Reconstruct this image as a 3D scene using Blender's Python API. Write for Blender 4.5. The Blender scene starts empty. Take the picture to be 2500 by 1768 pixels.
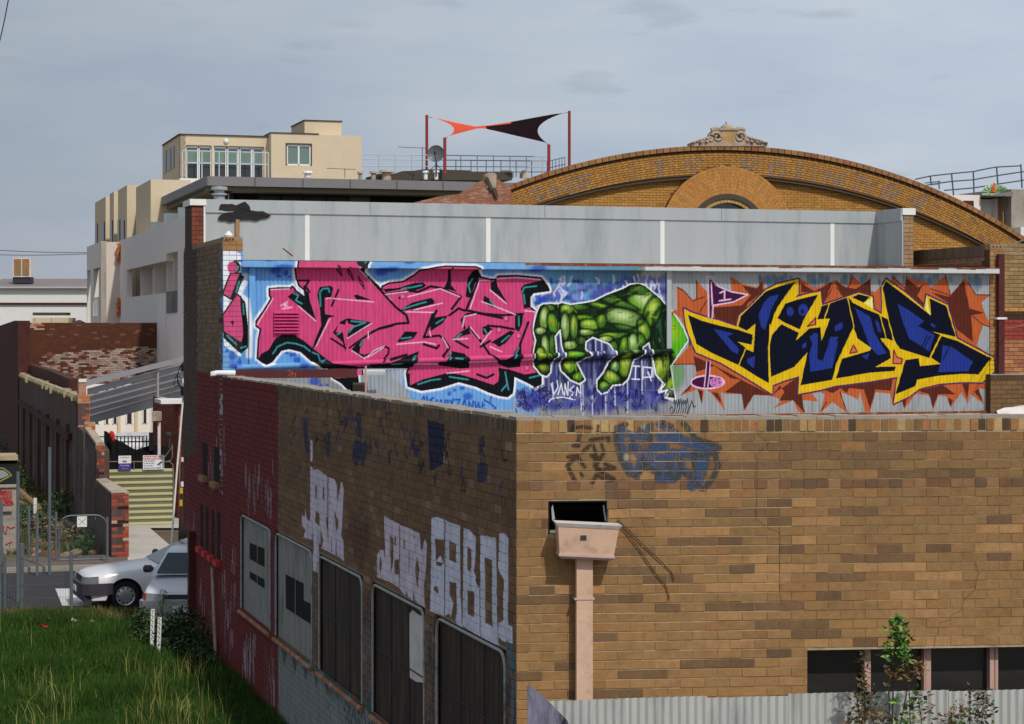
import bpy, math, random
import numpy as np
from mathutils import Vector, Matrix
random.seed(4)
SC = bpy.context.scene
COL = SC.collection

# ================= camera, world, sun, exposure =================
H, F, YH = 5.93, 5000.0, 800.0          # eye height, focal length and horizon row, in photo pixels (2500 x 1768)
cam = bpy.data.cameras.new('camera')
cam.sensor_width = 36
cam.lens = 72
cam.shift_y = -(884 - YH) / 2500
cam.clip_start = .5
cam.clip_end = 3000
camo = bpy.data.objects.new('camera', cam)
camo.location = (0, 0, H)
camo.rotation_euler = (math.pi / 2, 0, 0)
COL.objects.link(camo)
SC.camera = camo

SUN_AZ, SUN_EL = math.radians(27), math.radians(47)     # to the right of straight behind the camera
sdir = Vector((math.sin(SUN_AZ) * math.cos(SUN_EL), -math.cos(SUN_AZ) * math.cos(SUN_EL), math.sin(SUN_EL)))
w = bpy.data.worlds.new('World')
SC.world = w
w.use_nodes = True
nt = w.node_tree
nt.nodes.clear()
N = nt.nodes.new
L = nt.links.new
sky = N('ShaderNodeTexSky')
sky.sky_type = 'NISHITA'
sky.sun_disc = False
sky.sun_elevation = SUN_EL
sky.sun_rotation = math.pi - SUN_AZ
sky.air_density = 1.2
sky.dust_density = 3.5
tc = N('ShaderNodeTexCoord')
mp = N('ShaderNodeMapping')
mp.inputs['Scale'].default_value = (2.2, 2.2, 9)
L(tc.outputs['Generated'], mp.inputs['Vector'])
n1 = N('ShaderNodeTexNoise')
n1.inputs['Scale'].default_value = 3.0
n1.inputs['Detail'].default_value = 5
n1.inputs['Roughness'].default_value = .55
L(mp.outputs['Vector'], n1.inputs['Vector'])
r1 = N('ShaderNodeValToRGB')
r1.color_ramp.elements[0].position = .35
r1.color_ramp.elements[0].color = (4.75, 5.6, 6.95, 1)
r1.color_ramp.elements[1].position = .68
r1.color_ramp.elements[1].color = (5.9, 6.55, 7.5, 1)
L(n1.outputs['Fac'], r1.inputs['Fac'])
# small grey wisps
mp2 = N('ShaderNodeMapping')
mp2.inputs['Scale'].default_value = (7, 7, 34)
mp2.inputs['Location'].default_value = (.75, .1, .55)
L(tc.outputs['Generated'], mp2.inputs['Vector'])
n2 = N('ShaderNodeTexNoise')
n2.inputs['Scale'].default_value = 2.2
n2.inputs['Detail'].default_value = 4
L(mp2.outputs['Vector'], n2.inputs['Vector'])
r2 = N('ShaderNodeValToRGB')
r2.color_ramp.elements[0].position = .62
r2.color_ramp.elements[0].color = (0, 0, 0, 1)
r2.color_ramp.elements[1].position = .78
r2.color_ramp.elements[1].color = (1, 1, 1, 1)
L(n2.outputs['Fac'], r2.inputs['Fac'])
mw = N('ShaderNodeMix')
mw.data_type = 'RGBA'
mw.inputs[7].default_value = (3.8, 4.3, 5.2, 1)
mwf = N('ShaderNodeMath')
mwf.operation = 'MULTIPLY'
mwf.inputs[1].default_value = .6
L(r2.outputs['Color'], mwf.inputs[0])
L(mwf.outputs[0], mw.inputs[0])
L(r1.outputs['Color'], mw.inputs[6])
mx = N('ShaderNodeMix')
mx.data_type = 'RGBA'
mx.inputs[0].default_value = .84         # thin high cloud over the clear sky
L(sky.outputs['Color'], mx.inputs[6])
L(mw.outputs[2], mx.inputs[7])
sx_ = N('ShaderNodeSeparateXYZ')
L(tc.outputs['Generated'], sx_.inputs[0])
gx = N('ShaderNodeMapRange')          # the cloud veil is thinner and duller towards the left
gx.interpolation_type = 'SMOOTHSTEP'
gx.inputs['From Min'].default_value = -.42
gx.inputs['From Max'].default_value = .3
gx.inputs['To Min'].default_value = .72
gx.inputs['To Max'].default_value = 1.05
L(sx_.outputs['X'], gx.inputs['Value'])
mg = N('ShaderNodeVectorMath')
mg.operation = 'MULTIPLY'
L(mx.outputs[2], mg.inputs[0])
L(gx.outputs[0], mg.inputs[1])
bg = N('ShaderNodeBackground')
bg.inputs['Strength'].default_value = .105
L(mg.outputs[0], bg.inputs['Color'])
wo = N('ShaderNodeOutputWorld')
L(bg.outputs[0], wo.inputs['Surface'])

sun = bpy.data.lights.new('sun', 'SUN')
sun.energy = 2.7
sun.angle = math.radians(1.6)
sun.color = (1.0, .95, .87)
suno = bpy.data.objects.new('sun', sun)
suno.rotation_euler = sdir.to_track_quat('Z', 'Y').to_euler()
COL.objects.link(suno)

SC.view_settings.view_transform = 'Standard'
SC.view_settings.look = 'None'
SC.view_settings.exposure = -0.12
SC.view_settings.gamma = 1
SC.view_settings.use_curve_mapping = False

# ================= geometry helpers =================
TH = math.atan(1531 / 5000)
U = Vector((math.cos(TH), math.sin(TH), 0))      # street grid: along the mural
V = Vector((-math.sin(TH), math.cos(TH), 0))     # street grid: away along the side wall
PHI = math.radians(5.8)
W = Vector((math.cos(PHI), math.sin(PHI), 0))    # the near brick wall, not quite square to the side wall
UP = Vector((0, 0, 1))
ABS = {}

def GP(px, D, z=0.0):
 return Vector(((px - 1250) * D / F, D, z))

def P(px, py, D):
 return Vector(((px - 1250) * D / F, D, H - (py - YH) * D / F))

def GD(py, z=0.0):
 return (H - z) * F / (py - YH)

class Pl:
 """an upright plane: o + s*d, with n its outward side"""

 def __init__(self, o, d, flip=False):
  self.o = Vector((o[0], o[1], 0))
  self.d = d
  self.n = Vector((d.y, -d.x, 0)) * (-1 if flip else 1)

 def s(self, px):
  k = (px - 1250) / F
  return (k * self.o.y - self.o.x) / (self.d.x - k * self.d.y)

 def hit(self, px, py):
  s = self.s(px)
  D = self.o.y + s * self.d.y
  return s, H - (py - YH) * D / F

 def z(self, px, py):
  return self.hit(px, py)[1]

 def pt(self, s, z, off=0.0):
  q = self.o + self.d * s + self.n * off
  return Vector((q.x, q.y, z))

 def shift(self, off):
  q = Pl(self.o + self.n * off, self.d)
  q.n = self.n
  return q

class MB:
 def __init__(self):
  self.v, self.f, self.c = [], [], []

 def face(self, pts, col=None):
  b = len(self.v)
  self.v += [tuple(p) for p in pts]
  self.f.append(tuple(range(b, b + len(pts))))
  self.c.append(col)

 def box(self, o, a, b, c, col=None):
  o, a, b, c = Vector(o), Vector(a), Vector(b), Vector(c)
  k = len(self.v)
  for i in (0, 1):
   for p in (o, o + a, o + a + b, o + b):
    self.v.append(tuple(p + c * i))
  self.f += [(k, k + 3, k + 2, k + 1), (k + 4, k + 5, k + 6, k + 7), (k, k + 1, k + 5, k + 4), (k + 1, k + 2, k + 6, k + 5), (k + 2, k + 3, k + 7, k + 6), (k + 3, k, k + 4, k + 7)]
  self.c += [col] * 6
  return self

 def pbox(self, pl, s0, s1, z0, z1, n0, n1, col=None):
  return self.box(pl.pt(s0, z0, n0), pl.d * (s1 - s0), UP * (z1 - z0), pl.n * (n1 - n0), col)

 def cbox(self, c, sx, sy, sz, col=None):
  c = Vector(c)
  return self.box(c - Vector((sx / 2, sy / 2, sz / 2)), (sx, 0, 0), (0, sy, 0), (0, 0, sz), col)

 def prism(self, pts, ext, col=None):
  ext = Vector(ext)
  k = len(self.v)
  n = len(pts)
  self.v += [tuple(p) for p in pts] + [tuple(Vector(p) + ext) for p in pts]
  self.f.append(tuple(range(k + n - 1, k - 1, -1)))
  self.f.append(tuple(range(k + n, k + 2 * n)))
  self.c += [col, col]
  for i in range(n):
   j = (i + 1) % n
   self.f.append((k + i, k + j, k + n + j, k + n + i))
   self.c.append(col)
  return self

 def tube(self, path, r, seg=8, col=None, closed=False):
  path = [Vector(p) for p in path]
  rs = r if isinstance(r, (list, tuple)) else [r] * len(path)
  k = len(self.v)
  n = len(path)
  for i, p in enumerate(path):
   t = (path[min(i + 1, n - 1)] - path[max(i - 1, 0)])
   if closed:
    t = path[(i + 1) % n] - path[i - 1]
   t.normalize()
   a = t.cross(UP if abs(t.z) < .9 else Vector((1, 0, 0))).normalized()
   b = t.cross(a)
   for j in range(seg):
    th = 2 * math.pi * j / seg
    self.v.append(tuple(p + (a * math.cos(th) + b * math.sin(th)) * rs[i]))
  m = n if closed else n - 1
  for i in range(m):
   for j in range(seg):
    i2, j2 = (i + 1) % n, (j + 1) % seg
    self.f.append((k + i * seg + j, k + i * seg + j2, k + i2 * seg + j2, k + i2 * seg + j))
    self.c.append(col)
  if not closed:
   self.f.append(tuple(k + j for j in range(seg - 1, -1, -1)))
   self.f.append(tuple(k + (n - 1) * seg + j for j in range(seg)))
   self.c += [col, col]
  return self

 def lathe(self, c, axis, prof, seg=16, col=None):
  """prof: list of (distance along axis, radius)"""
  c, axis = Vector(c), Vector(axis).normalized()
  a = axis.cross(UP if abs(axis.z) < .9 else Vector((1, 0, 0))).normalized()
  b = axis.cross(a)
  k = len(self.v)
  for d, r in prof:
   for j in range(seg):
    th = 2 * math.pi * j / seg
    self.v.append(tuple(c + axis * d + (a * math.cos(th) + b * math.sin(th)) * r))
  for i in range(len(prof) - 1):
   for j in range(seg):
    j2 = (j + 1) % seg
    self.f.append((k + i * seg + j, k + (i + 1) * seg + j, k + (i + 1) * seg + j2, k + i * seg + j2))
    self.c.append(col)
  return self

 def brick(self, pl, q, n0, n1, col=None):
  """brick on a wall plane: q = four (s, z) corners, front face at n1, no back face"""
  k = len(self.v)
  for n in (n0, n1):
   for s, z in q:
    self.v.append(tuple(pl.pt(s, z, n)))
  self.f += [(k + 4, k + 5, k + 6, k + 7), (k, k + 1, k + 5, k + 4), (k + 1, k + 2, k + 6, k + 5), (k + 2, k + 3, k + 7, k + 6), (k + 3, k, k + 4, k + 7)]
  self.c += [col] * 5

 def build(self, name, mat, parent=None, label=None, smooth=False, kind=None):
  off = ABS.get(parent.name, Vector()) if parent else Vector()
  me = bpy.data.meshes.new(name)
  arr = np.array(self.v, dtype=np.float64).reshape(-1, 3) - np.array(off)
  me.from_pydata(arr.tolist(), [], self.f)
  if self.c and any(c is not None for c in self.c):
   at = me.color_attributes.new('col', 'FLOAT_COLOR', 'CORNER')
   data = np.ones((len(me.loops), 4), np.float32)
   i = 0
   for f, c in zip(self.f, self.c):
    if c is not None:
     data[i:i + len(f), :3] = c
    i += len(f)
   at.data.foreach_set('color', data.ravel())
  me.materials.append(mat)
  if smooth:
   me.polygons.foreach_set('use_smooth', [True] * len(me.polygons))
   me.set_sharp_from_angle(angle=math.radians(38))
  ob = bpy.data.objects.new(name, me)
  COL.objects.link(ob)
  if parent:
   ob.parent = parent
   ABS[ob.name] = off
  if label:
   ob['label'] = label
  if kind:
   ob['kind'] = kind
  return ob

def thing(name, label, cat, loc, group=None, local=False, rotz=0.0):
 o = bpy.data.objects.new(name, None)
 o.empty_display_size = .3
 COL.objects.link(o)
 o.location = loc
 o.rotation_euler = (0, 0, rotz)
 ABS[o.name] = Vector() if local else Vector(loc)
 o['label'] = label
 o['category'] = cat
 if group:
  o['group'] = group
 return o

def solo(ob, label, cat, group=None):
 """turn a world-space mesh into a thing of its own with its origin at its base"""
 me = ob.data
 co = np.empty(len(me.vertices) * 3)
 me.vertices.foreach_get('co', co)
 co = co.reshape(-1, 3)
 b = np.array([(co[:, 0].min() + co[:, 0].max()) / 2, (co[:, 1].min() + co[:, 1].max()) / 2, co[:, 2].min()])
 me.vertices.foreach_set('co', (co - b).ravel())
 ob.location = b
 ob['label'] = label
 ob['category'] = cat
 if group:
  ob['group'] = group
 return ob

def dup(root, loc, label, rotz=None):
 r = root.copy()
 COL.objects.link(r)
 r.location = loc
 if rotz is not None:
  r.rotation_euler = (0, 0, rotz)
 r['label'] = label
 for ch in list(root.children):
  c = ch.copy()
  COL.objects.link(c)
  c.parent = r
  for g in ch.children:
   d = g.copy()
   COL.objects.link(d)
   d.parent = c
 return r

# ================= materials =================
def srgb(*c):
 return tuple((v / 255 / 12.92) if v <= 10 else ((v / 255 + .055) / 1.055) ** 2.4 for v in c)

def nodes(m):
 m.use_nodes = True
 t = m.node_tree
 b = t.nodes['Principled BSDF']
 return t, b

def noise_vary(t, col_out, amt, scale, stretch=(1, 1, 1), dirt=None, dirt_amt=0.0, dscale=1.0):
 g = t.nodes.new('ShaderNodeNewGeometry')
 mp = t.nodes.new('ShaderNodeMapping')
 mp.inputs['Scale'].default_value = stretch
 t.links.new(g.outputs['Position'], mp.inputs['Vector'])
 n = t.nodes.new('ShaderNodeTexNoise')
 n.inputs['Scale'].default_value = scale
 n.inputs['Detail'].default_value = 6
 n.inputs['Roughness'].default_value = .65
 t.links.new(mp.outputs['Vector'], n.inputs['Vector'])
 mr = t.nodes.new('ShaderNodeMapRange')
 mr.inputs['From Min'].default_value = .3
 mr.inputs['From Max'].default_value = .7
 mr.inputs['To Min'].default_value = 1 - amt
 mr.inputs['To Max'].default_value = 1 + amt
 t.links.new(n.outputs['Fac'], mr.inputs['Value'])
 mul = t.nodes.new('ShaderNodeVectorMath')
 mul.operation = 'MULTIPLY'
 t.links.new(col_out, mul.inputs[0])
 t.links.new(mr.outputs[0], mul.inputs[1])
 out = mul.outputs[0]
 if dirt:
  n2 = t.nodes.new('ShaderNodeTexNoise')
  n2.inputs['Scale'].default_value = dscale
  n2.inputs['Detail'].default_value = 7
  n2.inputs['Roughness'].default_value = .7
  t.links.new(mp.outputs['Vector'], n2.inputs['Vector'])
  r = t.nodes.new('ShaderNodeMapRange')
  r.inputs['From Min'].default_value = .5
  r.inputs['From Max'].default_value = .68
  r.inputs['To Max'].default_value = dirt_amt
  t.links.new(n2.outputs['Fac'], r.inputs['Value'])
  mm = t.nodes.new('ShaderNodeMix')
  mm.data_type = 'RGBA'
  mm.inputs[7].default_value = (*dirt, 1)
  t.links.new(r.outputs[0], mm.inputs[0])
  t.links.new(out, mm.inputs[6])
  out = mm.outputs[2]
 return out, n

def mat(name, rgb=None, rough=.7, metal=0.0, var=.12, scale=3.0, stretch=(1, 1, 1), bump=0.0, attr=False, dirt=None, dirt_amt=0.0, dscale=1.0, paint=None, objcol=False, spec=.35, bscale=None):
 m = bpy.data.materials.new(name)
 t, b = nodes(m)
 if attr:
  a = t.nodes.new('ShaderNodeAttribute')
  a.attribute_name = 'col'
  out = a.outputs['Color']
 elif objcol:
  a = t.nodes.new('ShaderNodeObjectInfo')
  out = a.outputs['Color']
 else:
  a = t.nodes.new('ShaderNodeRGB')
  a.outputs[0].default_value = (*rgb, 1)
  out = a.outputs[0]
 out, nz = noise_vary(t, out, var, scale, stretch, dirt, dirt_amt, dscale)
 if paint:
  img, o, d, s0, s1, z0, z1 = paint
  g = t.nodes.new('ShaderNodeNewGeometry')
  sub = t.nodes.new('ShaderNodeVectorMath')
  sub.operation = 'SUBTRACT'
  sub.inputs[1].default_value = (o.x, o.y, 0)
  t.links.new(g.outputs['Position'], sub.inputs[0])
  dot = t.nodes.new('ShaderNodeVectorMath')
  dot.operation = 'DOT_PRODUCT'
  dot.inputs[1].default_value = tuple(d)
  t.links.new(sub.outputs[0], dot.inputs[0])
  ru = t.nodes.new('ShaderNodeMapRange')
  ru.clamp = False
  ru.inputs['From Min'].default_value = s0
  ru.inputs['From Max'].default_value = s1
  t.links.new(dot.outputs['Value'], ru.inputs['Value'])
  sp = t.nodes.new('ShaderNodeSeparateXYZ')
  t.links.new(g.outputs['Position'], sp.inputs[0])
  rv = t.nodes.new('ShaderNodeMapRange')
  rv.clamp = False
  rv.inputs['From Min'].default_value = z0
  rv.inputs['From Max'].default_value = z1
  t.links.new(sp.outputs['Z'], rv.inputs['Value'])
  cx = t.nodes.new('ShaderNodeCombineXYZ')
  t.links.new(ru.outputs[0], cx.inputs[0])
  t.links.new(rv.outputs[0], cx.inputs[1])
  im = t.nodes.new('ShaderNodeTexImage')
  im.image = img
  im.extension = 'CLIP'
  t.links.new(cx.outputs[0], im.inputs['Vector'])
  mm = t.nodes.new('ShaderNodeMix')
  mm.data_type = 'RGBA'
  t.links.new(im.outputs['Alpha'], mm.inputs[0])
  t.links.new(out, mm.inputs[6])
  t.links.new(im.outputs['Color'], mm.inputs[7])
  out = mm.outputs[2]
  if metal > 0:
   mt = t.nodes.new('ShaderNodeMath')
   mt.operation = 'MULTIPLY_ADD'
   mt.inputs[1].default_value = -metal
   mt.inputs[2].default_value = metal
   t.links.new(im.outputs['Alpha'], mt.inputs[0])
   t.links.new(mt.outputs[0], b.inputs['Metallic'])
 t.links.new(out, b.inputs['Base Color'])
 b.inputs['Roughness'].default_value = rough
 if not (paint and metal > 0):
  b.inputs['Metallic'].default_value = metal
 b.inputs['Specular IOR Level'].default_value = spec
 if bump:
  bn = t.nodes.new('ShaderNodeTexNoise')
  bn.inputs['Scale'].default_value = bscale or scale * 6
  bn.inputs['Detail'].default_value = 5
  g2 = t.nodes.new('ShaderNodeNewGeometry')
  t.links.new(g2.outputs['Position'], bn.inputs['Vector'])
  bp = t.nodes.new('ShaderNodeBump')
  bp.inputs['Strength'].default_value = bump
  bp.inputs['Distance'].default_value = .02
  t.links.new(bn.outputs['Fac'], bp.inputs['Height'])
  t.links.new(bp.outputs[0], b.inputs['Normal'])
 return m

def vary(c, a, rng=random):
 k = 1 + rng.uniform(-a, a)
 return tuple(max(0.0, v * k * (1 + rng.uniform(-a, a) * .25)) for v in c)

def text_mesh(name, body, size, pl, s, z, off, m, parent, align='CENTER', bold=0.0, sx=1.0):
 cu = bpy.data.curves.new(name, 'FONT')
 cu.body = body
 cu.size = size
 cu.align_x = align
 cu.offset = bold
 cu.resolution_u = 2
 tmp = bpy.data.objects.new(name + '_tmp', cu)
 COL.objects.link(tmp)
 bpy.context.view_layer.update()
 me = bpy.data.meshes.new_from_object(tmp.evaluated_get(bpy.context.evaluated_depsgraph_get()))
 bpy.data.objects.remove(tmp)
 co = np.empty(len(me.vertices) * 3)
 me.vertices.foreach_get('co', co)
 co = co.reshape(-1, 3)
 b = ABS.get(parent.name, Vector())
 out = []
 for x, y, _ in co:
  out.append(tuple(pl.pt(s + x * sx, z + y, off) - b))
 me.vertices.foreach_set('co', np.array(out).ravel())
 me.materials.clear()
 me.materials.append(m)
 me.name = name
 ob = bpy.data.objects.new(name, me)
 COL.objects.link(ob)
 ob.parent = parent
 return ob

# ---------- flat print: a small painter that rasterises polygons, strokes and spots in numpy ----------
CROPS = {'A': (520, 600, 3.53), 'B': (900, 600, 3.53), 'C': (1250, 640, 3.867), 'D': (1640, 640, 4.059),
   'E': (2040, 600, 3.53), 'S': (650, 950, 3.61), 'T': (750, 1250, 3.135), 'R': (430, 880, 3.122),
   'Q': (430, 1250, 3.136), 'N': (1240, 1000, 4.061), 'Z': (0, 0, 1.0), 'L': (1060, 1000, 6.246),
   'M': (700, 950, 5.41)}

def lin(c):
 return tuple((v / 255 / 12.92) if v <= 10 else ((v / 255 + .055) / 1.055) ** 2.4 for v in c)

class Canvas:
 """a painted surface; coordinates in metres on the wall (s along, z up)"""

 def __init__(self, s0, s1, z0, z1, ppm, conv):
  self.s0, self.z0, self.ppm = s0, z0, ppm
  self.w, self.h = int((s1 - s0) * ppm), int((z1 - z0) * ppm)
  self.s1, self.z1 = s0 + self.w / ppm, z0 + self.h / ppm
  self.px = np.zeros((self.h, self.w, 4), np.float32)
  self.conv = conv

 def pts(self, crop, p):
  ox, oy, k = CROPS[crop]
  r = []
  for x, y in p:
   if isinstance(x, str):
    continue
   s, z = self.conv(ox + x / k, oy + y / k)
   r.append(((s - self.s0) * self.ppm, (z - self.z0) * self.ppm))
  return r

 def mix(self, x0, y0, m, col, a=1.0):
  c = np.array(lin(col), np.float32)
  reg = self.px[y0:y0 + m.shape[0], x0:x0 + m.shape[1]]
  mm = (m * a)[..., None].astype(np.float32)
  reg[..., :3] = reg[..., :3] * (1 - mm) + c * mm
  reg[..., 3:] = np.maximum(reg[..., 3:], mm) if a >= .999 else reg[..., 3:] + (1 - reg[..., 3:]) * mm

 def box(self, P, pad):
  xs, ys = [p[0] for p in P], [p[1] for p in P]
  return (max(0, int(min(xs) - pad)), min(self.w, int(max(xs) + pad + 2)),
    max(0, int(min(ys) - pad)), min(self.h, int(max(ys) + pad + 2)))

 def mask(self, P):
  x0, x1, y0, y1 = self.box(P, 1)
  if x1 <= x0 or y1 <= y0:
   return None
  X, Y = np.meshgrid(np.arange(x0, x1) + .5, np.arange(y0, y1) + .5)
  m = np.zeros(X.shape, bool)
  n = len(P)
  for i in range(n):
   ax, ay = P[i]
   bx, by = P[(i + 1) % n]
   if ay == by:
    continue
   c = (ay > Y) != (by > Y)
   m ^= c & (X < (bx - ax) * (Y - ay) / (by - ay) + ax)
  return x0, y0, m.astype(np.float32)

 def poly(self, crop, col, p, a=1.0, edge=None, ew=3):
  P = self.pts(crop, p)
  r = self.mask(P)
  if r:
   self.mix(r[0], r[1], r[2], col, a)
  if edge is not None:
   self.seg(P, edge, ew, True)

 def erase(self, crop, p):
  r = self.mask(self.pts(crop, p))
  if r:
   x0, y0, m = r
   self.px[y0:y0 + m.shape[0], x0:x0 + m.shape[1], 3] *= (1 - m)

 def seg(self, P, col, wpx, closed=False, soft=0.0, a=1.0):
  """stroke of width wpx (texels)"""
  hw = wpx / 2
  n = len(P)
  x0, x1, y0, y1 = self.box(P, hw + soft + 1)
  if x1 <= x0 or y1 <= y0:
   return
  M = np.zeros((y1 - y0, x1 - x0), np.float32)
  for i in range(n if closed else n - 1):
   A, B = P[i], P[(i + 1) % n]
   bx0, bx1, by0, by1 = self.box([A, B], hw + soft + 1)
   if bx1 <= bx0 or by1 <= by0:
    continue
   X, Y = np.meshgrid(np.arange(bx0, bx1) + .5, np.arange(by0, by1) + .5)
   dx, dy = B[0] - A[0], B[1] - A[1]
   t = np.clip(((X - A[0]) * dx + (Y - A[1]) * dy) / (dx * dx + dy * dy + 1e-9), 0, 1)
   d = np.hypot(X - A[0] - t * dx, Y - A[1] - t * dy)
   m = np.clip((hw + soft - d) / (soft + .8), 0, 1)
   s = M[by0 - y0:by1 - y0, bx0 - x0:bx1 - x0]
   np.maximum(s, m, out=s)
  self.mix(x0, y0, M, col, a)

 def line(self, crop, col, w, p, closed=False, soft=0.0, a=1.0):
  """w in photo pixels of the mural (about 130 per metre)"""
  k = self.ppm / 130.0
  self.seg(self.pts(crop, p), col, w * k, closed, soft * k, a)

 def spot(self, crop, col, x, y, rx, ry, soft=.3, a=1.0):
  ox, oy, k = CROPS[crop]
  (cx, cy), (ex, _), (_, ey) = self.pts(crop, [(x, y), (x + rx, y), (x, y + ry)])
  rx, ry = abs(ex - cx) + .01, abs(ey - cy) + .01
  P = [(cx - rx * 1.4, cy - ry * 1.4), (cx + rx * 1.4, cy + ry * 1.4)]
  x0, x1, y0, y1 = self.box(P, 1)
  if x1 <= x0 or y1 <= y0:
   return
  X, Y = np.meshgrid(np.arange(x0, x1) + .5, np.arange(y0, y1) + .5)
  d = np.hypot((X - cx) / rx, (Y - cy) / ry)
  self.mix(x0, y0, np.clip((1 + soft - d) / (2 * soft + 1e-3), 0, 1), col, a)

 def blob(self, crop, x, y, rx, ry, ang, hi, mid, dark):
  ox, oy, k = CROPS[crop]
  (cx, cy), (ex, _) = self.pts(crop, [(x, y), (x + rx, y)])
  sc = abs(ex - cx) / rx
  rx, ry = rx * sc, ry * sc
  R = max(rx, ry) * 1.25
  x0, x1, y0, y1 = self.box([(cx - R, cy - R), (cx + R, cy + R)], 1)
  if x1 <= x0 or y1 <= y0:
   return
  X, Y = np.meshgrid(np.arange(x0, x1) + .5 - cx, np.arange(y0, y1) + .5 - cy)
  a = -math.radians(ang)
  u, v = (X * math.cos(a) + Y * math.sin(a)) / rx, (-X * math.sin(a) + Y * math.cos(a)) / ry
  d = np.hypot(u, v)
  dh = np.hypot(u + .12, v - .22)
  self.mix(x0, y0, np.clip((1.22 - d) / .22, 0, 1), dark, .9)
  self.mix(x0, y0, np.clip((.95 - d) / .3, 0, 1), mid, .96)
  self.mix(x0, y0, np.clip((.62 - dh) / .5, 0, 1), hi, .85)

 def noise(self, rng, nx, ny):
  g = rng.random((ny + 2, nx + 2)).astype(np.float32)
  yy = np.linspace(0, ny, self.h, dtype=np.float32)
  xx = np.linspace(0, nx, self.w, dtype=np.float32)
  yi, xi = yy.astype(int), xx.astype(int)
  fy, fx = (yy - yi)[:, None], (xx - xi)[None]
  fy, fx = fy * fy * (3 - 2 * fy), fx * fx * (3 - 2 * fx)
  return ((g[yi][:, xi] * (1 - fx) + g[yi][:, xi + 1] * fx) * (1 - fy)
    + (g[yi + 1][:, xi] * (1 - fx) + g[yi + 1][:, xi + 1] * fx) * fy)

 def image(self, name):
  # spread colour under transparent texels, so that edges do not darken
  im = bpy.data.images.new(name, self.w, self.h, alpha=True, float_buffer=True)
  im.colorspace_settings.name = 'Linear Rec.709'
  im.alpha_mode = 'CHANNEL_PACKED'
  im.pixels.foreach_set(self.px.ravel())
  im.update()
  im.pack()
  return im

SKYB, PINK, BLK, TEAL, WHT = (108, 165, 222), (207, 73, 125), (16, 20, 26), (62, 150, 158), (232, 236, 244)
DBLUE, ORG, BRN, YEL, NAVY, ROY, PUR = (36, 82, 190), (188, 96, 52), (92, 42, 30), (222, 186, 22), (9, 14, 34), (36, 56, 142), (92, 40, 92)
LPNK = (240, 190, 215)

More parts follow.
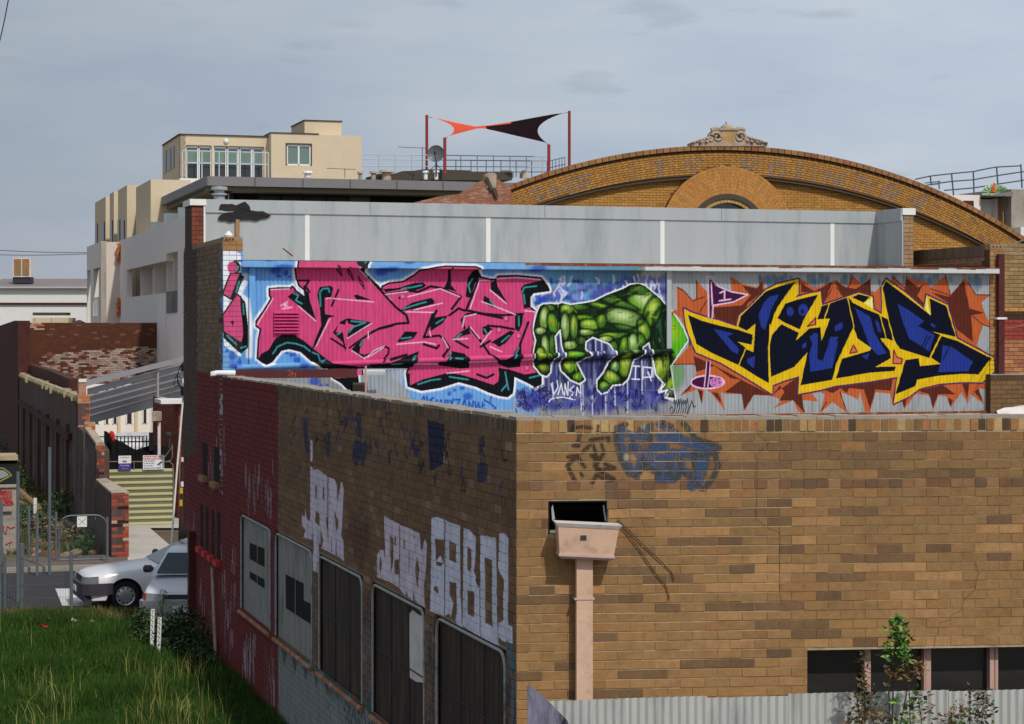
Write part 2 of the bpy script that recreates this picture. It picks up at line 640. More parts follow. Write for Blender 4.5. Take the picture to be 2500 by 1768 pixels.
def paint_mural(cv):
 rng = np.random.default_rng(5)
 Z = 'Z'
 # sky blue ground, fading out to bare galvanised metal on the right and at the foot
 cv.poly(Z, SKYB, [(500, 600), (1240, 600), (1300, 600), (1560, 640), (1300, 1030), (1000, 1030), (1000, 960), (940, 900), (590, 930), (500, 930)])
 cv.poly(Z, (150, 175, 205), [(980, 990), (1250, 1000), (1250, 1035), (980, 1020)], a=.6)
 for x0, x1, c, a in ((640, 770, (165, 172, 176), .75), (860, 985, (170, 176, 182), .8), (700, 960, (150, 170, 190), .3)):
  cv.poly(Z, c, [(x0, 915), (x1, 905), (x1, 1010), (x0, 985)], a=a)
 for x in range(1245, 1565, 9):
  t = (x - 1245) / 320
  cv.line(Z, (int(112 - 40 * t) + rng.integers(14), 165 - int(50 * t) + rng.integers(12), 220 - int(90 * t)), 9, [(x, 655), (x + rng.integers(-3, 3), 700 + rng.integers(30))], soft=5, a=.75)
 for i in range(170):
  x = 1285 + rng.random() * 345
  y = 684 + rng.random() * 92
  c = [(58, 66, 150), (84, 92, 176), (70, 80, 160), (120, 140, 205), (48, 58, 130)][rng.integers(5)]
  cv.spot(Z, c, x, y, 5 + rng.random() * 9, 4 + rng.random() * 9, .5, .8)
 for i in range(60):
  x = 1290 + rng.random() * 330
  y = 690 + rng.random() * 80
  cv.line(Z, (222, 224, 244), 2 + rng.random() * 2, [(x, y), (x + rng.integers(-4, 8), y - 6), (x + rng.integers(-6, 10), y - 10 - rng.random() * 16)], soft=2.5, a=.7)
 # dark blue ground under the hand, with drips
 cv.poly(Z, (58, 62, 116), [(1345, 800), (1480, 790), (1640, 840), (1630, 960), (1600, 1000), (1340, 1000), (1300, 970), (1345, 900)], a=.9)
 for i in range(230):
  x = 1300 + rng.random() * 330
  y = 800 + rng.random() * 130
  c = [(26, 30, 66), (88, 94, 160), (20, 24, 46), (132, 138, 180), (52, 60, 130), (30, 34, 80)][rng.integers(6)]
  cv.line(Z, c, 2 + rng.random() * 5, [(x, y), (x + rng.integers(-2, 3), y + 20 + rng.random() * 70)], soft=2, a=.7)
 cv.poly(Z, (160, 162, 176), [(1250, 960), (1640, 950), (1640, 1030), (1250, 1030)], a=.45)
 for i in range(90):
  x = 1265 + rng.random() * 360
  y = 955 + rng.random() * 45
  cv.spot(Z, [(52, 58, 140), (74, 84, 168), (60, 66, 140)][i % 3], x, y, 6 + rng.random() * 10, 5 + rng.random() * 8, .6, .7)
 for x, y0, y1 in ((1447, 965, 1015), (1424, 940, 1020), (1502, 942, 990), (1533, 922, 1008), (1480, 966, 1020), (1350, 935, 975), (1595, 870, 920), (1568, 880, 960), (1455, 820, 868), (1470, 830, 860)):
  cv.line(Z, (205, 212, 235), 2.5, [(x, y0), (x + 1, y1)], soft=1.5, a=.8)
 # ---- pink piece
 S = [('A', [(725, 95), (1350, 95), (1310, 165), (1305, 230), (1345, 280), (1420, 340), (1455, 385)]),
   ('B', [(120, 350), (180, 322), (300, 310), (400, 250), (440, 215), (560, 190), (640, 180), (900, 185), (940, 200), (970, 270), (1010, 280),
    (1050, 290), (1100, 290), (1120, 262), (1290, 258), (1490, 278), (1540, 340), (1560, 385), (1420, 405), (1395, 440), (1395, 530), (1430, 556),
    (1448, 575), (1440, 650), (1420, 720), (1425, 800), (1440, 830), (1420, 880), (1410, 960), (1430, 1000), (1430, 1060), (1490, 1120),
    (1490, 1190), (1440, 1215), (1380, 1180), (1255, 1120), (1250, 1200), (1240, 1270), (1200, 1300), (1130, 1290), (1040, 1260), (930, 1210),
    (780, 1170), (620, 1220), (460, 1245), (345, 1210), (330, 1100), (350, 1050), (0, 1050)]),
   ('A', [(1240, 1055), (1253, 1180), (1250, 1280), (1190, 1260), (1110, 1180), (1040, 1140), (1000, 1050), (940, 1045), (850, 990), (760, 910),
    (660, 885), (590, 900), (540, 960), (510, 1000), (450, 1020), (385, 970), (395, 800), (412, 720), (370, 690), (375, 650), (440, 560),
    (505, 455), (490, 430), (488, 372), (560, 365), (670, 365), (690, 350), (720, 390), (800, 450), (790, 380), (745, 345), (720, 280), (712, 200)])]
 sil = []
 for c, p in S:
  sil += cv.pts(c, p)
 k = cv.ppm / 130
 cv.seg(sil, (236, 240, 248), 11 * k, True, 4 * k)
 r = cv.mask(sil)
 cv.mix(r[0], r[1], r[2], PINK)
 cv.seg(sil, BLK, 5 * k, True)
 for p in ([(905, 400), (925, 355), (1020, 345), (1038, 365), (1022, 450), (965, 450), (968, 590), (1060, 605), (1000, 622), (945, 740), (885, 870), (855, 890), (900, 770), (935, 690), (925, 540), (900, 430)],
    [(690, 385), (760, 430), (800, 460), (790, 380), (825, 400), (840, 480), (890, 640), (830, 590), (740, 515), (690, 475), (645, 440), (700, 398)],
    [(395, 975), (420, 930), (480, 900), (540, 800), (600, 766), (700, 766), (800, 830), (870, 890), (960, 960), (1060, 1040), (940, 1045), (850, 990), (760, 910), (660, 885), (590, 900), (540, 960), (510, 1000), (450, 1020)],
    [(1035, 750), (1100, 655), (1160, 625), (1375, 660), (1280, 735), (1165, 800), (1145, 915), (1120, 830)],
    [(1215, 430), (1240, 420), (1370, 468), (1240, 462)],
    [(1240, 95), (1355, 95), (1310, 165), (1305, 240), (1240, 185), (1218, 150)],
    [(1195, 900), (1230, 855), (1315, 795), (1275, 880), (1265, 925), (1320, 945), (1290, 970), (1250, 945)],
    [(1040, 1145), (1253, 1130), (1250, 1280), (1190, 1260), (1110, 1190)],
    [(940, 1045), (1000, 1010), (1250, 1040), (1250, 1060), (950, 1060)]):
  cv.poly('A', BLK, p)
 cv.poly('A', PINK, [(1085, 670), (1140, 682), (1155, 638), (1172, 672), (1232, 690), (1168, 735), (1148, 890), (1122, 745), (1062, 748)])
 for p in ([(1553, 690), (1420, 722), (1290, 800), (1180, 880)], [(1320, 945), (1400, 920), (1490, 870), (1520, 885), (1515, 930), (1460, 1000)],
    [(1085, 380), (1025, 520)], [(1060, 175), (1090, 210), (1115, 255)], [(1165, 190), (1185, 245), (1210, 290)], [(1262, 270), (1280, 320), (1305, 370)],
    [(735, 300), (830, 300), (800, 350), (835, 400)], [(790, 350), (830, 520)], [(1020, 800), (1145, 880)]):
  cv.line('A', BLK, 5.5, p)
 for x, y in ((1090, 215), (1187, 240), (1285, 320)):
  cv.line('A', (190, 60, 110), 7, [(x - 18, y - 35), (x + 18, y + 35)])
  cv.line('A', BLK, 3.5, [(x - 24, y - 38), (x - 16, y), (x + 16, y + 38)])
  cv.line('A', BLK, 3.5, [(x - 22, y - 38), (x + 12, y), (x + 18, y + 38)])
 for p in ([(930, 520), (925, 400), (950, 370), (1000, 368), (1005, 400)], [(1195, 650), (1320, 662), (1215, 700), (1175, 745)], [(1330, 110), (1290, 150)],
    [(520, 930), (560, 870), (640, 835), (720, 845), (790, 870), (840, 910)], [(860, 920), (910, 940), (930, 1000), (970, 985)], [(700, 410), (740, 430), (715, 470), (770, 500)],
    [(1300, 810), (1270, 860)], [(1075, 765), (1100, 750)]):
  cv.line('A', TEAL, 3, p, soft=1)
 for p in ([(500, 378), (660, 372)], [(385, 680), (450, 570), (520, 455)], [(1040, 455), (1390, 485)], [(890, 870), (1010, 630)], [(1160, 800), (1370, 668)], [(740, 520), (890, 650)],
    [(1245, 185), (1400, 340), (1540, 470)], [(1200, 905), (1310, 975), (1400, 900), (1480, 865)], [(975, 455), (1020, 450)]):
  cv.line('A', (238, 200, 222), 2, p, soft=1, a=.9)
 for p in ([(590, 515), (620, 500), (640, 520)], [(600, 545), (680, 530)], [(640, 485), (620, 520)]):
  cv.line('A', (245, 190, 215), 3, p, soft=2, a=.8)
 cv.poly('A', (196, 62, 120), [(530, 560), (740, 560), (735, 760), (530, 760)], a=.6)
 for p in ([(125, 372), (250, 366), (400, 320), (470, 316), (500, 340), (480, 360), (400, 388), (300, 372), (150, 402)],
    [(690, 190), (712, 190), (715, 340), (765, 400), (720, 384), (650, 368), (685, 300)],
    [(905, 215), (945, 200), (965, 265), (920, 330), (880, 450), (838, 440), (860, 270)],
    [(285, 545), (380, 490), (540, 450), (570, 472), (570, 500), (400, 545), (290, 562)],
    [(560, 620), (690, 600), (640, 670), (540, 735), (535, 690)],
    [(250, 825), (315, 740), (428, 742), (390, 802), (270, 832)],
    [(725, 805), (800, 740), (865, 705), (885, 760), (760, 792)],
    [(1000, 430), (1050, 460), (1110, 540), (1060, 528), (990, 490)], [(1055, 320), (1105, 292), (1115, 350), (1200, 495), (1125, 430), (1060, 385)],
    [(1315, 365), (1345, 335), (1495, 298), (1540, 340), (1560, 385), (1420, 405), (1395, 440), (1395, 530), (1345, 545)],
    [(1265, 588), (1338, 588), (1330, 665), (1300, 745), (1265, 720)], [(985, 700), (1020, 690), (1075, 720), (1000, 775), (985, 750)],
    [(1055, 835), (1140, 785), (1225, 730), (1262, 745), (1185, 840), (1125, 875), (1100, 850)],
    [(1170, 985), (1245, 940), (1310, 850), (1322, 960), (1310, 1000), (1180, 1010)], [(680, 965), (720, 908), (830, 930), (862, 975), (865, 1015), (640, 1020)],
    [(190, 1005), (380, 932), (440, 908), (405, 1015), (200, 1030)], [(600, 1000), (870, 995), (870, 1055), (800, 1060), (600, 1030)],
    [(1112, 985), (1315, 980), (1310, 1045), (1200, 1055), (1115, 1015)],
    [(345, 1210), (480, 1150), (690, 1095), (790, 1110), (900, 1140), (1080, 1200), (1120, 1170), (1130, 1110), (1120, 1050), (1262, 1080), (1250, 1200), (1240, 1270), (1200, 1300), (1130, 1290), (1040, 1260), (930, 1210), (780, 1170), (620, 1220), (460, 1245)],
    [(1195, 1060), (1350, 1110), (1495, 1085), (1490, 1190), (1440, 1215), (1380, 1180), (1255, 1120)], [(0, 1020), (200, 1010), (400, 1010), (380, 1050), (0, 1055)]):
  cv.poly('B', BLK, p)
 for p in ([(0, 268), (120, 400), (235, 528), (328, 600), (348, 665), (250, 672), (100, 712), (0, 760)], [(150, 418), (350, 388), (430, 398), (540, 350), (630, 365), (800, 440), (720, 545)],
    [(560, 580), (480, 790), (610, 775), (650, 800), (700, 880), (640, 960)], [(835, 555), (1000, 588), (1160, 600), (1335, 588)], [(830, 710), (805, 640), (850, 590), (950, 582), (1160, 625)],
    [(870, 700), (960, 810), (1050, 940), (1110, 985)], [(1380, 660), (1310, 850), (1310, 990)], [(850, 540), (950, 300)], [(700, 600), (780, 540), (830, 560)],
    [(480, 850), (590, 885), (610, 860)], [(760, 930), (850, 970)], [(180, 985), (330, 940)], [(1255, 720), (1150, 700), (1030, 690)], [(350, 1110), (350, 1200)],
    [(970, 870), (1050, 820)], [(860, 880), (740, 810)], [(270, 450), (300, 440)], [(940, 1110), (1020, 1140), (1080, 1110)], [(590, 560), (520, 700)]):
  cv.line('B', BLK, 6.5, p)
 for x, y in ((300, 440), (1190, 630), (1130, 730), (1300, 780), (1370, 1055)):
  cv.spot('B', (150, 40, 90), x, y, 26, 26, .15)
  cv.spot('B', (226, 110, 160), x - 2, y - 3, 18, 18, .3)
 for p in ([(290, 370), (380, 358), (460, 340)], [(880, 400), (862, 340), (900, 285)], [(300, 545), (440, 500), (500, 485)], [(585, 670), (650, 630)], [(285, 800), (370, 790)], [(750, 800), (800, 760)],
    [(1330, 400), (1345, 360), (1450, 348)], [(1340, 420), (1350, 500)], [(1298, 610), (1300, 690)], [(1000, 720), (1020, 750)], [(1150, 830), (1215, 775)], [(1250, 970), (1300, 880)],
    [(690, 980), (715, 925)], [(740, 970), (800, 975)], [(430, 1195), (540, 1160), (620, 1150)], [(700, 1130), (860, 1155)], [(1150, 1250), (1200, 1190), (1180, 1090)], [(1390, 1140), (1470, 1120)],
    [(370, 985), (410, 950)], [(200, 1022), (280, 1018)], [(1050, 470), (1090, 520)], [(1190, 1150), (1210, 1240)]):
  cv.line('B', TEAL, 3.2, p, soft=1)
 for p in ([(150, 420), (340, 395)], [(340, 440), (620, 370), (790, 440)], [(400, 552), (640, 495)], [(330, 570), (560, 575)], [(245, 850), (480, 830), (580, 850)], [(530, 740), (540, 780)],
    [(1110, 285), (1280, 275), (1480, 292)], [(975, 480), (1150, 545), (1270, 595)], [(880, 540), (960, 300), (1040, 300)], [(1050, 380), (1190, 500)], [(815, 700), (830, 610), (930, 588)],
    [(730, 810), (860, 800)], [(970, 850), (1060, 735)], [(0, 740), (0, 800)], [(1050, 870), (1150, 915)], [(405, 1020), (600, 1020)], [(870, 1005), (1110, 995)], [(1325, 985), (1425, 978)],
    [(0, 960), (130, 880)], [(680, 1100), (870, 1080)], [(1350, 560), (1440, 570)], [(640, 790), (690, 880)], [(880, 700), (960, 800)]):
  cv.line('B', (240, 205, 225), 2.2, p, soft=1, a=.9)
 # pink letter on the brick pillar
 cv.poly('A', WHT, [(85, 30), (130, 10), (150, 30), (190, 45), (240, 75), (240, 960), (95, 860)])
 cv.poly('A', SKYB, [(95, 870), (240, 960), (310, 940), (310, 1060), (180, 1070), (95, 1000)], a=.85)
 cv.line('A', WHT, 8, [(215, 290), (285, 260), (270, 330), (225, 420), (290, 470), (318, 700), (310, 950)], soft=5)
 cv.poly('A', BLK, [(235, 238), (272, 268), (235, 340), (200, 450), (150, 470)])
 cv.poly('A', BLK, [(90, 745), (245, 842), (270, 750), (240, 440), (282, 490), (305, 700), (305, 880), (242, 932), (200, 900), (90, 795)])
 cv.poly('A', PINK, [(150, 238), (238, 238), (212, 295), (152, 462), (82, 415), (112, 330)], edge=BLK, ew=5)
 cv.poly('A', PINK, [(82, 600), (205, 415), (240, 445), (242, 520), (270, 760), (245, 842), (88, 742)], edge=BLK, ew=5)
 cv.spot('A', BLK, 185, 188, 52, 56, .05)
 cv.spot('A', PINK, 165, 188, 42, 50, .05)
 cv.poly('A', (40, 12, 24), [(165, 625), (172, 655), (190, 662), (174, 672), (172, 720), (164, 674), (146, 662), (160, 652)])
 for p in ([(200, 400), (225, 310)], [(262, 500), (268, 590)], [(120, 775), (200, 850)], [(240, 880), (285, 870)], [(205, 215), (215, 180)]):
  cv.line('A', TEAL, 3.5, p, soft=1)
 # dark blue spots over the blue ground
 for c, x, y, rx, ry in (('A', 390, 105, 45, 12), ('A', 470, 118, 42, 22), ('A', 655, 118, 20, 15), ('A', 545, 215, 48, 34), ('A', 630, 235, 25, 26), ('A', 570, 262, 26, 15), ('A', 660, 268, 14, 10),
       ('A', 600, 180, 80, 16), ('A', 165, 950, 28, 46), ('A', 228, 1000, 20, 36), ('A', 175, 1038, 36, 26), ('A', 122, 905, 14, 15), ('A', 690, 940, 30, 20), ('A', 727, 985, 32, 25),
       ('A', 778, 1030, 42, 26), ('A', 880, 1170, 50, 40), ('A', 935, 1210, 18, 22), ('A', 640, 925, 22, 10), ('A', 985, 1200, 18, 12), ('B', 110, 225, 55, 34), ('B', 190, 205, 60, 24),
       ('B', 330, 140, 50, 20), ('B', 390, 120, 30, 14), ('B', 1440, 200, 70, 26), ('B', 860, 1300, 42, 32), ('B', 745, 1245, 16, 14), ('B', 810, 1228, 22, 16), ('B', 700, 1275, 16, 20), ('B', 1500, 470, 50, 40)):
  cv.spot(c, DBLUE, x, y, rx, ry, .35, .85)
 # blue hand lettering under the pink piece
 T = (40, 84, 176)
 for p in ([(345, 1330), (400, 1325), (425, 1345), (400, 1360), (350, 1330)], [(440, 1360), (480, 1300), (490, 1365)], [(505, 1300), (510, 1370)], [(565, 1310), (530, 1330), (560, 1355), (540, 1385)],
    [(585, 1390), (590, 1330), (610, 1370), (630, 1330), (640, 1395)], [(655, 1395), (665, 1330), (690, 1340), (680, 1370), (700, 1395)], [(705, 1330), (720, 1370), (735, 1320), (700, 1420)],
    [(750, 1330), (790, 1325), (770, 1370), (740, 1400)], [(805, 1400), (830, 1330), (850, 1400)], [(865, 1410), (870, 1345), (900, 1410), (905, 1340)], [(920, 1345), (930, 1415), (950, 1350), (965, 1415)],
    [(985, 1350), (980, 1415), (1010, 1410)], [(980, 1380), (1000, 1375)], [(1060, 1300), (1050, 1360), (1000, 1330)], [(1050, 1360), (1100, 1400), (1060, 1430)], [(1120, 1445), (1150, 1445)]):
  cv.line('B', T, 4, p, soft=.8)
 # ---- green hand
 G0, G1, G2, G3 = (34, 66, 30), (92, 140, 44), (150, 190, 60), (196, 214, 120)
 hand = [(205, 880), (235, 740), (205, 640), (240, 480), (270, 415), (300, 398), (380, 395), (440, 400), (470, 385), (560, 405), (700, 385), (780, 370), (900, 310), (1060, 250),
   (1120, 215), (1200, 203), (1260, 225), (1400, 340), (1450, 400), (1500, 445), (1560, 530), (1625, 630), (1665, 740), (1590, 850), (1500, 985),
   (1520, 1120), (1545, 1290), (1450, 1265), (1480, 1200), (1395, 1225), (1440, 1140), (1370, 1060), (1350, 960), (1330, 880), (1300, 755), (1240, 800), (1232, 880), (1150, 920), (1100, 1100), (1050, 1150),
   (950, 1160), (910, 1220), (850, 1240), (812, 1200), (812, 1120), (870, 1050), (920, 950), (985, 890), (975, 840), (930, 770), (830, 730), (765, 705), (700, 750), (695, 820), (735, 880),
   (610, 950), (640, 1010), (690, 1110), (645, 1148), (560, 1110), (470, 1020), (458, 960), (500, 900), (500, 860), (478, 780), (462, 630), (408, 700), (422, 880), (372, 960), (366, 1040),
   (330, 1078), (280, 1060), (215, 980)]
 cv.line('C', WHT, 6, hand, True, 2)
 for x, y, rx, ry in ((1560, 1010, 60, 60), (1590, 1080, 40, 70), (1550, 1150, 40, 60)):
  cv.spot('C', (88, 170, 40), x, y, rx, ry, .8, .7)
 cv.poly('C', (24, 50, 24), hand)
 r = cv.mask(cv.pts('C', hand))
 keep = cv.px[r[1]:r[1] + r[2].shape[0], r[0]:r[0] + r[2].shape[1]].copy()
 D = (12, 28, 14)
 HI, LI, YG, MD, TL = (206, 226, 160), (196, 216, 90), (150, 190, 40), (92, 146, 40), (46, 92, 62)
 for x, y, rx, ry, an, hi, mid in (
   (1420, 640, 80, 230, -8, TL, (30, 66, 44)), (1560, 700, 120, 250, -12, YG, (88, 178, 36)), (1400, 1010, 90, 170, 22, LI, (110, 140, 36)), (1500, 1180, 60, 120, 25, YG, (96, 120, 40)),
   (1250, 380, 190, 130, 38, HI, (118, 170, 60)), (1330, 470, 80, 150, 20, LI, (104, 158, 44)), (1200, 260, 110, 46, 8, MD, (56, 100, 36)), (930, 330, 210, 34, 22, MD, (54, 92, 34)), (1010, 385, 210, 34, 18, MD, (66, 108, 40)), (860, 420, 180, 28, 14, YG, (60, 104, 36)),
   (1060, 530, 215, 92, 12, HI, (118, 156, 76)), (1120, 640, 180, 34, 16, MD, (48, 88, 34)), (960, 690, 150, 34, -4, YG, (84, 130, 40)), (1250, 640, 60, 110, -20, LI, (90, 146, 40)),
   (620, 425, 130, 30, 0, MD, (60, 96, 34)), (520, 445, 72, 52, 0, LI, (96, 150, 44)), (330, 430, 90, 34, 4, YG, (80, 120, 40)),
   (690, 520, 90, 34, 0, YG, (96, 146, 40)), (740, 590, 110, 52, 4, LI, (118, 168, 48)), (700, 662, 90, 32, 0, HI, (112, 142, 56)), (850, 550, 50, 80, 0, YG, (72, 120, 40)), (650, 740, 60, 40, 0, MD, (60, 90, 40)),
   (310, 530, 52, 120, 4, HI, (118, 156, 66)), (390, 580, 54, 105, -12, YG, (84, 146, 40)), (272, 650, 58, 36, 0, HI, (140, 166, 104)), (320, 800, 44, 120, -4, HI, (100, 140, 50)), (390, 780, 36, 110, 0, MD, (70, 110, 36)), (270, 870, 50, 70, 8, LI, (120, 150, 30)), (300, 1010, 74, 60, 0, YG, (90, 104, 34)),
   (505, 610, 46, 135, 0, HI, (126, 160, 84)), (590, 610, 40, 120, 0, LI, (96, 136, 52)), (550, 785, 76, 42, 0, HI, (140, 172, 84)), (570, 880, 110, 44, -6, YG, (84, 160, 40)), (545, 985, 80, 66, -40, LI, (96, 150, 44)), (625, 1085, 62, 46, -40, YG, (76, 134, 36)),
   (885, 730, 76, 34, -8, HI, (124, 160, 60)), (965, 800, 42, 56, 0, MD, (66, 110, 40)), (1070, 790, 50, 90, 0, YG, (76, 128, 44)), (1150, 770, 58, 100, 0, HI, (118, 160, 84)), (1230, 750, 40, 80, -14, MD, (70, 116, 36)),
   (1080, 970, 76, 120, 8, LI, (116, 156, 36)), (975, 985, 50, 62, 0, HI, (90, 140, 70)), (940, 1090, 110, 62, 30, LI, (104, 146, 44)), (872, 1180, 58, 56, 30, YG, (92, 150, 40))):
  cv.blob('C', x, y, rx, ry, an, hi, mid, D)
 for w, p in ((5, [(820, 500), (900, 430), (1040, 350), (1180, 290)]), (6, [(880, 640), (1000, 660), (1130, 640), (1240, 580), (1290, 480)]), (5, [(640, 490), (760, 500), (900, 470)]), (7, [(1300, 755), (1345, 640), (1340, 520), (1400, 430)]),
     (6, [(1450, 420), (1430, 560), (1450, 700), (1490, 860)]), (5, [(1380, 640), (1400, 820), (1440, 980)]), (5, [(440, 410), (460, 520), (440, 620)]), (5, [(640, 560), (640, 700), (620, 760)])):
  cv.line('C', D, w, p, soft=4, a=.85)
 cv.line('C', (220, 120, 40), 2.5, [(370, 580), (395, 550)], soft=1)
 # finer sinews and hatching
 for i in range(230):
  x, y = 210 + rng.random() * 1330, 230 + rng.random() * 980
  if x > 640 and y < 700:
   a = -.35 + rng.normal() * .25
  else:
   a = 1.5 + rng.normal() * .3
  l = 30 + rng.random() * 60
  dx, dy = math.cos(a) * l, math.sin(a) * l
  c = [D, D, D, (20, 44, 22), (150, 200, 60), (60, 120, 40)][rng.integers(6)]
  cv.line('C', c, 1.2 + rng.random() * 1.2, [(x, y), (x + dx * .5 + rng.normal() * 4, y + dy * .5), (x + dx, y + dy)], soft=1.2, a=.5)
 for p in ([(205, 880), (235, 740), (205, 640), (240, 480), (300, 400)], [(700, 388), (900, 315), (1200, 210)], [(1300, 755), (1240, 800), (1150, 915), (1100, 1100), (950, 1160), (850, 1235), (812, 1160), (880, 1040), (985, 890)], [(462, 640), (480, 780), (500, 880), (458, 960), (560, 1110), (645, 1145)], [(408, 700), (420, 880), (366, 1040), (290, 1060), (215, 980)]):
  cv.line('C', D, 7, p, soft=5, a=.8)
 m = 1 - r[2][..., None]
 reg = cv.px[r[1]:r[1] + r[2].shape[0], r[0]:r[0] + r[2].shape[1]]
 reg[:] = reg * (1 - m) + keep * m
 for p in ([(205, 900), (1480, 842)],):
  cv.line('C', D, 5, [(205, 940), (700, 925), (1000, 915), (1490, 880)], soft=2, a=.8)
 for x in (1150, 1235):
  pass
 W = (228, 232, 244)
 for p in ([(1140, 980), (1210, 985)], [(1175, 985), (1168, 1105)], [(1140, 1105), (1210, 1108)], [(1240, 1110), (1245, 990), (1330, 1000), (1325, 1085), (1240, 1090)], [(1290, 1040), (1320, 1120)]):
  cv.line('C', W, 4, p)
 for p in ([(375, 1150), (400, 1250), (440, 1180), (430, 1120)], [(440, 1250), (470, 1150), (490, 1250)], [(500, 1260), (505, 1150), (530, 1260), (535, 1130)], [(590, 1170), (545, 1210), (590, 1230), (550, 1280)],
    [(610, 1260), (620, 1180), (650, 1260)], [(330, 1340), (380, 1290), (480, 1275), (600, 1300)], [(1400, 1230), (1450, 1150), (1390, 1225), (1520, 1200), (1450, 1280), (1530, 1310)], [(650, 1140), (660, 1400)]):
  cv.line('C', W, 3, p, soft=.6)
 for i in range(120):
  x0 = 40 + rng.random() * 330 if i % 2 else 900 + rng.random() * 620
  if i % 5 == 0:
   x0 = 400 + rng.random() * 500
  y0 = 1200 + rng.random() * 200
  q = [(x0 + rng.integers(-30, 30), y0 + rng.integers(-60, 60)) for _ in range(5)]
  q = [((q[max(0, j - 1)][0] + q[j][0]) / 2, (q[max(0, j - 1)][1] + q[j][1]) / 2) for j in range(5)]
  cv.line('C', (26, 20, 66) if i % 3 else (50, 54, 140), 2.6, q, soft=.5, a=.9)
 # blue smears on the metal above
 for i in range(60):
  x = 1850 + rng.random() * 560
  cv.line('Z', [(60, 110, 160), (90, 140, 175), (70, 120, 160)][i % 3], 4 + rng.random() * 5, [(x, 672 + rng.random() * 14), (x + 1, 684 + rng.random() * 24)], soft=4, a=.5)
 # ---- orange stars
 st = cv.pts('D', [(20, 1010), (70, 950), (210, 800), (130, 640), (100, 560), (0, 490), (60, 470), (55, 240), (110, 260), (215, 380), (250, 350), (248, 178), (360, 300), (430, 330), (560, 400), (600, 300),
      (588, 138), (700, 215), (850, 250), (915, 158), (920, 275), (1060, 215), (1270, 160), (1430, 255), (1640, 176), (1740, 250)]) + \
  cv.pts('E', [(150, 256), (245, 340), (312, 266), (310, 390), (345, 400), (405, 340), (450, 268), (500, 325), (500, 258), (600, 360), (612, 248), (680, 300), (745, 288), (740, 310), (812, 318),
      (822, 368), (955, 252), (1000, 420), (1122, 278), (1150, 320), (1215, 422), (1342, 425), (1262, 490), (1292, 580), (1352, 702), (1278, 682), (1222, 862), (1372, 965), (1365, 1090), (1290, 1180),
      (1310, 1240), (1240, 1230), (1290, 1368), (1168, 1280), (1140, 1362), (1092, 1260), (1000, 1398), (962, 1300), (890, 1290), (852, 1412), (812, 1290), (700, 1278), (600, 1405),
      (570, 1330), (500, 1385), (475, 1275), (352, 1262), (300, 1440), (262, 1440), (215, 1250), (200, 1330), (150, 1300), (45, 1262), (105, 1440), (60, 1400)]) + \
  cv.pts('D', [(1740, 1492), (1600, 1388), (1480, 1492), (1522, 1312), (1480, 1288), (1395, 1300), (1458, 1382), (1300, 1368), (1332, 1512), (1260, 1480), (1210, 1370), (1010, 1452), (1100, 1368), (1000, 1330),
      (820, 1318), (718, 1492), (702, 1308), (560, 1310), (490, 1290), (532, 1472), (400, 1300), (330, 1255), (305, 1412), (260, 1260), (80, 1330), (210, 1200), (262, 1070), (215, 1010)])
 r = cv.mask(st)
 cv.mix(r[0], r[1], r[2], ORG)
 for p in ([(410, 450), (700, 430), (790, 330), (700, 230), (850, 262), (905, 190), (915, 290), (760, 410), (660, 640), (440, 565)], [(220, 930), (400, 1010), (700, 1170), (1000, 1320), (820, 1316), (720, 1470), (700, 1310), (530, 1290), (690, 1170), (590, 1150), (430, 1030), (250, 1090)],
    [(1010, 1310), (1270, 1130), (1300, 1350), (1325, 1500), (1210, 1370), (1070, 1375), (1120, 1290), (1080, 1220)], [(1290, 205), (1420, 290), (1600, 195), (1530, 380), (1500, 430), (1380, 300), (1290, 300)],
    [(1620, 190), (1786, 280), (1786, 330), (1700, 340)], [(1500, 1260), (1786, 1200), (1740, 1300), (1680, 1250), (1600, 1300)], [(260, 1260), (310, 1280), (305, 1400)], [(400, 1290), (470, 1300), (500, 1400)], [(210, 1200), (100, 1310), (180, 1270)]):
  cv.poly('D', BRN, p)
 for p in ([(40, 350), (180, 372), (300, 290), (315, 420), (100, 425), (50, 425)], [(615, 280), (720, 360), (765, 330), (710, 430), (790, 520), (700, 500), (500, 330), (600, 380)],
    [(830, 400), (985, 440), (1112, 300), (1160, 540), (1290, 580), (1172, 600), (1192, 830), (1050, 720), (970, 490)], [(50, 1220), (500, 1150), (480, 1250), (350, 1240), (305, 1410), (250, 1240)],
    [(720, 1250), (930, 1200), (1040, 1282), (890, 1280), (845, 1400), (810, 1280)], [(1095, 1180), (1160, 1180), (1140, 1320)], [(575, 1320), (630, 1300), (598, 1400)], [(1240, 1230), (1270, 1340), (1200, 1260)], [(970, 1310), (1020, 1330), (995, 1390)]):
  cv.poly('E', BRN, p)
 for c, p in (('D', [(60, 250), (130, 290), (215, 385), (330, 345)]), ('D', [(250, 180), (255, 360)]), ('D', [(360, 370), (280, 500)]), ('E', [(150, 260), (130, 330), (105, 370)]), ('E', [(955, 255), (990, 400)]),
     ('E', [(1150, 320), (1215, 422), (1342, 425)]), ('E', [(1340, 700), (1278, 682), (1180, 600)]), ('E', [(600, 360), (500, 270)]), ('E', [(1000, 430), (820, 370)]), ('E', [(45, 1262), (105, 1440)]), ('D', [(1540, 1390), (1480, 1490)]),
     ('D', [(1600, 250), (1550, 350)]), ('D', [(1640, 250), (1700, 330)]), ('D', [(245, 1010), (20, 1015)])):
  cv.line(c, (96, 44, 40), 3.5, p)
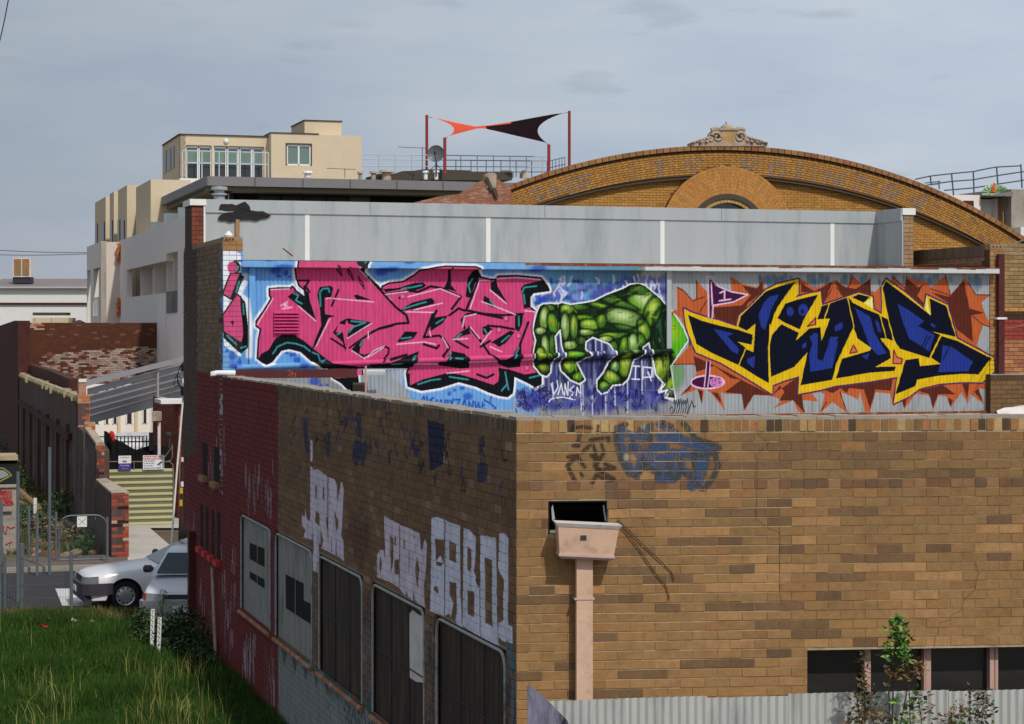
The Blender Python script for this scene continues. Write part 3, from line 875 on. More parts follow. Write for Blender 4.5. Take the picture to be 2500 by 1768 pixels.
 # ---- yellow outlined blue letters
 ye = cv.pts('D', [(125, 460), (200, 500), (370, 555), (480, 580), (650, 640), (672, 530), (780, 440), (940, 275), (1060, 215), (1262, 168), (1262, 315), (1232, 350), (1380, 310), (1480, 292), (1498, 430), (1570, 405), (1700, 360)]) + \
  cv.pts('E', [(110, 438), (205, 405), (322, 440), (332, 548), (405, 592), (410, 500), (402, 360), (440, 288), (600, 400), (772, 545), (788, 425), (972, 512), (1052, 800), (1200, 878), (1362, 965), (1368, 1080),
      (1272, 1178), (1100, 1175), (900, 1190), (730, 1232), (640, 1300), (508, 1360), (540, 1130), (300, 1170), (0, 1208)]) + \
  cv.pts('D', [(1500, 1262), (1258, 1308), (1272, 1130), (1120, 1175), (1002, 1222), (1002, 1308), (800, 1180), (500, 1000), (250, 895), (218, 830), (150, 650)])
 cv.seg(ye, PUR, 9 * k, True)
 r = cv.mask(ye)
 cv.mix(r[0], r[1], r[2], YEL)
 for p in ([(168, 522), (300, 580), (480, 630), (660, 670), (810, 720), (800, 820), (660, 790), (740, 850), (668, 1022), (400, 900), (250, 812), (200, 650)],
    [(690, 535), (940, 290), (1070, 240), (1235, 195), (1150, 310), (1060, 440), (1020, 520), (985, 640), (960, 850), (968, 1200), (860, 1140), (672, 1022), (742, 862), (815, 893), (828, 700), (835, 610), (750, 680), (665, 640)],
    [(1055, 555), (1130, 412), (1250, 372), (1458, 322), (1400, 425), (1330, 540), (1275, 668), (1110, 592)],
    [(1000, 720), (1092, 615), (1265, 700), (1238, 778), (1370, 658), (1480, 645), (1492, 780), (1575, 560), (1450, 568), (1492, 438), (1750, 348), (1790, 380), (1790, 660), (1720, 800), (1640, 1000), (1598, 1168), (1282, 1222), (1352, 895), (1220, 1040), (992, 1138), (972, 850)],
    [(1635, 1152), (1692, 960), (1790, 930), (1790, 1130)]):
  cv.poly('D', NAVY, p)
 for p in ([(10, 1145), (60, 975), (300, 905), (312, 882), (195, 800), (160, 700), (118, 460), (135, 480), (250, 540), (382, 592), (442, 798), (390, 800), (475, 905), (482, 970), (350, 1045), (525, 1042), (512, 1080), (300, 1095)],
    [(395, 605), (462, 636), (502, 822), (444, 798)], [(0, 480), (110, 445), (160, 700), (80, 870), (20, 1000), (0, 1030)], [(145, 445), (205, 418), (302, 440), (250, 492)],
    [(412, 362), (440, 305), (600, 425), (778, 562), (828, 602), (815, 452), (960, 520), (1042, 786), (840, 740), (912, 770), (818, 970), (560, 888), (515, 820), (462, 630)],
    [(918, 778), (1060, 822), (1200, 895), (1345, 970), (1240, 1110), (1100, 1105), (890, 1122), (710, 1155), (692, 1212), (522, 1282), (608, 985), (722, 970), (732, 1038), (912, 1020), (830, 965)]):
  cv.poly('E', NAVY, p)
 for p in ([(418, 660), (620, 708), (560, 735), (672, 860), (660, 915), (600, 880), (500, 760)], [(890, 640), (868, 520), (920, 400), (980, 340), (1072, 320), (1000, 450), (930, 672)], [(755, 960), (830, 930), (820, 1052), (755, 1000)],
    [(1380, 1088), (1368, 920), (1402, 810), (1370, 740), (1430, 700), (1458, 720), (1450, 960), (1500, 982), (1580, 765), (1655, 790), (1598, 1050)], [(1640, 620), (1700, 600), (1700, 650), (1620, 690)], [(1580, 740), (1660, 740), (1640, 780), (1560, 790)],
    [(1300, 820), (1340, 790), (1340, 840), (1300, 860)]):
  cv.poly('D', ROY, p)
 cv.spot('D', ROY, 1180, 490, 35, 45, .1)
 cv.spot('D', ROY, 1310, 475, 48, 60, .1)
 cv.spot('D', NAVY, 1300, 490, 14, 22, .1)
 for p in ([(170, 535), (300, 608), (320, 660), (335, 735), (380, 820), (448, 928), (370, 945), (300, 870), (240, 700)], [(540, 498), (640, 558), (770, 650), (715, 690), (860, 770), (815, 910), (640, 800), (580, 640)],
    [(930, 858), (1005, 870), (1190, 1000), (1150, 1082), (890, 1090), (922, 960)], [(0, 690), (60, 660), (60, 720), (0, 740)], [(830, 660), (870, 690), (860, 710), (830, 690)], [(230, 950), (300, 925), (280, 985)], [(345, 640), (380, 660), (400, 750), (370, 740)]):
  cv.poly('E', ROY, p)
 for c, p in (('D', [(980, 620), (972, 850), (978, 1195)]), ('D', [(1100, 592), (1275, 695)]), ('D', [(740, 860), (670, 1022)]), ('D', [(1570, 410), (1520, 560)]), ('E', [(110, 450), (165, 700)]), ('E', [(390, 600), (440, 790)]), ('E', [(460, 635), (520, 860)]), ('E', [(912, 772), (818, 965)]), ('E', [(135, 450), (250, 500)])):
  cv.line(c, YEL, 3.5, p)
 for c, p in (('D', [(640, 740), (810, 760)]), ('E', [(750, 870), (800, 770)]), ('E', [(770, 880), (820, 780)]), ('E', [(935, 980), (985, 880)])):
  cv.line(c, NAVY, 3.5, p)
 for c, p in (('D', [(1352, 637), (1432, 552), (1432, 618)]), ('E', [(128, 928), (160, 855), (195, 915)]), ('E', [(500, 1015), (508, 900), (535, 960), (585, 978), (570, 1018)])):
  cv.poly(c, (206, 116, 86), p, edge=(130, 40, 50), ew=5)
 cv.poly('E', (232, 232, 130), [(252, 495), (325, 445), (330, 545)])
 cv.poly('E', (232, 232, 130), [(778, 540), (790, 430), (822, 600)])
 # little flag, hole and ball
 LP = (232, 196, 228)
 cv.poly('D', (66, 20, 66), [(375, 175), (405, 180), (412, 550), (380, 548)])
 cv.poly('D', (66, 20, 66), [(400, 180), (450, 240), (560, 290), (760, 322), (600, 400), (410, 428)])
 cv.line('D', LP, 4, [(372, 545), (368, 180), (345, 160), (350, 140), (415, 150), (420, 185), (480, 245), (600, 295), (762, 322), (620, 395), (415, 430), (408, 555)])
 cv.line('D', LP, 4, [(398, 200), (410, 430)])
 cv.line('D', LP, 4.5, [(485, 305), (530, 285), (528, 380)])
 cv.line('D', LP, 4.5, [(480, 384), (590, 368)])
 cv.spot('D', LP, 360, 1190, 172, 72, .03)
 cv.spot('D', (66, 20, 66), 355, 1190, 150, 56, .03)
 cv.spot('D', (205, 130, 190), 448, 1190, 66, 52, .05)
 for i in range(14):
  cv.spot('D', (120, 50, 110), 405 + rng.random() * 88, 1155 + rng.random() * 70, 7, 6, .1)
 cv.poly('D', (66, 20, 66), [(352, 985), (385, 985), (372, 1240), (330, 1235)])
 cv.line('D', LP, 3, [(352, 985), (330, 1235)])
 cv.line('D', LP, 3, [(388, 985), (378, 1130), (365, 1238)])
 for i in range(7):
  x = 20 + i * 22
  cv.line('D', (36, 30, 70), 2.6, [(x, 1400 + rng.integers(0, 40)), (x + 12, 1350 + rng.integers(0, 20)), (x + 20, 1440), (x + 5, 1500)], soft=.4)
 cv.line('D', (36, 30, 70), 3, [(165, 1510), (205, 1370), (225, 1440), (245, 1425)])
 # paint is a little uneven: weathering of the colour itself
 n = .84 + .18 * cv.noise(rng, 300, 20) + .1 * cv.noise(rng, 900, 30)
 cv.px[..., :3] *= n[..., None]

def stencil_word(cv, crop, strokes, w, col):
 for p in strokes:
  cv.line(crop, col, w, p)

def paint_side(cv):
 rng = np.random.default_rng(11)
 RED = (112, 32, 30)
 cv.poly('Z', RED, [(430, 1125), (480, 1110), (480, 902), (545, 903), (679, 940), (679, 2400), (430, 2400)])
 cv.poly('Z', RED, [(445, 1125), (482, 1100), (482, 1500), (445, 1500)])
 k = cv.ppm / 130

 def vstreaks(n, x0, x1, y0, y1, cols, w=(2, 6), l=(20, 90), a=.75):
  for i in range(n):
   x = x0 + rng.random() * (x1 - x0)
   y = y0 + rng.random() * (y1 - y0)
   cv.line('Z', cols[rng.integers(len(cols))], w[0] + rng.random() * (w[1] - w[0]), [(x, y), (x + rng.uniform(-.8, .8), y + (l[0] + rng.random() * (l[1] - l[0])) / 2), (x + rng.uniform(-.5, .5), y + l[0] + rng.random() * (l[1] - l[0]))], soft=2, a=a)
 GW = [(170, 166, 176), (150, 148, 160), (190, 186, 192)]
 # ghosted throw-ups on the red part, tall and squeezed by the view
 for x0, x1, y0, y1, n in ((508, 552, 1040, 1150, 14), (597, 668, 1120, 1230, 26), (449, 480, 1250, 1500, 14), (540, 575, 1320, 1560, 26), (592, 625, 1540, 1640, 30), (488, 500, 1380, 1470, 6), (512, 522, 1470, 1560, 5), (655, 672, 1600, 1680, 6)):
  vstreaks(n, x0, x1, y0, y1, GW, (3, 8), (20, 70), .6)
 vstreaks(16, 449, 478, 1180, 1480, [(92, 70, 104), (110, 96, 130)], (4, 10), (30, 90), .6)
 vstreaks(10, 540, 560, 1440, 1560, [(58, 56, 66)], (2, 4), (20, 60), .7)
 vstreaks(12, 645, 670, 1560, 1680, [(92, 104, 88), (70, 92, 92)], (3, 7), (20, 60), .6)
 # black and blue tags below the coping
 for i in range(46):
  x = 690 + rng.random() * 545
  t = (x - 690) / 545
  y = 985 + 85 * t + rng.random() * (70 + 60 * t)
  q = [(x + rng.integers(-7, 7), y + rng.integers(-24, 40)) for _ in range(5)]
  cv.line('Z', [(26, 22, 24), (40, 52, 84), (34, 28, 30), (44, 60, 100)][i % 4], 3.8, q, soft=1, a=.9)
 for p in ([(1420, 270), (1570, 310), (1560, 660), (1500, 700), (1440, 720)],):
  cv.poly('S', (26, 32, 66), p)
 for p in ([(760, 480), (790, 440), (850, 480), (890, 430), (890, 560), (850, 700), (830, 620), (790, 700), (760, 600)], [(320, 250), (360, 260), (380, 560), (350, 580), (330, 400)], [(540, 380), (570, 370), (560, 580), (535, 620)],
    [(1870, 440), (1920, 400), (1900, 560), (1870, 580)], [(1860, 660), (1940, 640), (1950, 820), (1860, 820)], [(790, 200), (830, 210), (840, 420), (800, 420)], [(1290, 480), (1350, 500), (1340, 600), (1300, 590)]):
  cv.poly('S', (38, 52, 92), p, a=.85)
 # white filled block letters  J E R N
 WL, WL2 = (220, 208, 222), (222, 224, 240)
 cv.poly('S', WL, [(388, 440), (408, 460), (408, 640), (388, 640)])
 cv.poly('S', WL, [(388, 680), (408, 690), (412, 712), (455, 705), (540, 770), (600, 790), (625, 850), (628, 1000), (655, 830), (665, 812), (682, 880), (668, 1200), (660, 1290), (682, 1340), (686, 1520), (640, 1480), (560, 1440), (478, 1400),
      (470, 1340), (455, 1624), (412, 1600), (408, 1330), (318, 1310), (312, 1110), (340, 1125), (345, 1050), (358, 1140), (388, 1165)])
 for p in ([(432, 855), (448, 850), (446, 970), (432, 960)], [(500, 862), (512, 870), (512, 980), (498, 970)], [(540, 770), (550, 780), (546, 1400), (540, 1300)], [(435, 1070), (468, 1100), (470, 1210), (430, 1170)], [(528, 1120), (545, 1150), (540, 1260), (528, 1180)],
    [(600, 1060), (640, 1180), (622, 1260), (606, 1180)], [(478, 1230), (500, 1330), (490, 1400), (475, 1400)], [(570, 1240), (580, 1440), (572, 1440)], [(615, 1250), (622, 1470), (612, 1470)], [(318, 1200), (345, 1240), (330, 1310), (316, 1310)]):
  cv.erase('S', p)
 # J E R R Y
 cv.poly('T', WL, [(588, 25), (640, 60), (710, 95), (790, 130), (860, 165), (868, 280), (880, 300), (900, 200), (915, 250), (910, 430), (895, 560), (900, 735), (820, 690), (745, 640), (700, 580), (640, 540), (535, 500), (533, 330), (558, 290), (585, 290), (600, 380), (590, 150)])
 for p in ([(632, 180), (660, 200), (660, 380), (640, 470), (636, 300)], [(668, 190), (680, 195), (678, 260), (666, 255)], [(738, 205), (748, 215), (746, 285), (736, 275)], [(668, 370), (702, 360), (702, 480), (668, 475)], [(706, 100), (712, 100), (708, 580), (703, 580)],
    [(840, 335), (860, 440), (845, 600), (825, 450)], [(778, 300), (784, 300), (780, 470), (776, 470)], [(810, 150), (824, 200), (816, 210)], [(560, 330), (574, 400), (560, 480), (552, 400)], [(760, 600), (772, 650), (752, 645)], [(812, 600), (826, 690), (806, 680)]):
  cv.erase('T', p)
 # S A B O T
 cv.poly('T', WL2, [(950, 45), (990, 38), (1050, 60), (1170, 105), (1172, 600), (1186, 890), (1100, 850), (1090, 780), (1040, 800), (940, 760), (945, 480), (950, 300)])
 cv.poly('T', WL2, [(1196, 120), (1240, 135), (1290, 190), (1290, 330), (1275, 450), (1318, 560), (1318, 960), (1250, 920), (1190, 880)])
 cv.poly('T', WL2, [(1325, 175), (1445, 200), (1450, 560), (1456, 880), (1462, 1030), (1400, 1000), (1325, 960)])
 cv.poly('T', WL2, [(1470, 160), (1510, 160), (1540, 200), (1538, 860), (1572, 880), (1572, 1010), (1500, 990), (1462, 960), (1465, 850), (1500, 830), (1505, 520), (1462, 440)])
 for p in ([(978, 205), (1050, 215), (1046, 400), (1020, 330), (985, 380)], [(985, 380), (1040, 390), (1020, 420), (990, 410)], [(965, 590), (985, 560), (1010, 600), (1000, 630)], [(1086, 215), (1140, 250), (1138, 390), (1086, 370)], [(1090, 530), (1140, 545), (1145, 760), (1130, 860), (1092, 830), (1120, 700), (1090, 640)],
    [(1048, 50), (1058, 60), (1056, 800), (1048, 800)], [(1226, 260), (1256, 290), (1254, 465), (1226, 440)], [(1226, 600), (1280, 610), (1278, 805), (1228, 780)], [(1360, 350), (1414, 370), (1418, 880), (1362, 850)], [(1290, 440), (1320, 560), (1312, 590), (1290, 520)]):
  cv.erase('T', p)
 # pillars between the windows: purple, teal and grey scribble, teal fringe below
 for x0, x1, y0, y1, cols in ((762, 780, 1300, 1640, [(150, 138, 152), (110, 84, 112), (128, 82, 92), (120, 110, 130)]), (888, 908, 1440, 1768, [(110, 116, 130), (78, 58, 84), (60, 92, 120)]), (1040, 1066, 1500, 1768, [(60, 62, 74), (120, 118, 126), (66, 80, 90)]),
         (1236, 1258, 1600, 1768, [(60, 56, 66), (120, 120, 130), (70, 110, 120)]), (664, 674, 1300, 1540, [(76, 40, 64), (90, 60, 90)])):
  vstreaks(34, x0, x1, y0, y1, cols, (3, 8), (20, 80), .7)
 cv.poly('Z', (160, 166, 168), [(680, 1570), (765, 1625), (900, 1740), (1000, 1830), (1000, 2100), (680, 2100)], a=.8)
 for i in range(9):
  x = 684 + i * 26
  y = 1575 + i * 17
  cv.poly('Z', (44, 96, 92), [(x, y - 6), (x + 19, y + 6), (x + 10, y + 55)], a=.9)
 for i in range(40):
  x = 790 + rng.random() * 240
  y = 1660 + (x - 790) * .62 + rng.random() * 60
  cv.line('Z', [(36, 84, 84), (40, 90, 130), (30, 40, 44), (120, 150, 130)][i % 4], 3.5, [(x, y), (x + 8, y + 30), (x + 16, y - 10), (x + 22, y + 40)], soft=.6, a=.85)
 for x, y in ((866, 1280), (880, 1330), (858, 1310), (890, 1300), (875, 1370)):
  cv.spot('Z', (112, 50, 58), x, y, 12, 24, .8, .5)
 cv.poly('Z', (70, 130, 142), [(1235, 1560), (1250, 1575), (1262, 1640), (1245, 1630)], a=.8)
 n = .8 + .3 * cv.noise(rng, 240, 20) + .12 * cv.noise(rng, 900, 90)
 cv.px[..., :3] *= n[..., None]
 # flaking
 f = cv.noise(rng, 1100, 260)
 cv.px[..., 3] *= np.clip((f - .04) * 14, 0, 1)

def paint_front(cv):
 rng = np.random.default_rng(3)
 K = (44, 30, 26)
 for w, p in ((7, [(650, 180), (740, 172), (830, 185)]), (8, [(650, 170), (640, 215)]), (6, [(895, 165), (890, 230)]), (8, [(710, 250), (700, 320), (650, 360), (700, 360)]), (7, [(820, 300), (900, 290), (1000, 280), (1000, 320)]),
     (8, [(810, 360), (740, 420)]), (9, [(600, 470), (700, 460), (640, 500), (590, 560), (620, 620), (660, 700)]), (8, [(700, 480), (760, 570)]), (7, [(840, 340), (870, 420), (860, 520), (880, 600)]), (7, [(930, 350), (950, 430), (900, 520)]),
     (9, [(830, 460), (900, 480), (870, 560), (910, 600)]), (8, [(960, 540), (1060, 580), (900, 600)]), (9, [(900, 600), (960, 640), (1050, 690), (1000, 700), (880, 650), (840, 720)]), (6, [(720, 630), (740, 660)])):
  cv.line('N', K, w * .5, p, soft=1.6, a=.9)
 B = (38, 76, 118)
 G = (48, 62, 70)
 cv.poly('N', B, [(1110, 180), (1220, 190), (1330, 300), (1450, 180), (1600, 230), (1750, 300), (1990, 340), (2080, 400), (1840, 430), (1600, 420), (1350, 380), (1300, 520), (1250, 640), (1160, 560), (1090, 340)], a=.12)
 for w, p in ((16, [(1130, 180), (1110, 300), (1150, 480), (1220, 620), (1280, 620), (1330, 520), (1280, 380)]), (14, [(1230, 330), (1230, 400)]), (16, [(1370, 440), (1440, 560), (1560, 570), (1530, 480), (1430, 480), (1440, 380), (1560, 360)]),
     (16, [(1600, 430), (1620, 560), (1600, 640), (1680, 650), (1720, 560), (1700, 440), (1640, 430)]), (16, [(1740, 420), (1840, 470), (1900, 560), (1860, 650), (1760, 620)]), (18, [(1880, 360), (1960, 460), (1900, 700), (1830, 760)]),
     (18, [(1500, 260), (1700, 300), (1900, 360), (2060, 390)]), (12, [(1500, 150), (1600, 190), (1700, 260)]), (12, [(1320, 200), (1380, 180)]), (12, [(1140, 220), (1240, 260), (1400, 280)]), (12, [(1600, 700), (1480, 690)]), (14, [(1560, 620), (1640, 690)])):
  cv.line('N', B, w * .62, p, soft=2, a=.9)
 for w, p in ((9, [(1170, 150), (1080, 180), (1070, 300), (1120, 500), (1200, 640), (1280, 670), (1340, 560)]), (9, [(1340, 480), (1380, 580), (1500, 640), (1480, 620)]), (9, [(1540, 130), (1620, 170)]), (9, [(1740, 140), (1800, 200), (1860, 290), (1990, 330), (2100, 380), (2060, 430)]),
     (9, [(2060, 470), (2090, 560), (2020, 700), (1940, 790), (1880, 760), (1850, 690)]), (8, [(1580, 520), (1600, 640), (1660, 690), (1720, 620), (1700, 480)]), (8, [(1220, 320), (1240, 400)]), (8, [(1420, 150), (1410, 300)]), (8, [(1730, 600), (1800, 680), (1850, 600), (1840, 420)]), (8, [(1860, 450), (2040, 440)])):
  cv.line('N', G, w * .62, p, soft=2, a=.9)
 for x, y, rx, ry in ((1340, 160, 26, 34), (1175, 475, 28, 40)):
  cv.spot('N', (178, 168, 138), x, y, rx, ry, .3, .8)
 n = .8 + .35 * cv.noise(rng, 160, 60)
 cv.px[..., :3] *= n[..., None]
 f = cv.noise(rng, 420, 120)
 cv.px[..., 3] *= np.clip((f + .25) * 1.4, 0, 1)

# ================= planes of the place =================
O = Vector(((1261 - 1250) * 19.2 / F, 19.2, 0))      # near corner of the brick building
PF = Pl(O, W)                       # near wall, facing the camera
PS = Pl(O, V, flip=True)            # its side wall, facing left
BM = 17.47
PM = Pl(O + V * BM, U)              # corrugated wall with the mural
ZT = 5.066                          # top of the near brickwork
EB = 22.4                           # length of the side wall

cvm = Canvas(-.1, 15.7, H - 1.75, H + 1.35, 150, PM.hit)
paint_mural(cvm)
cvs = Canvas(-.05, 22.6, 0, 5.1, 110, PS.hit)
paint_side(cvs)
cvf = Canvas(0, 2.2, 3.9, 5.1, 240, PF.hit)
paint_front(cvf)
IMG_M, IMG_S, IMG_F = cvm.image('mural_paint'), cvs.image('side_wall_paint'), cvf.image('front_wall_paint')
PNT_M = (IMG_M, PM.o, U, cvm.s0, cvm.s1, cvm.z0, cvm.z1)
PNT_S = (IMG_S, PS.o, V, cvs.s0, cvs.s1, cvs.z0, cvs.z1)
PNT_F = (IMG_F, PF.o, W, cvf.s0, cvf.s1, cvf.z0, cvf.z1)

M = {}
M['brick_front'] = mat('brick_front', objcol=True, rough=.85, var=.13, scale=18, bump=.35, dirt=srgb(70, 52, 36), dirt_amt=.3, dscale=3, paint=PNT_F)
M['brick_front_attr'] = mat('brick_front_attr', attr=True, rough=.85, var=.13, scale=18, bump=.35, dirt=srgb(70, 52, 36), dirt_amt=.3, dscale=3, paint=PNT_F)
M['brick_side'] = mat('brick_side', attr=True, rough=.85, var=.15, scale=14, bump=.3, dirt=srgb(52, 42, 34), dirt_amt=.4, dscale=1.6, paint=PNT_S)
M['mortar_side'] = mat('mortar_side', srgb(150, 136, 112), rough=.95, var=.15, scale=8, paint=PNT_S, dirt=srgb(90, 78, 62), dirt_amt=.6, dscale=2)
M['mortar'] = mat('mortar', srgb(176, 160, 130), rough=.95, var=.18, scale=7, dirt=srgb(96, 80, 60), dirt_amt=.7, dscale=2.5)
M['mortar_ochre'] = mat('mortar_ochre', srgb(116, 80, 44), rough=.95, var=.15, scale=5)
M['mortar_dark'] = mat('mortar_dark', srgb(84, 60, 40), rough=.95, var=.15, scale=5)
M['brick_attr'] = mat('brick_attr', attr=True, rough=.85, var=.15, scale=8, bump=.2)
M['concrete'] = mat('concrete', srgb(158, 150, 138), rough=.9, var=.15, scale=4, bump=.2, dirt=srgb(100, 92, 80), dirt_amt=.6, dscale=2)
M['galv'] = mat('galv', srgb(170, 176, 177), rough=.5, metal=.15, var=.05, scale=1.3, stretch=(2, 2, .3), dirt=srgb(140, 148, 154), dirt_amt=.7, dscale=1.2, bump=.05)
M['galv_roof'] = mat('galv_roof', srgb(168, 158, 150), rough=.6, metal=.1, var=.15, scale=2, dirt=srgb(124, 66, 40), dirt_amt=.9, dscale=2.4)
M['mural'] = mat('mural', srgb(164, 170, 174), rough=.55, metal=.1, var=.1, scale=2, stretch=(9, 9, .5), paint=PNT_M, dirt=srgb(120, 122, 120), dirt_amt=.6, dscale=1.4, spec=.12)
M['mural_brick'] = mat('mural_brick', attr=True, rough=.8, var=.12, scale=10, bump=.2, paint=PNT_M)
M['gutter'] = mat('gutter', srgb(196, 204, 204), rough=.5, metal=.05, var=.07, scale=3, stretch=(3, 3, 1), paint=PNT_M)
M['rust'] = mat('rust', srgb(124, 62, 36), rough=.9, var=.35, scale=9, dirt=srgb(180, 170, 160), dirt_amt=.5, dscale=5)
M['rusty_white'] = mat('rusty_white', srgb(206, 200, 190), rough=.7, var=.1, scale=4, dirt=srgb(112, 50, 26), dirt_amt=1, dscale=3.2)
M['white'] = mat('white', srgb(228, 228, 224), rough=.5, var=.05, scale=3)
M['white_paint'] = mat('white_paint', srgb(222, 214, 210), rough=.6, var=.08, scale=5, dirt=srgb(150, 140, 130), dirt_amt=.5, dscale=3)
M['maroon'] = mat('maroon', srgb(78, 30, 30), rough=.6, var=.15, scale=4)
M['pinkish'] = mat('pinkish', srgb(216, 180, 154), rough=.6, var=.07, scale=4, dirt=srgb(176, 146, 122), dirt_amt=.8, dscale=4.5, bump=.1)
M['pink_dark'] = mat('pink_dark', srgb(196, 168, 160), rough=.6, var=.08, scale=5)
M['timber_pink'] = mat('timber_pink', srgb(196, 160, 146), rough=.7, var=.12, scale=8, stretch=(1, 1, .2))
M['soot'] = mat('soot', srgb(40, 38, 38), rough=.9, var=.5, scale=3, stretch=(1, 1, 6))
M['black'] = mat('black', srgb(12, 12, 14), rough=.8, var=.1, scale=3)
M['dark_void'] = mat('dark_void', srgb(18, 14, 12), rough=.95, var=.1, scale=3)
M['darkmetal'] = mat('darkmetal', srgb(52, 52, 56), rough=.6, var=.1, scale=3)
M['glass'] = mat('glass', srgb(30, 36, 40), rough=.08, var=.1, scale=2, spec=.9)
M['glass_green'] = mat('glass_green', srgb(104, 128, 118), rough=.1, var=.12, scale=.6, spec=.8)
M['glass_dark'] = mat('glass_dark', srgb(46, 46, 44), rough=.25, var=.25, scale=1.2, stretch=(1, 1, 3), spec=.6)
M['beige'] = mat('beige', srgb(212, 194, 164), rough=.85, var=.04, scale=1.5)
M['render_white'] = mat('render_white', srgb(234, 226, 218), rough=.85, var=.04, scale=.8)
M['fascia'] = mat('fascia', srgb(124, 122, 124), rough=.55, metal=.1, var=.05, scale=.6)
M['soffit'] = mat('soffit', srgb(112, 108, 88), rough=.8, var=.05, scale=1)
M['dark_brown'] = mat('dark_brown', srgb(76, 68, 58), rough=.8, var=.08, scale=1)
M['rail'] = mat('rail', srgb(190, 198, 200), rough=.4, metal=.2, var=.03, scale=2)
M['rail_dark'] = mat('rail_dark', srgb(84, 94, 100), rough=.5, var=.05, scale=2)
M['redpost'] = mat('redpost', srgb(150, 50, 50), rough=.5, var=.06, scale=2)
M['sail_out'] = mat('sail_out', srgb(222, 84, 56), rough=.7, var=.04, scale=1)
M['dish'] = mat('dish', srgb(92, 96, 102), rough=.4, var=.12, scale=2.5)
M['stone'] = mat('stone', srgb(176, 158, 138), rough=.9, var=.15, scale=4, bump=.5, bscale=14, dirt=srgb(96, 84, 70), dirt_amt=.6, dscale=2.5)
M['stone_gold'] = mat('stone_gold', srgb(176, 142, 88), rough=.9, var=.15, scale=3, bump=.3)
M['asphalt'] = mat('asphalt', srgb(50, 48, 50), rough=.95, var=.14, scale=2, bump=.3, bscale=60, dirt=srgb(66, 62, 60), dirt_amt=.6, dscale=.6)
M['footpath'] = mat('footpath', srgb(108, 96, 86), rough=.95, var=.12, scale=1.5, dirt=srgb(84, 74, 64), dirt_amt=.6, dscale=1)
M['driveway'] = mat('driveway', srgb(186, 178, 168), rough=.9, var=.08, scale=1, dirt=srgb(140, 120, 104), dirt_amt=.5, dscale=.8)
M['paintline'] = mat('paintline', srgb(206, 204, 198), rough=.8, var=.08, scale=3, dirt=srgb(140, 136, 130), dirt_amt=.5, dscale=3)
M['soil'] = mat('soil', srgb(98, 82, 62), rough=1, var=.25, scale=1.2, bump=.5, bscale=9, dirt=srgb(70, 76, 40), dirt_amt=.9, dscale=.7)
M['turf'] = mat('turf', srgb(36, 46, 20), rough=1, var=.35, scale=1.1, bump=.4, bscale=12, dirt=srgb(60, 48, 32), dirt_amt=.9, dscale=.55)
M['grass'] = mat('grass', attr=True, rough=.7, var=.3, scale=.9, spec=.2)
M['leaf'] = mat('leaf', attr=True, rough=.6, var=.2, scale=5, spec=.3)
M['steel_post'] = mat('steel_post', srgb(98, 106, 110), rough=.5, metal=.1, var=.1, scale=4)
M['wire'] = mat('wire', srgb(92, 98, 100), rough=.6, var=.05, scale=4)
M['wood_dark'] = mat('wood_dark', srgb(62, 54, 44), rough=.9, var=.25, scale=5, stretch=(1, 1, .15))
M['wood'] = mat('wood', srgb(150, 116, 78), rough=.85, var=.2, scale=6, stretch=(1, 1, .2))
M['cream_sheet'] = mat('cream_sheet', srgb(176, 172, 124), rough=.6, var=.06, scale=2)
M['grey_beam'] = mat('grey_beam', srgb(158, 156, 158), rough=.7, var=.07, scale=1)
M['car_white'] = mat('car_white', srgb(226, 226, 226), rough=.22, var=.02, scale=2, spec=.6)
M['car_white2'] = mat('car_white2', srgb(214, 216, 220), rough=.3, var=.03, scale=2, spec=.6)
M['rubber'] = mat('rubber', srgb(24, 24, 26), rough=.8, var=.1, scale=6)
M['plastic_dark'] = mat('plastic_dark', srgb(64, 58, 66), rough=.5, var=.08, scale=5)
M['chrome'] = mat('chrome', srgb(190, 192, 194), rough=.28, metal=.7, var=.05, scale=5)
M['lens'] = mat('lens', srgb(120, 124, 130), rough=.12, var=.15, scale=14, spec=.9)
M['lens_red'] = mat('lens_red', srgb(150, 28, 30), rough=.2, var=.1, scale=8, spec=.8)
M['carglass'] = mat('carglass', srgb(24, 44, 52), rough=.05, var=.5, scale=2.5, spec=.55)
M['sign_white'] = mat('sign_white', srgb(226, 224, 226), rough=.6, var=.03, scale=4)
M['sign_red'] = mat('sign_red', srgb(190, 44, 48), rough=.6, var=.05, scale=4)
M['sign_blue'] = mat('sign_blue', srgb(52, 56, 150), rough=.6, var=.05, scale=4)
M['sign_text'] = mat('sign_text', srgb(60, 52, 70), rough=.7, var=.05, scale=4)
M['sign_gold'] = mat('sign_gold', srgb(220, 190, 120), rough=.7, var=.05, scale=4)
M['orange'] = mat('orange', srgb(204, 104, 48), rough=.7, var=.25, scale=6)
M['yellow'] = mat('yellow', srgb(206, 176, 40), rough=.6, var=.15, scale=6)
M['red'] = mat('red', srgb(204, 40, 40), rough=.6, var=.1, scale=6)
M['cloth_black'] = mat('cloth_black', srgb(14, 12, 14), rough=.95, var=.2, scale=3)
M['board_grey'] = mat('board_grey', srgb(150, 148, 142), rough=.8, var=.35, scale=7, stretch=(5, 5, .6), dirt=srgb(84, 76, 66), dirt_amt=.8, dscale=1.6)
M['board_dark'] = mat('board_dark', srgb(48, 36, 30), rough=.7, var=.5, scale=5, stretch=(4, 4, .4), dirt=srgb(112, 80, 60), dirt_amt=.7, dscale=2.4)
M['frame_metal'] = mat('frame_metal', srgb(170, 168, 162), rough=.6, var=.3, scale=6, dirt=srgb(90, 78, 66), dirt_amt=.9, dscale=6)
M['rail_rust'] = mat('rail_rust', srgb(150, 100, 66), rough=.8, var=.3, scale=6, dirt=srgb(190, 180, 180), dirt_amt=.7, dscale=2.5)
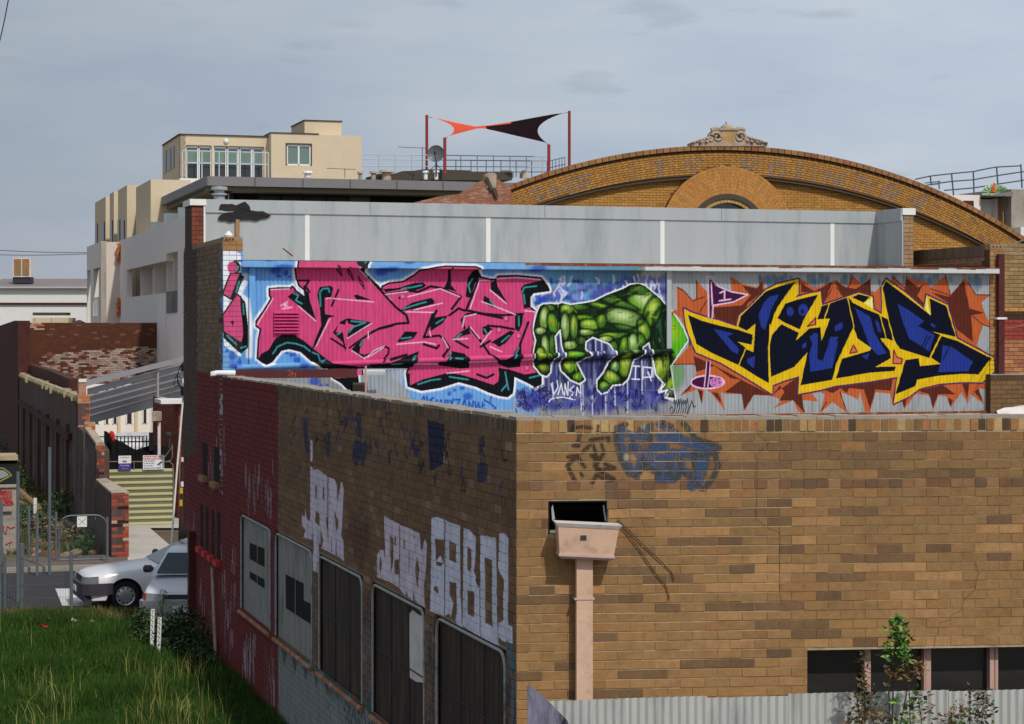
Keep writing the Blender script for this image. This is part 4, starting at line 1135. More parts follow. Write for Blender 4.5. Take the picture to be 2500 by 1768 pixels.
M['corrug_fence'] = mat('corrug_fence', srgb(186, 188, 184), rough=.55, metal=.1, var=.1, scale=1.5, stretch=(3, 3, .5), dirt=srgb(128, 130, 130), dirt_amt=.6, dscale=1.6)
M['panel_graf'] = mat('panel_graf', srgb(112, 110, 128), rough=.6, var=.6, scale=5, stretch=(2, 2, .6), dirt=srgb(22, 20, 34), dirt_amt=1, dscale=4.5)
M['pier_red'] = mat('pier_red', attr=True, rough=.85, var=.18, scale=9, bump=.3)
M['ruin_side'] = mat('ruin_side', srgb(84, 64, 56), rough=.9, var=.3, scale=1.4, stretch=(2, 2, .35), bump=.5, bscale=8, dirt=srgb(92, 92, 104), dirt_amt=.7, dscale=.8)
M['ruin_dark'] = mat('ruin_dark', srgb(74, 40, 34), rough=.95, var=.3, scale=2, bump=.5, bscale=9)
M['coping_lichen'] = mat('coping_lichen', srgb(168, 152, 120), rough=.95, var=.25, scale=3, bump=.5)
M['graf_yellow'] = mat('graf_yellow', srgb(128, 130, 62), rough=.7, var=.1, scale=5)
M['umbrella'] = mat('umbrella', srgb(176, 206, 160), rough=.6, var=.2, scale=1.5)

TAN = srgb(150, 112, 72)

RUN = {}

def front_colour(row, i, rng):
 f = row / 28
 base = np.array(srgb(137 + 26 * f, 106 + 18 * f, 68 + 10 * f))
 r = rng.random()
 # firings come in runs: a dark or a pale streak lasts a few bricks
 st = RUN.get(row)
 if st and st[1] > 0:
  st[1] -= 1
  base = np.array(srgb(*st[0]))
 elif r < .07:
  RUN[row] = [(122, 94, 64), rng.randint(0, 3)]
  base = np.array(srgb(122, 94, 64))
 elif r < .07 + .09 * f + .03:
  RUN[row] = [(170, 129, 84), rng.randint(0, 2)]
  base = np.array(srgb(170, 129, 84))
 elif r < .24:
  base = np.array(srgb(150, 110, 68))
 elif r < .27:
  base = np.array(srgb(114, 87, 61))
 return tuple(base * (1 + rng.uniform(-.06, .06)))

# ================= ground, road =================
PR = Pl(Vector((0, 0, 0)), U)       # road coordinates: s along U, v along V

def rp(s, v, z):
 q = U * s + V * v
 return Vector((q.x, q.y, z))

def sheet(name, pts, m, parent=None):
 b = MB()
 b.face(pts)
 ob = b.build(name, m)
 ob['kind'] = 'structure'
 return ob

sheet('ground', [(-500, -60, 0), (500, -60, 0), (500, 900, 0), (-500, 900, 0)], M['soil'])
sheet('road', [rp(-70, 43.4, .008), rp(60, 43.4, .008), rp(60, 50.8, .008), rp(-70, 50.8, .008)], M['asphalt'])
b = MB()
b.box(rp(-70, 50.8, 0), U * 130, V * .15, UP * .13)
b.build('kerb', M['concrete'])['kind'] = 'structure'
sheet('footpath', [rp(-70, 50.95, .125), rp(60, 50.95, .125), rp(60, 53.1, .125), rp(-70, 53.1, .125)], M['footpath'])
b = MB()
b.box(rp(-70, 42.7, 0), U * 130, V * .7, UP * .03)
b.build('gutter_strip', M['footpath'])['kind'] = 'structure'
q = [GP(x, GD(y, .012), .012) for x, y in ((135, 1437), (216, 1437), (226, 1479), (152, 1479))]
sheet('road_marking', q, M['paintline'])
q = [GP(x, GD(y, .13), .13) for x, y in ((312, 1377), (470, 1377), (425, 1340), (366, 1289), (312, 1289))]
sheet('driveway', q, M['driveway'])
sheet('yard', [GP(235, 60, .06), GP(470, 60, .06), GP(600, 100, .06), GP(100, 100, .06)], M['driveway'])

# ================= the near brick building =================
ROOT = thing('brick_building', 'long tan brick building in front with its left side painted dark red and tagged', 'building', O)
wall = MB()
wz = [PF.hit(1971, 1588), PF.hit(2500, 1588)]
WS0, WZ1 = wz[0]
WZ0 = 1.55
HS0, HZ1 = PF.hit(1339, 1224)
HS1, HZ0 = PF.hit(1483, 1302)
LEN = 7.2
BK = -.006
for s0, s1, z0, z1 in ((0, HS0, 0, ZT - .12), (HS1, WS0, 0, ZT - .12), (HS0, HS1, 0, HZ0), (HS0, HS1, HZ1, ZT - .12), (WS0, LEN, WZ1, ZT - .12), (WS0, LEN, 0, WZ0)):
 wall.pbox(PF, s0, s1, z0, z1, -.25, BK)
wall.pbox(PF, 0, LEN, ZT - .12, ZT - .012, -.25, BK)
fw = wall.build('front_wall', M['mortar'], ROOT)
rng = random.Random(21)
BL, BH, PZ = .239, .0893, .0893
protos = []
for k in range(4):
 mb = MB()
 j = [rng.uniform(-.0015, .0015) for _ in range(8)]
 x, y, z = .1176, 0, .0402
 e = .003
 pts = [(-x, BK - .01, -z), (x, BK - .01, -z), (x, BK - .01, z), (-x, BK - .01, z), (-x, -.003 + j[0], -z), (x, -.003 + j[1], -z), (x, -.003 + j[2], z), (-x, -.003 + j[3], z),
   (-x + e, j[4], -z + e), (x - e, j[5], -z + e), (x - e, j[6], z - e), (-x + e, j[7], z - e)]
 # local frame: x along wall, y outward, z up
 mb.v = [tuple(W * a + PF.n * b_ + UP * c) for a, b_, c in pts]
 mb.f = [(8, 9, 10, 11), (4, 5, 9, 8), (5, 6, 10, 9), (6, 7, 11, 10), (7, 4, 8, 11), (0, 1, 5, 4), (1, 2, 6, 5), (2, 3, 7, 6), (3, 0, 4, 7)]
 me = bpy.data.meshes.new('brick')
 me.from_pydata(mb.v, [], mb.f)
 me.materials.append(M['brick_front'])
 protos.append(me)
stuff = MB()
cands = []
rows = 34
for r in range(rows):
 zt = ZT - .13 - r * PZ
 zc = zt - PZ / 2
 header = (r == 5)
 bl = BL / 2 if header else BL
 s = -bl / 2 if (r % 2 == 0) else 0.0
 if header:
  s = 0
 i = 0
 run = None
 while s < 6.0:
  a, c = max(s, 0.0), s + bl
  s += bl
  i += 1
  run = front_colour(r, i, rng)
  if c - a < .03:
   continue
  # openings
  def clip(a, c, h0, h1):
   return (a, min(c, h0)) if a < h0 else (max(a, h1), c)
  if zc < HZ1 and zc > HZ0 - .02:
   if c > HS0 - .02 and a < HS1 + .02:
    if a < HS0 - .03:
     c = min(c, HS0 + rng.uniform(-.015, .01))
    elif c > HS1 + .03:
     a = max(a, HS1 + rng.uniform(-.01, .015))
    else:
     continue
  if zc < WZ1 and zc > WZ0:
   if a >= WS0 - .03:
    continue
   c = min(c, WS0)
  if c - a < .03:
   continue
  full = abs((c - a) - BL) < .001
  col = run
  if header:
   col = tuple(np.array(srgb(*rng.choice([(128, 94, 66), (150, 112, 76), (110, 84, 62), (140, 104, 72), (122, 88, 60)]))))
  px = 1250 + F * PF.pt((a + c) / 2, 0).x / PF.pt((a + c) / 2, 0).y
  vis = (px < 2520 and zc > 1.9)
  cands.append((full and vis, (a + c) / 2, zc, a, c, col))
solo_b = [c for c in cands if c[0]]
solo_b.sort(key=lambda c: c[1] + (0.9 if c[2] < 2.6 else 0))
chosen = set(id(c) for c in solo_b[:300])
for c in cands:
 ok, sm, zc, a, e, col = c
 pr = rng.uniform(-.002, .003)
 if id(c) in chosen:
  ob = bpy.data.objects.new('brick', protos[rng.randrange(4)])
  ob.location = PF.pt(sm, zc, pr) - O
  ob.color = (*col, 1)
  COL.objects.link(ob)
  ob.parent = fw
 else:
  g = .002
  stuff.brick(PF, [(a + g, zc - .0402), (e - g, zc - .0402), (e - g, zc + .0402), (a + g, zc + .0402)], BK - .01, pr, col)
so = stuff.build('brick_course', M['brick_front_attr'], fw, kind='stuff')
# bricks on edge along the top
cop = MB()
s = .0
while s < 6.2:
 wdt = .0795
 q = rng.random()
 col = vary(srgb(*rng.choice([(158, 124, 78), (176, 142, 92), (148, 108, 66), (168, 118, 76), (136, 104, 68), (186, 154, 104)])), .08, rng)
 if q < .06:
  col = srgb(84, 66, 48)
 d = rng.uniform(-.004, .006)
 t = rng.uniform(-.004, .002)
 cop.brick(PF, [(s + .004, ZT - .118), (s + wdt - .004, ZT - .118), (s + wdt - .005, ZT - .008 + t), (s + .005, ZT - .008 + t)], BK - .01, d, col)
 s += wdt
cop.build('coping_brick', M['brick_front_attr'], fw, kind='stuff')
cap = MB()
n = 40
for i in range(n):
 s0, s1 = i * LEN / n, (i + 1) * LEN / n
 t = .022 + rng.uniform(-.006, .006)
 cap.pbox(PF, s0, s1, ZT - .012, ZT + t, -.3, -.012 + rng.uniform(-.01, .014))
cap.build('capping', M['concrete'], ROOT)
# cracks in the brickwork
ck = MB()
for line in ([(1846, 1030), (1850, 1060), (1878, 1080), (1848, 1108), (1848, 1215), (1845, 1265), (1880, 1290), (1904, 1300), (1903, 1440), (1908, 1470)],
    [(2382, 1372), (2388, 1400), (2380, 1440), (2352, 1465), (2348, 1490), (2322, 1500), (2320, 1512), (2294, 1520), (2290, 1545), (2284, 1552), (2280, 1585)]):
 pts = [PF.pt(*PF.hit(x, y), .0075) for x, y in line]
 ck = MB()
 ck.tube(pts, .0014, 4)
 ck.build('crack', M['dark_brown'], ROOT)
# window band in the recess
WIN = MB()
WIN.pbox(PF, WS0, LEN, WZ0, WZ1, -.24, -.235)
gl = WIN.build('window', M['glass_dark'], ROOT)
mu = []
for x0, x1 in ((2120, 2135), (2266, 2270), (2271, 2283), (2428, 2439), (2441, 2448)):
 a, c = PF.s(x0), PF.s(x1)
 q = MB()
 q.pbox(PF, a, c, WZ0, WZ1 - .02, -.23, -.13)
 q.build('mullion', M['timber_pink'], gl)
q = MB()
q.pbox(PF, WS0, LEN, WZ1 - .03, WZ1 - .002, -.232, -.14)
q.pbox(PF, WS0, LEN, 2.34, 2.36, -.232, -.2)
q.build('window_frame', M['dark_brown'], gl)
# hole behind the rain head, its shade put in as a near-black lining
q = MB()
q.pbox(PF, HS0 - .02, HS1 + .02, HZ0 - .02, HZ1 + .02, -.6, -.58)
q.pbox(PF, HS0 - .002, HS0 + .012, HZ0, HZ1, -.58, .001)
q.pbox(PF, HS1 - .012, HS1 + .002, HZ0, HZ1, -.58, .001)
q.pbox(PF, HS0, HS1, HZ1 - .012, HZ1 + .002, -.58, .001)
q.build('hole_shade_lining', M['dark_void'], ROOT)
q = MB()
q.face([PF.pt(*PF.hit(1350, 1232), -.02), PF.pt(*PF.hit(1356, 1268), -.02), PF.pt(*PF.hit(1347, 1270), .03), PF.pt(*PF.hit(1345, 1240), .03)])
q.face([PF.pt(*PF.hit(1475, 1233), -.02), PF.pt(*PF.hit(1480, 1272), .03), PF.pt(*PF.hit(1477, 1272), .0), PF.pt(*PF.hit(1473, 1236), -.03)])
q.build('lead_flap', M['galv'], ROOT)

# side wall --------------------------------------------------
sw = MB()
WIND = []
for x0, x1 in ((588, 661), (672, 763), (778, 886), (908, 1038), (1064, 1236)):
 WIND.append((PS.s(x1), PS.s(x0)))
WZB, WZT = 1.24, 2.85

def inwin(s, z):
 for a, c in WIND:
  if a - .001 < s < c + .001 and WZB < z < WZT:
   return True
 return False

NOTCH = PS.s(474)
cuts = [0.01] + [v for a, c in sorted(WIND) for v in (a, c)] + [BM]
for i in range(len(cuts) - 1):
 a, c = cuts[i], cuts[i + 1]
 if i % 2 == 0:
  sw.pbox(PS, a, c, 0, ZT, -.23, -.012)
 else:
  sw.pbox(PS, a, c, 0, WZB, -.23, -.012)
  sw.pbox(PS, a, c, WZT, ZT, -.23, -.012)
ZP = PS.z(543, 578)                   # top of the pillar
sw.pbox(PS, BM, NOTCH, 0, ZP - .01, -.35, -.012)
sw.pbox(PS, NOTCH, EB, 2.0, ZP - .01, -.3, -.012)
sidew = sw.build('side_wall', M['mortar_side'], ROOT)
bs = MB()
r = 0
z = ZT - .13
rows_side = []
zz = ZT - .13
while zz > .05:
 rows_side.append(zz)
 zz -= BH
zz = ZT - .13 + BH
up = []
while zz < ZP:
 up.append(zz)
 zz += BH
for zt in rows_side:
 r += 1
 s = .01 if r % 2 else -.11
 tone = rng.uniform(.9, 1.1)
 while s < EB:
  a, c = max(s, .01), min(s + BL, EB)
  s += BL
  zc = zt - BH / 2
  if c > NOTCH and zc < 2.0:
   continue
  # split at window edges
  skip = False
  for wa, wc in WIND:
   if WZB < zc < WZT:
    if a < wa < c:
     c = wa
    elif a < wc < c:
     a = wc
    elif a >= wa and c <= wc:
     skip = True
  if skip or c - a < .03:
   continue
  base = rng.choice([(126, 96, 68), (132, 101, 72), (118, 90, 64), (130, 98, 72), (122, 94, 66)])
  if a < 9 and rng.random() < .05:
   base = (148, 120, 98)
  if c > 20.6:
   base = (84, 66, 56)
  col = tuple(np.array(vary(srgb(*base), .07, rng)) * tone)
  g = .005
  pr = rng.uniform(-.002, .003)
  bs.brick(PS, [(a + g, zc - .0405), (c - g, zc - .0405), (c - g, zc + .0405), (a + g, zc + .0405)], -.02, pr, col)
for zt in up:
 r += 1
 s = BM - (.12 if r % 2 else 0)
 while s < EB:
  a, c = max(s, BM), min(s + BL, EB)
  s += BL
  if c - a < .03 or zt > ZP:
   continue
  zc = zt - BH / 2
  col = vary(srgb(*((84, 66, 56) if c > 20.6 else rng.choice([(128, 106, 82), (118, 98, 76), (136, 112, 86)]))), .1, rng)
  bs.brick(PS, [(a + .005, zc - .0405), (c - .005, zc - .0405), (c - .005, zc + .0405), (a + .005, zc + .0405)], -.02, rng.uniform(-.002, .003), col)
s = 0.0
while s < BM:
 col = vary(srgb(*rng.choice([(112, 92, 72), (126, 104, 82), (98, 80, 62)])), .1, rng)
 bs.brick(PS, [(s + .004, ZT - .118), (s + .076, ZT - .118), (s + .075, ZT - .006), (s + .005, ZT - .006)], -.02, rng.uniform(.0, .007), col)
 s += .0795
bs.build('brick_course', M['brick_side'], sidew, kind='stuff')
cap = MB()
n = 70
for i in range(n):
 s0, s1 = .02 + i * (BM - .02) / n, .02 + (i + 1) * (BM - .02) / n
 cap.pbox(PS, s0, s1, ZT - .008, ZT + .02 + rng.uniform(-.008, .01), -.3, .0 + rng.uniform(-.014, .014))
cap.build('capping', M['concrete'], ROOT)
# dark pilaster added to close the side wall, its colour standing in for shade
q = MB()
q.box(PS.pt(NOTCH - .2, 0, .0), V * .2, PS.n * .13, UP * 2.05)
q.build('notch_shade_block', M['maroon'], ROOT)

def rframe(pl, s0, s1, z0, z1, rad, off, r, mb, skip_left=False):
 pts = []
 # from bottom at the camera-near edge (small s) up, round the corner, along the top, down the far edge
 pts.append(pl.pt(s0, z0, off))
 for k in range(7):
  a = math.pi - math.pi / 2 * k / 6
  pts.append(pl.pt(s0 + rad + rad * math.cos(a), z1 - rad + rad * math.sin(a), off))
 for k in range(7):
  a = math.pi / 2 - math.pi / 2 * k / 6
  pts.append(pl.pt(s1 - rad + rad * math.cos(a), z1 - rad + rad * math.sin(a), off))
 pts.append(pl.pt(s1, z0, off))
 mb.tube(pts, r, 6)

labels = ['whitewashed window board with a dark square hole, on the red wall', 'grey board window with a large brown stain', None, 'dark window with a pale painted stripe', None]
for k, (a, c) in enumerate(WIND):
 wm = MB()
 wm.pbox(PS, a, c, WZB, WZT, -.06, -.04)
 wo = wm.build('window', M['board_grey'] if k < 2 else M['board_dark'], ROOT, label=labels[k])
 fr = MB()
 rframe(PS, a + .04, c - .04, WZB + .03, WZT - .03, .16, .0, .017, fr)
 fr.build('window_frame', M['frame_metal'], wo)
 th = MB()
 nb = 2 if k < 2 else 3
 for j in range(1, nb):
  sx = a + (c - a) * j / nb
  th.pbox(PS, sx - .006, sx + .006, WZB, WZT, -.04, -.03)
 if k > 1:
  th.pbox(PS, a, c, 2.05, 2.065, -.04, -.03)
 th.build('glazing_bar', M['darkmetal'] if k > 1 else M['frame_metal'], wo)
 rv = MB()
 rv.pbox(PS, a, a + .02, WZB, WZT, -.04, -.013)
 rv.pbox(PS, c - .02, c, WZB, WZT, -.04, -.013)
 rv.pbox(PS, a, c, WZT - .02, WZT, -.04, -.013)
 rv.build('reveal', M['black'], wo)
 rl = MB()
 rl.tube([PS.pt(a - .05, WZB - .03, .03), PS.pt(c, WZB - .03, .03)], .035, 8)
 rl.build('sill_rail', M['rail_rust'], wo)
 if k == 0:
  h = MB()
  s0, z0 = PS.hit(640, 1340)
  s1, z1 = PS.hit(604, 1325)
  h.face([PS.pt(s0, PS.z(640, 1385), -.037), PS.pt(s1, PS.z(604, 1365), -.037), PS.pt(s1, z1, -.037), PS.pt(s0, z0, -.037)])
  h.face([PS.pt(s0, PS.z(640, 1438), -.037), PS.pt(s1, PS.z(604, 1412), -.037), PS.pt(s1, PS.z(604, 1395), -.037), PS.pt(s0, PS.z(640, 1415), -.037)])
  h.build('dark_hole', M['dark_void'], wo)
 if k == 1:
  h = MB()
  h.face([PS.pt(*PS.hit(x, y), -.037) for x, y in ((753, 1525), (692, 1485), (691, 1402), (735, 1425), (735, 1466), (755, 1476))])
  h.build('dark_hole', M['dark_void'], wo)
 if k == 3:
  h = MB()
  h.face([PS.pt(*PS.hit(x, y), -.037) for x, y in ((993, 1655), (1008, 1665), (1030, 1668), (1032, 1510), (1012, 1500), (1000, 1490), (990, 1500))])
  h.build('white_stripe', M['white_paint'], wo)
for (x0, x1, y0, y1, m) in ((495, 506, 1083, 1164, 'wood'), (523, 536, 1094, 1180, 'wood'), (489, 496, 1232, 1338, 'red'), (503, 509, 1240, 1348, 'red'), (517, 523, 1246, 1358, 'red'), (531, 538, 1252, 1370, 'red')):
 s0, zt = PS.hit(x1, y0)
 s1 = PS.s(x0)
 zb = PS.z(x1, y1)
 q = MB()
 q.pbox(PS, s0, s1, zb, zt, .0035, .006)
 wi = q.build('slit_window', M['dark_void'], ROOT)
 q = MB()
 q.pbox(PS, s0 - .06, s1 + .04, zb - .1, zb, .004, .09)
 q.build('window_sill', M['brick_attr'] if False else M['wood' if m == 'wood' else 'sign_red'], wi)
q = MB()
q.tube([PS.pt(*PS.hit(526, 1385), .06), PS.pt(*PS.hit(536, 1640), .06)], .03, 8)
solo(q.build('downpipe', M['stone']), 'thin pale downpipe running down the red side wall beside the bush', 'pipe')

# upper brickwork: white capped red pier, end parapet, roofs
ZS = PS.z(468, 486)
BS = PS.s(468)
PSI = Pl(O + V * BS, U)               # plane of the silver parapet
pier = thing('brick_pier', 'tall red brick pier with a white cap at the left end of the silver parapet', 'pier', PSI.pt(0, ZP))
q = MB()
q.pbox(PSI, 0, .23, ZP - .3, ZS - .12, -.9, -.012)
q.build('core', M['mortar_dark'], pier)
q = MB()
z = ZP - .25
r = 0
while z < ZS - .2:
 for a, c in (((0, .15), (.15, .23)) if r % 2 else ((0, .08), (.08, .23))):
  q.brick(PSI, [(a + .004, z), (c - .004, z), (c - .004, z + .08), (a + .004, z + .08)], -.02, 0, vary(srgb(116, 62, 48), .15, rng))
 q.box(PSI.pt(-.003, z, -.9), V * -.0 + PSI.n * .895, UP * .08, U * .004, vary(srgb(74, 58, 50), .1, rng))
 z += BH
 r += 1
q.build('brick', M['brick_attr'], pier, kind='stuff')
q = MB()
q.pbox(PSI, -.04, .29, ZS - .12, ZS, -.95, .03)
q.build('cap', M['white'], pier)
q = MB()
q.pbox(PSI, .23, .265, ZP - .3, ZS - .12, -.1, .012)
q.build('render_edge', M['white'], pier)
vn = MB()
c = PSI.pt(.62, ZS + .02, -.55)
vn.lathe(c, UP, [(0, 0), (0, .11), (.1, .11), (.1, .15), (.13, .15), (.13, .1), (.2, .1), (.2, .16), (.26, .16), (.28, 0)], 14)
solo(vn.build('roof_vent', M['galv'], smooth=False), 'small round galvanised vent beside the white capped pier', 'vent')

# pillar front (painted bricks) and its three-hole cap brick
pil = thing('brick_pillar', 'brick pillar at the left end of the mural, white with pink lettering', 'pillar', PM.pt(.0, 0, 0))
PA = PM.s(593)
q = MB()
q.pbox(PM, .001, PA, 3.0, ZP - .09, -.4, -.002)
q.build('core', M['mural_brick'] if False else M['mural'], pil)
q = MB()
z = 3.9
r = 0
while z < ZP - .1:
 off = (.12, .24) if r % 2 else (.24,)
 xs = [0.0] + [o for o in off if o < PA - .03] + [PA]
 for a, c in zip(xs[:-1], xs[1:]):
  q.brick(PM, [(a + .004, z), (c - .004, z), (c - .004, z + .081), (a + .004, z + .081)], -.01, .012, vary(srgb(160, 118, 74), .12, rng))
 z += BH
 r += 1
q.build('brick', M['mural_brick'], pil, kind='stuff')

def hole_brick(pl, s0, s1, z0, z1, n0, n1, parent, sd=1):
 q = MB()
 q.pbox(pl, s0, s1, z0, z1, n0, n1)
 cb = q.build('cap_brick', M['wood'], parent)
 h = MB()
 for k in range(3):
  sc = s0 + (s1 - s0) * (.22 + .27 * k)
  h.lathe(pl.pt(sc, (z0 + z1) / 2, n1 + .003), pl.n, [(0, .016), (.001, .0)], 8)
 h.build('brick_hole', M['dark_void'], cb)

hole_brick(PM, .02, .23, ZP - .09, ZP, -.36, .012, pil)
q = MB()
q.lathe(PM.pt(.12, ZP, -.1), UP, [(0, .07), (.03, .08), (.07, .05), (.1, .02), (.11, 0)], 9)
solo(q.build('bird_deterrent', M['white']), 'small white lump sitting on top of the left mural pillar', 'lump')

# silver parapet ----------------------------------------------
sil = thing('metal_parapet', 'long silver sheet metal parapet with four white vertical joint strips', 'parapet', PSI.pt(.26, H + 1.2))
S1 = PSI.s(2140)
ZB = H + 1.28
q = MB()
joints = [PSI.s(x) for x in (750, 1192, 1617, 2032)]
edges = [.265] + joints + [S1]
for a, c in zip(edges[:-1], edges[1:]):
 q = MB()
 q.pbox(PSI, a + .002, c - .002, ZB - .2, ZS - .25, -.1, 0)
 q.build('metal_panel', M['galv'], sil)
seams = [.265, PSI.s(903), PSI.s(1329), PSI.s(1760), S1]
for a, c in zip(seams[:-1], seams[1:]):
 q = MB()
 q.pbox(PSI, a + .004, c - .004, ZS - .255, ZS, -.12, .03)
 q.build('top_flashing', M['galv'], sil)
for s in joints:
 q = MB()
 q.pbox(PSI, s - .046, s + .046, ZB - .14, ZS - .26, 0, .007)
 q.build('joint_strip', M['white'], sil)
# right return coming forward
PRt = Pl(PSI.pt(S1, 0, 0), -V)
q = MB()
q.box(PSI.pt(S1, ZB - .2, 0), V * -1.15, UP * (ZS - .25 - ZB + .2), U * .03)
q.build('metal_panel', M['galv'], sil)
q = MB()
q.box(PSI.pt(S1 - .03, ZS - .255, -.0), V * -1.15, UP * .255, U * .05)
q.build('top_flashing', M['galv'], sil)
EE = PSI.pt(S1 + .03, 0, 1.15)
PE = Pl(EE, U)
q = MB()
q.pbox(PE, .002, .235, ZB - .35, ZS - .13, -.9, -.01)
ew = q.build('end_pier', M['mortar_dark'], sil)
q = MB()
z = ZB - .3
r = 0
while z < ZS - .2:
 for a, c in (((0, .14), (.14, .235)) if r % 2 else ((0, .235),)):
  q.brick(PE, [(a + .004, z), (c - .004, z), (c - .004, z + .083), (a + .004, z + .083)], -.02, 0, vary(srgb(158, 126, 96), .12, rng))
 z += .092
 r += 1
q.build('brick', M['brick_attr'], ew, kind='stuff')
q = MB()
q.pbox(PE, -.03, .27, ZS - .13, ZS + .01, -.9, .03)
q.build('cap', M['white'], sil)
# flat lean-to roof between parapet and mural wall, rusty at its edge
ZMT = H + 1.155
MS1 = PM.s(2417)
q = MB()
q.face([PM.pt(.2, ZMT + .035, .05), PM.pt(MS1, ZMT + .035, .05), PSI.pt(S1, ZB + .02, -.02), PSI.pt(.0, ZB + .02, -.02)])
solo(q.build('lean_to_roof', M['galv_roof']), 'low rusty metal roof strip between the silver parapet and the mural gutter', 'roof')

# mural wall ---------------------------------------------------
mur = thing('mural_wall', 'corrugated iron wall painted with pink lettering, a green hand and yellow outlined blue lettering', 'wall', PM.pt(PA, H - 1.7))
ZM0 = H - 1.63

def corrugated(pl, s0, s1, z0, z1, n, pitch, amp, mb, nz=1, wob=0.0, ztop=None):
 per = 8
 cnt = int((s1 - s0) / pitch * per)
 k = len(mb.v)
 for i in range(cnt + 1):
  s = s0 + (s1 - s0) * i / cnt
  o = n + amp * math.sin(2 * math.pi * s / pitch)
  for j in range(nz + 1):
   zt = ztop(s) if ztop else z1
   z = z0 + (zt - z0) * j / nz
   mb.v.append(tuple(pl.pt(s, z, o + (wob * math.sin(s * 3 + j) if wob else 0))))
 for i in range(cnt):
  for j in range(nz):
   a = k + i * (nz + 1) + j
   mb.f.append((a, a + nz + 1, a + nz + 2, a + 1))
   mb.c.append(None)

SPL = PM.s(1632)
sheets = [PA, PM.s(905), SPL, MS1]
for a, c in zip(sheets[:-1], sheets[1:]):
 q = MB()
 corrugated(PM, a + .001, c - .001, ZM0, ZMT, -.03, .076, .0085, q)
 q.build('corrugated_sheet', M['mural'], mur)
q = MB()
q.pbox(PM, PM.s(608), PM.s(622), H - .75, ZMT - .02, -.02, .045)
q.build('blue_post', M['mural'], mur)
q = MB()
q.pbox(PM, PM.s(1627), PM.s(1638), H - .45, ZMT, -.02, .035)
q.build('joint_post', M['galv'], mur)
q = MB()
q.pbox(PM, PA, MS1 + .02, ZM0 - .05, ZM0 - .005, -.03, .05)
q.build('bottom_rail', M['rust'], mur)
# louvred vent under the pink paint
lv = MB()
a, zt = PM.hit(669, 757)
c, zb = PM.hit(730, 813)
for k in range(7):
 z0 = zb + (zt - zb) * k / 7
 lv.prism([PM.pt(a, z0, -.02), PM.pt(a, z0 + .04, -.02), PM.pt(a, z0 + .004, .04), PM.pt(a, z0 - .004, .04)], U * (c - a))
lv.build('louvre_vent', M['mural'], mur)
# gutter
gt = thing('eaves_gutter', 'long square gutter above the mural, painted blue and pink at its left', 'gutter', PM.pt(.3, ZMT))
q = MB()
prof = [(.0, -.10), (.17, -.10), (.19, -.09), (.19, .02), (.175, .02), (.175, -.07), (.015, -.07), (.015, .02), (0, .02)]
g0, g1 = PM.s(588), PM.s(2428)
q.prism([PM.pt(g0, ZMT + z, n) for n, z in prof], U * (g1 - g0))
q.build('trough', M['gutter'], gt)
q = MB()
x = PM.s(1275)
while x < g1:
 dx = rng.uniform(.1, .5)
 if x > 4:
  q.pbox(PM, x, min(x + dx, g1), ZMT - .0 - rng.uniform(0, .028), ZMT + .022, .188, .193)
 x += dx
q.build('rusty_lip', M['rust'], gt)
# painted pipe across the mural and the darker box gutter below it
q = MB()
pa, pz = PM.hit(575, 897)
pc, pz2 = PM.hit(1642, 857)
q.tube([PM.pt(pa + (pc - pa) * i / 12, pz + (pz2 - pz) * i / 12, .06) for i in range(13)], .05, 10)
solo(q.build('painted_pipe', M['mural'], smooth=True), 'long sloping pipe fixed across the mural and painted over with it', 'pipe')
bx = thing('box_gutter', 'dark maroon box gutter with an orange tag, below the painted pipe', 'gutter', PM.pt(.4, H - 1))
PB = PM.shift(.45)
q = MB()
a, z1_ = PB.hit(574, 905)
_, z0_ = PB.hit(574, 924)
c = PB.s(872)
q.pbox(PB, a, c, z0_, z1_ + .01, -.12, 0)
q.build('trough', M['maroon'], bx)
q = MB()
q.pbox(PB, c, PB.s(942), z0_ + .04, z1_, -.14, -.02)
q.build('outlet', M['gutter'], bx)
q = MB()
for pts in ([(702, 908), (706, 904), (709, 912), (704, 918)], [(710, 906), (715, 910), (711, 920)], [(717, 914), (722, 910), (720, 922)]):
 q.tube([PB.pt(*PB.hit(x, y), .004) for x, y in pts], .007, 4)
q.build('orange_tag', M['orange'], bx)
q = MB()
q.tube([PB.pt(*PB.hit(893, 894), .0), PB.pt(*PB.hit(893, 972), .0)], .018, 6)
solo(q.build('vent_rod', M['timber_pink']), 'thin pinkish upright rod behind the side wall, in front of the bare metal', 'rod')
q = MB()
pp = [PB.pt(*PB.hit(574, 911), .0), PB.pt(*PB.hit(530, 911), .0), PB.pt(*PB.hit(518, 913), .04), PB.pt(*PB.hit(519, 919), .06)]
q.tube(pp, .05, 10)
solo(q.build('white_pipe_end', M['white'], smooth=True), 'short white plastic pipe end sticking out over the red side wall', 'pipe')
q = MB()
q.pbox(PM, PM.s(860), PM.s(895), ZM0, H - .98, .0, .06)
q.build('dark_gap_board', M['dark_brown'], mur)
# thin stick and brown post on the parapet
q = MB()
q.tube([PSI.pt(PSI.s(684), PSI.z(684, 607), .25), PSI.pt(PSI.s(708), PSI.z(708, 627), .3)], .014, 5)
solo(q.build('stick', M['rust']), 'thin rusty stick leaning at the foot of the silver parapet', 'stick')
q = MB()
a, zt = PSI.hit(574, 536)
_, zb = PSI.hit(574, 612)
q.pbox(PSI, a, a + .075, zb - .1, zt, .02, .07)
solo(q.build('timber_post', M['wood']), 'short brown timber post standing against the silver parapet under the black paint', 'post')
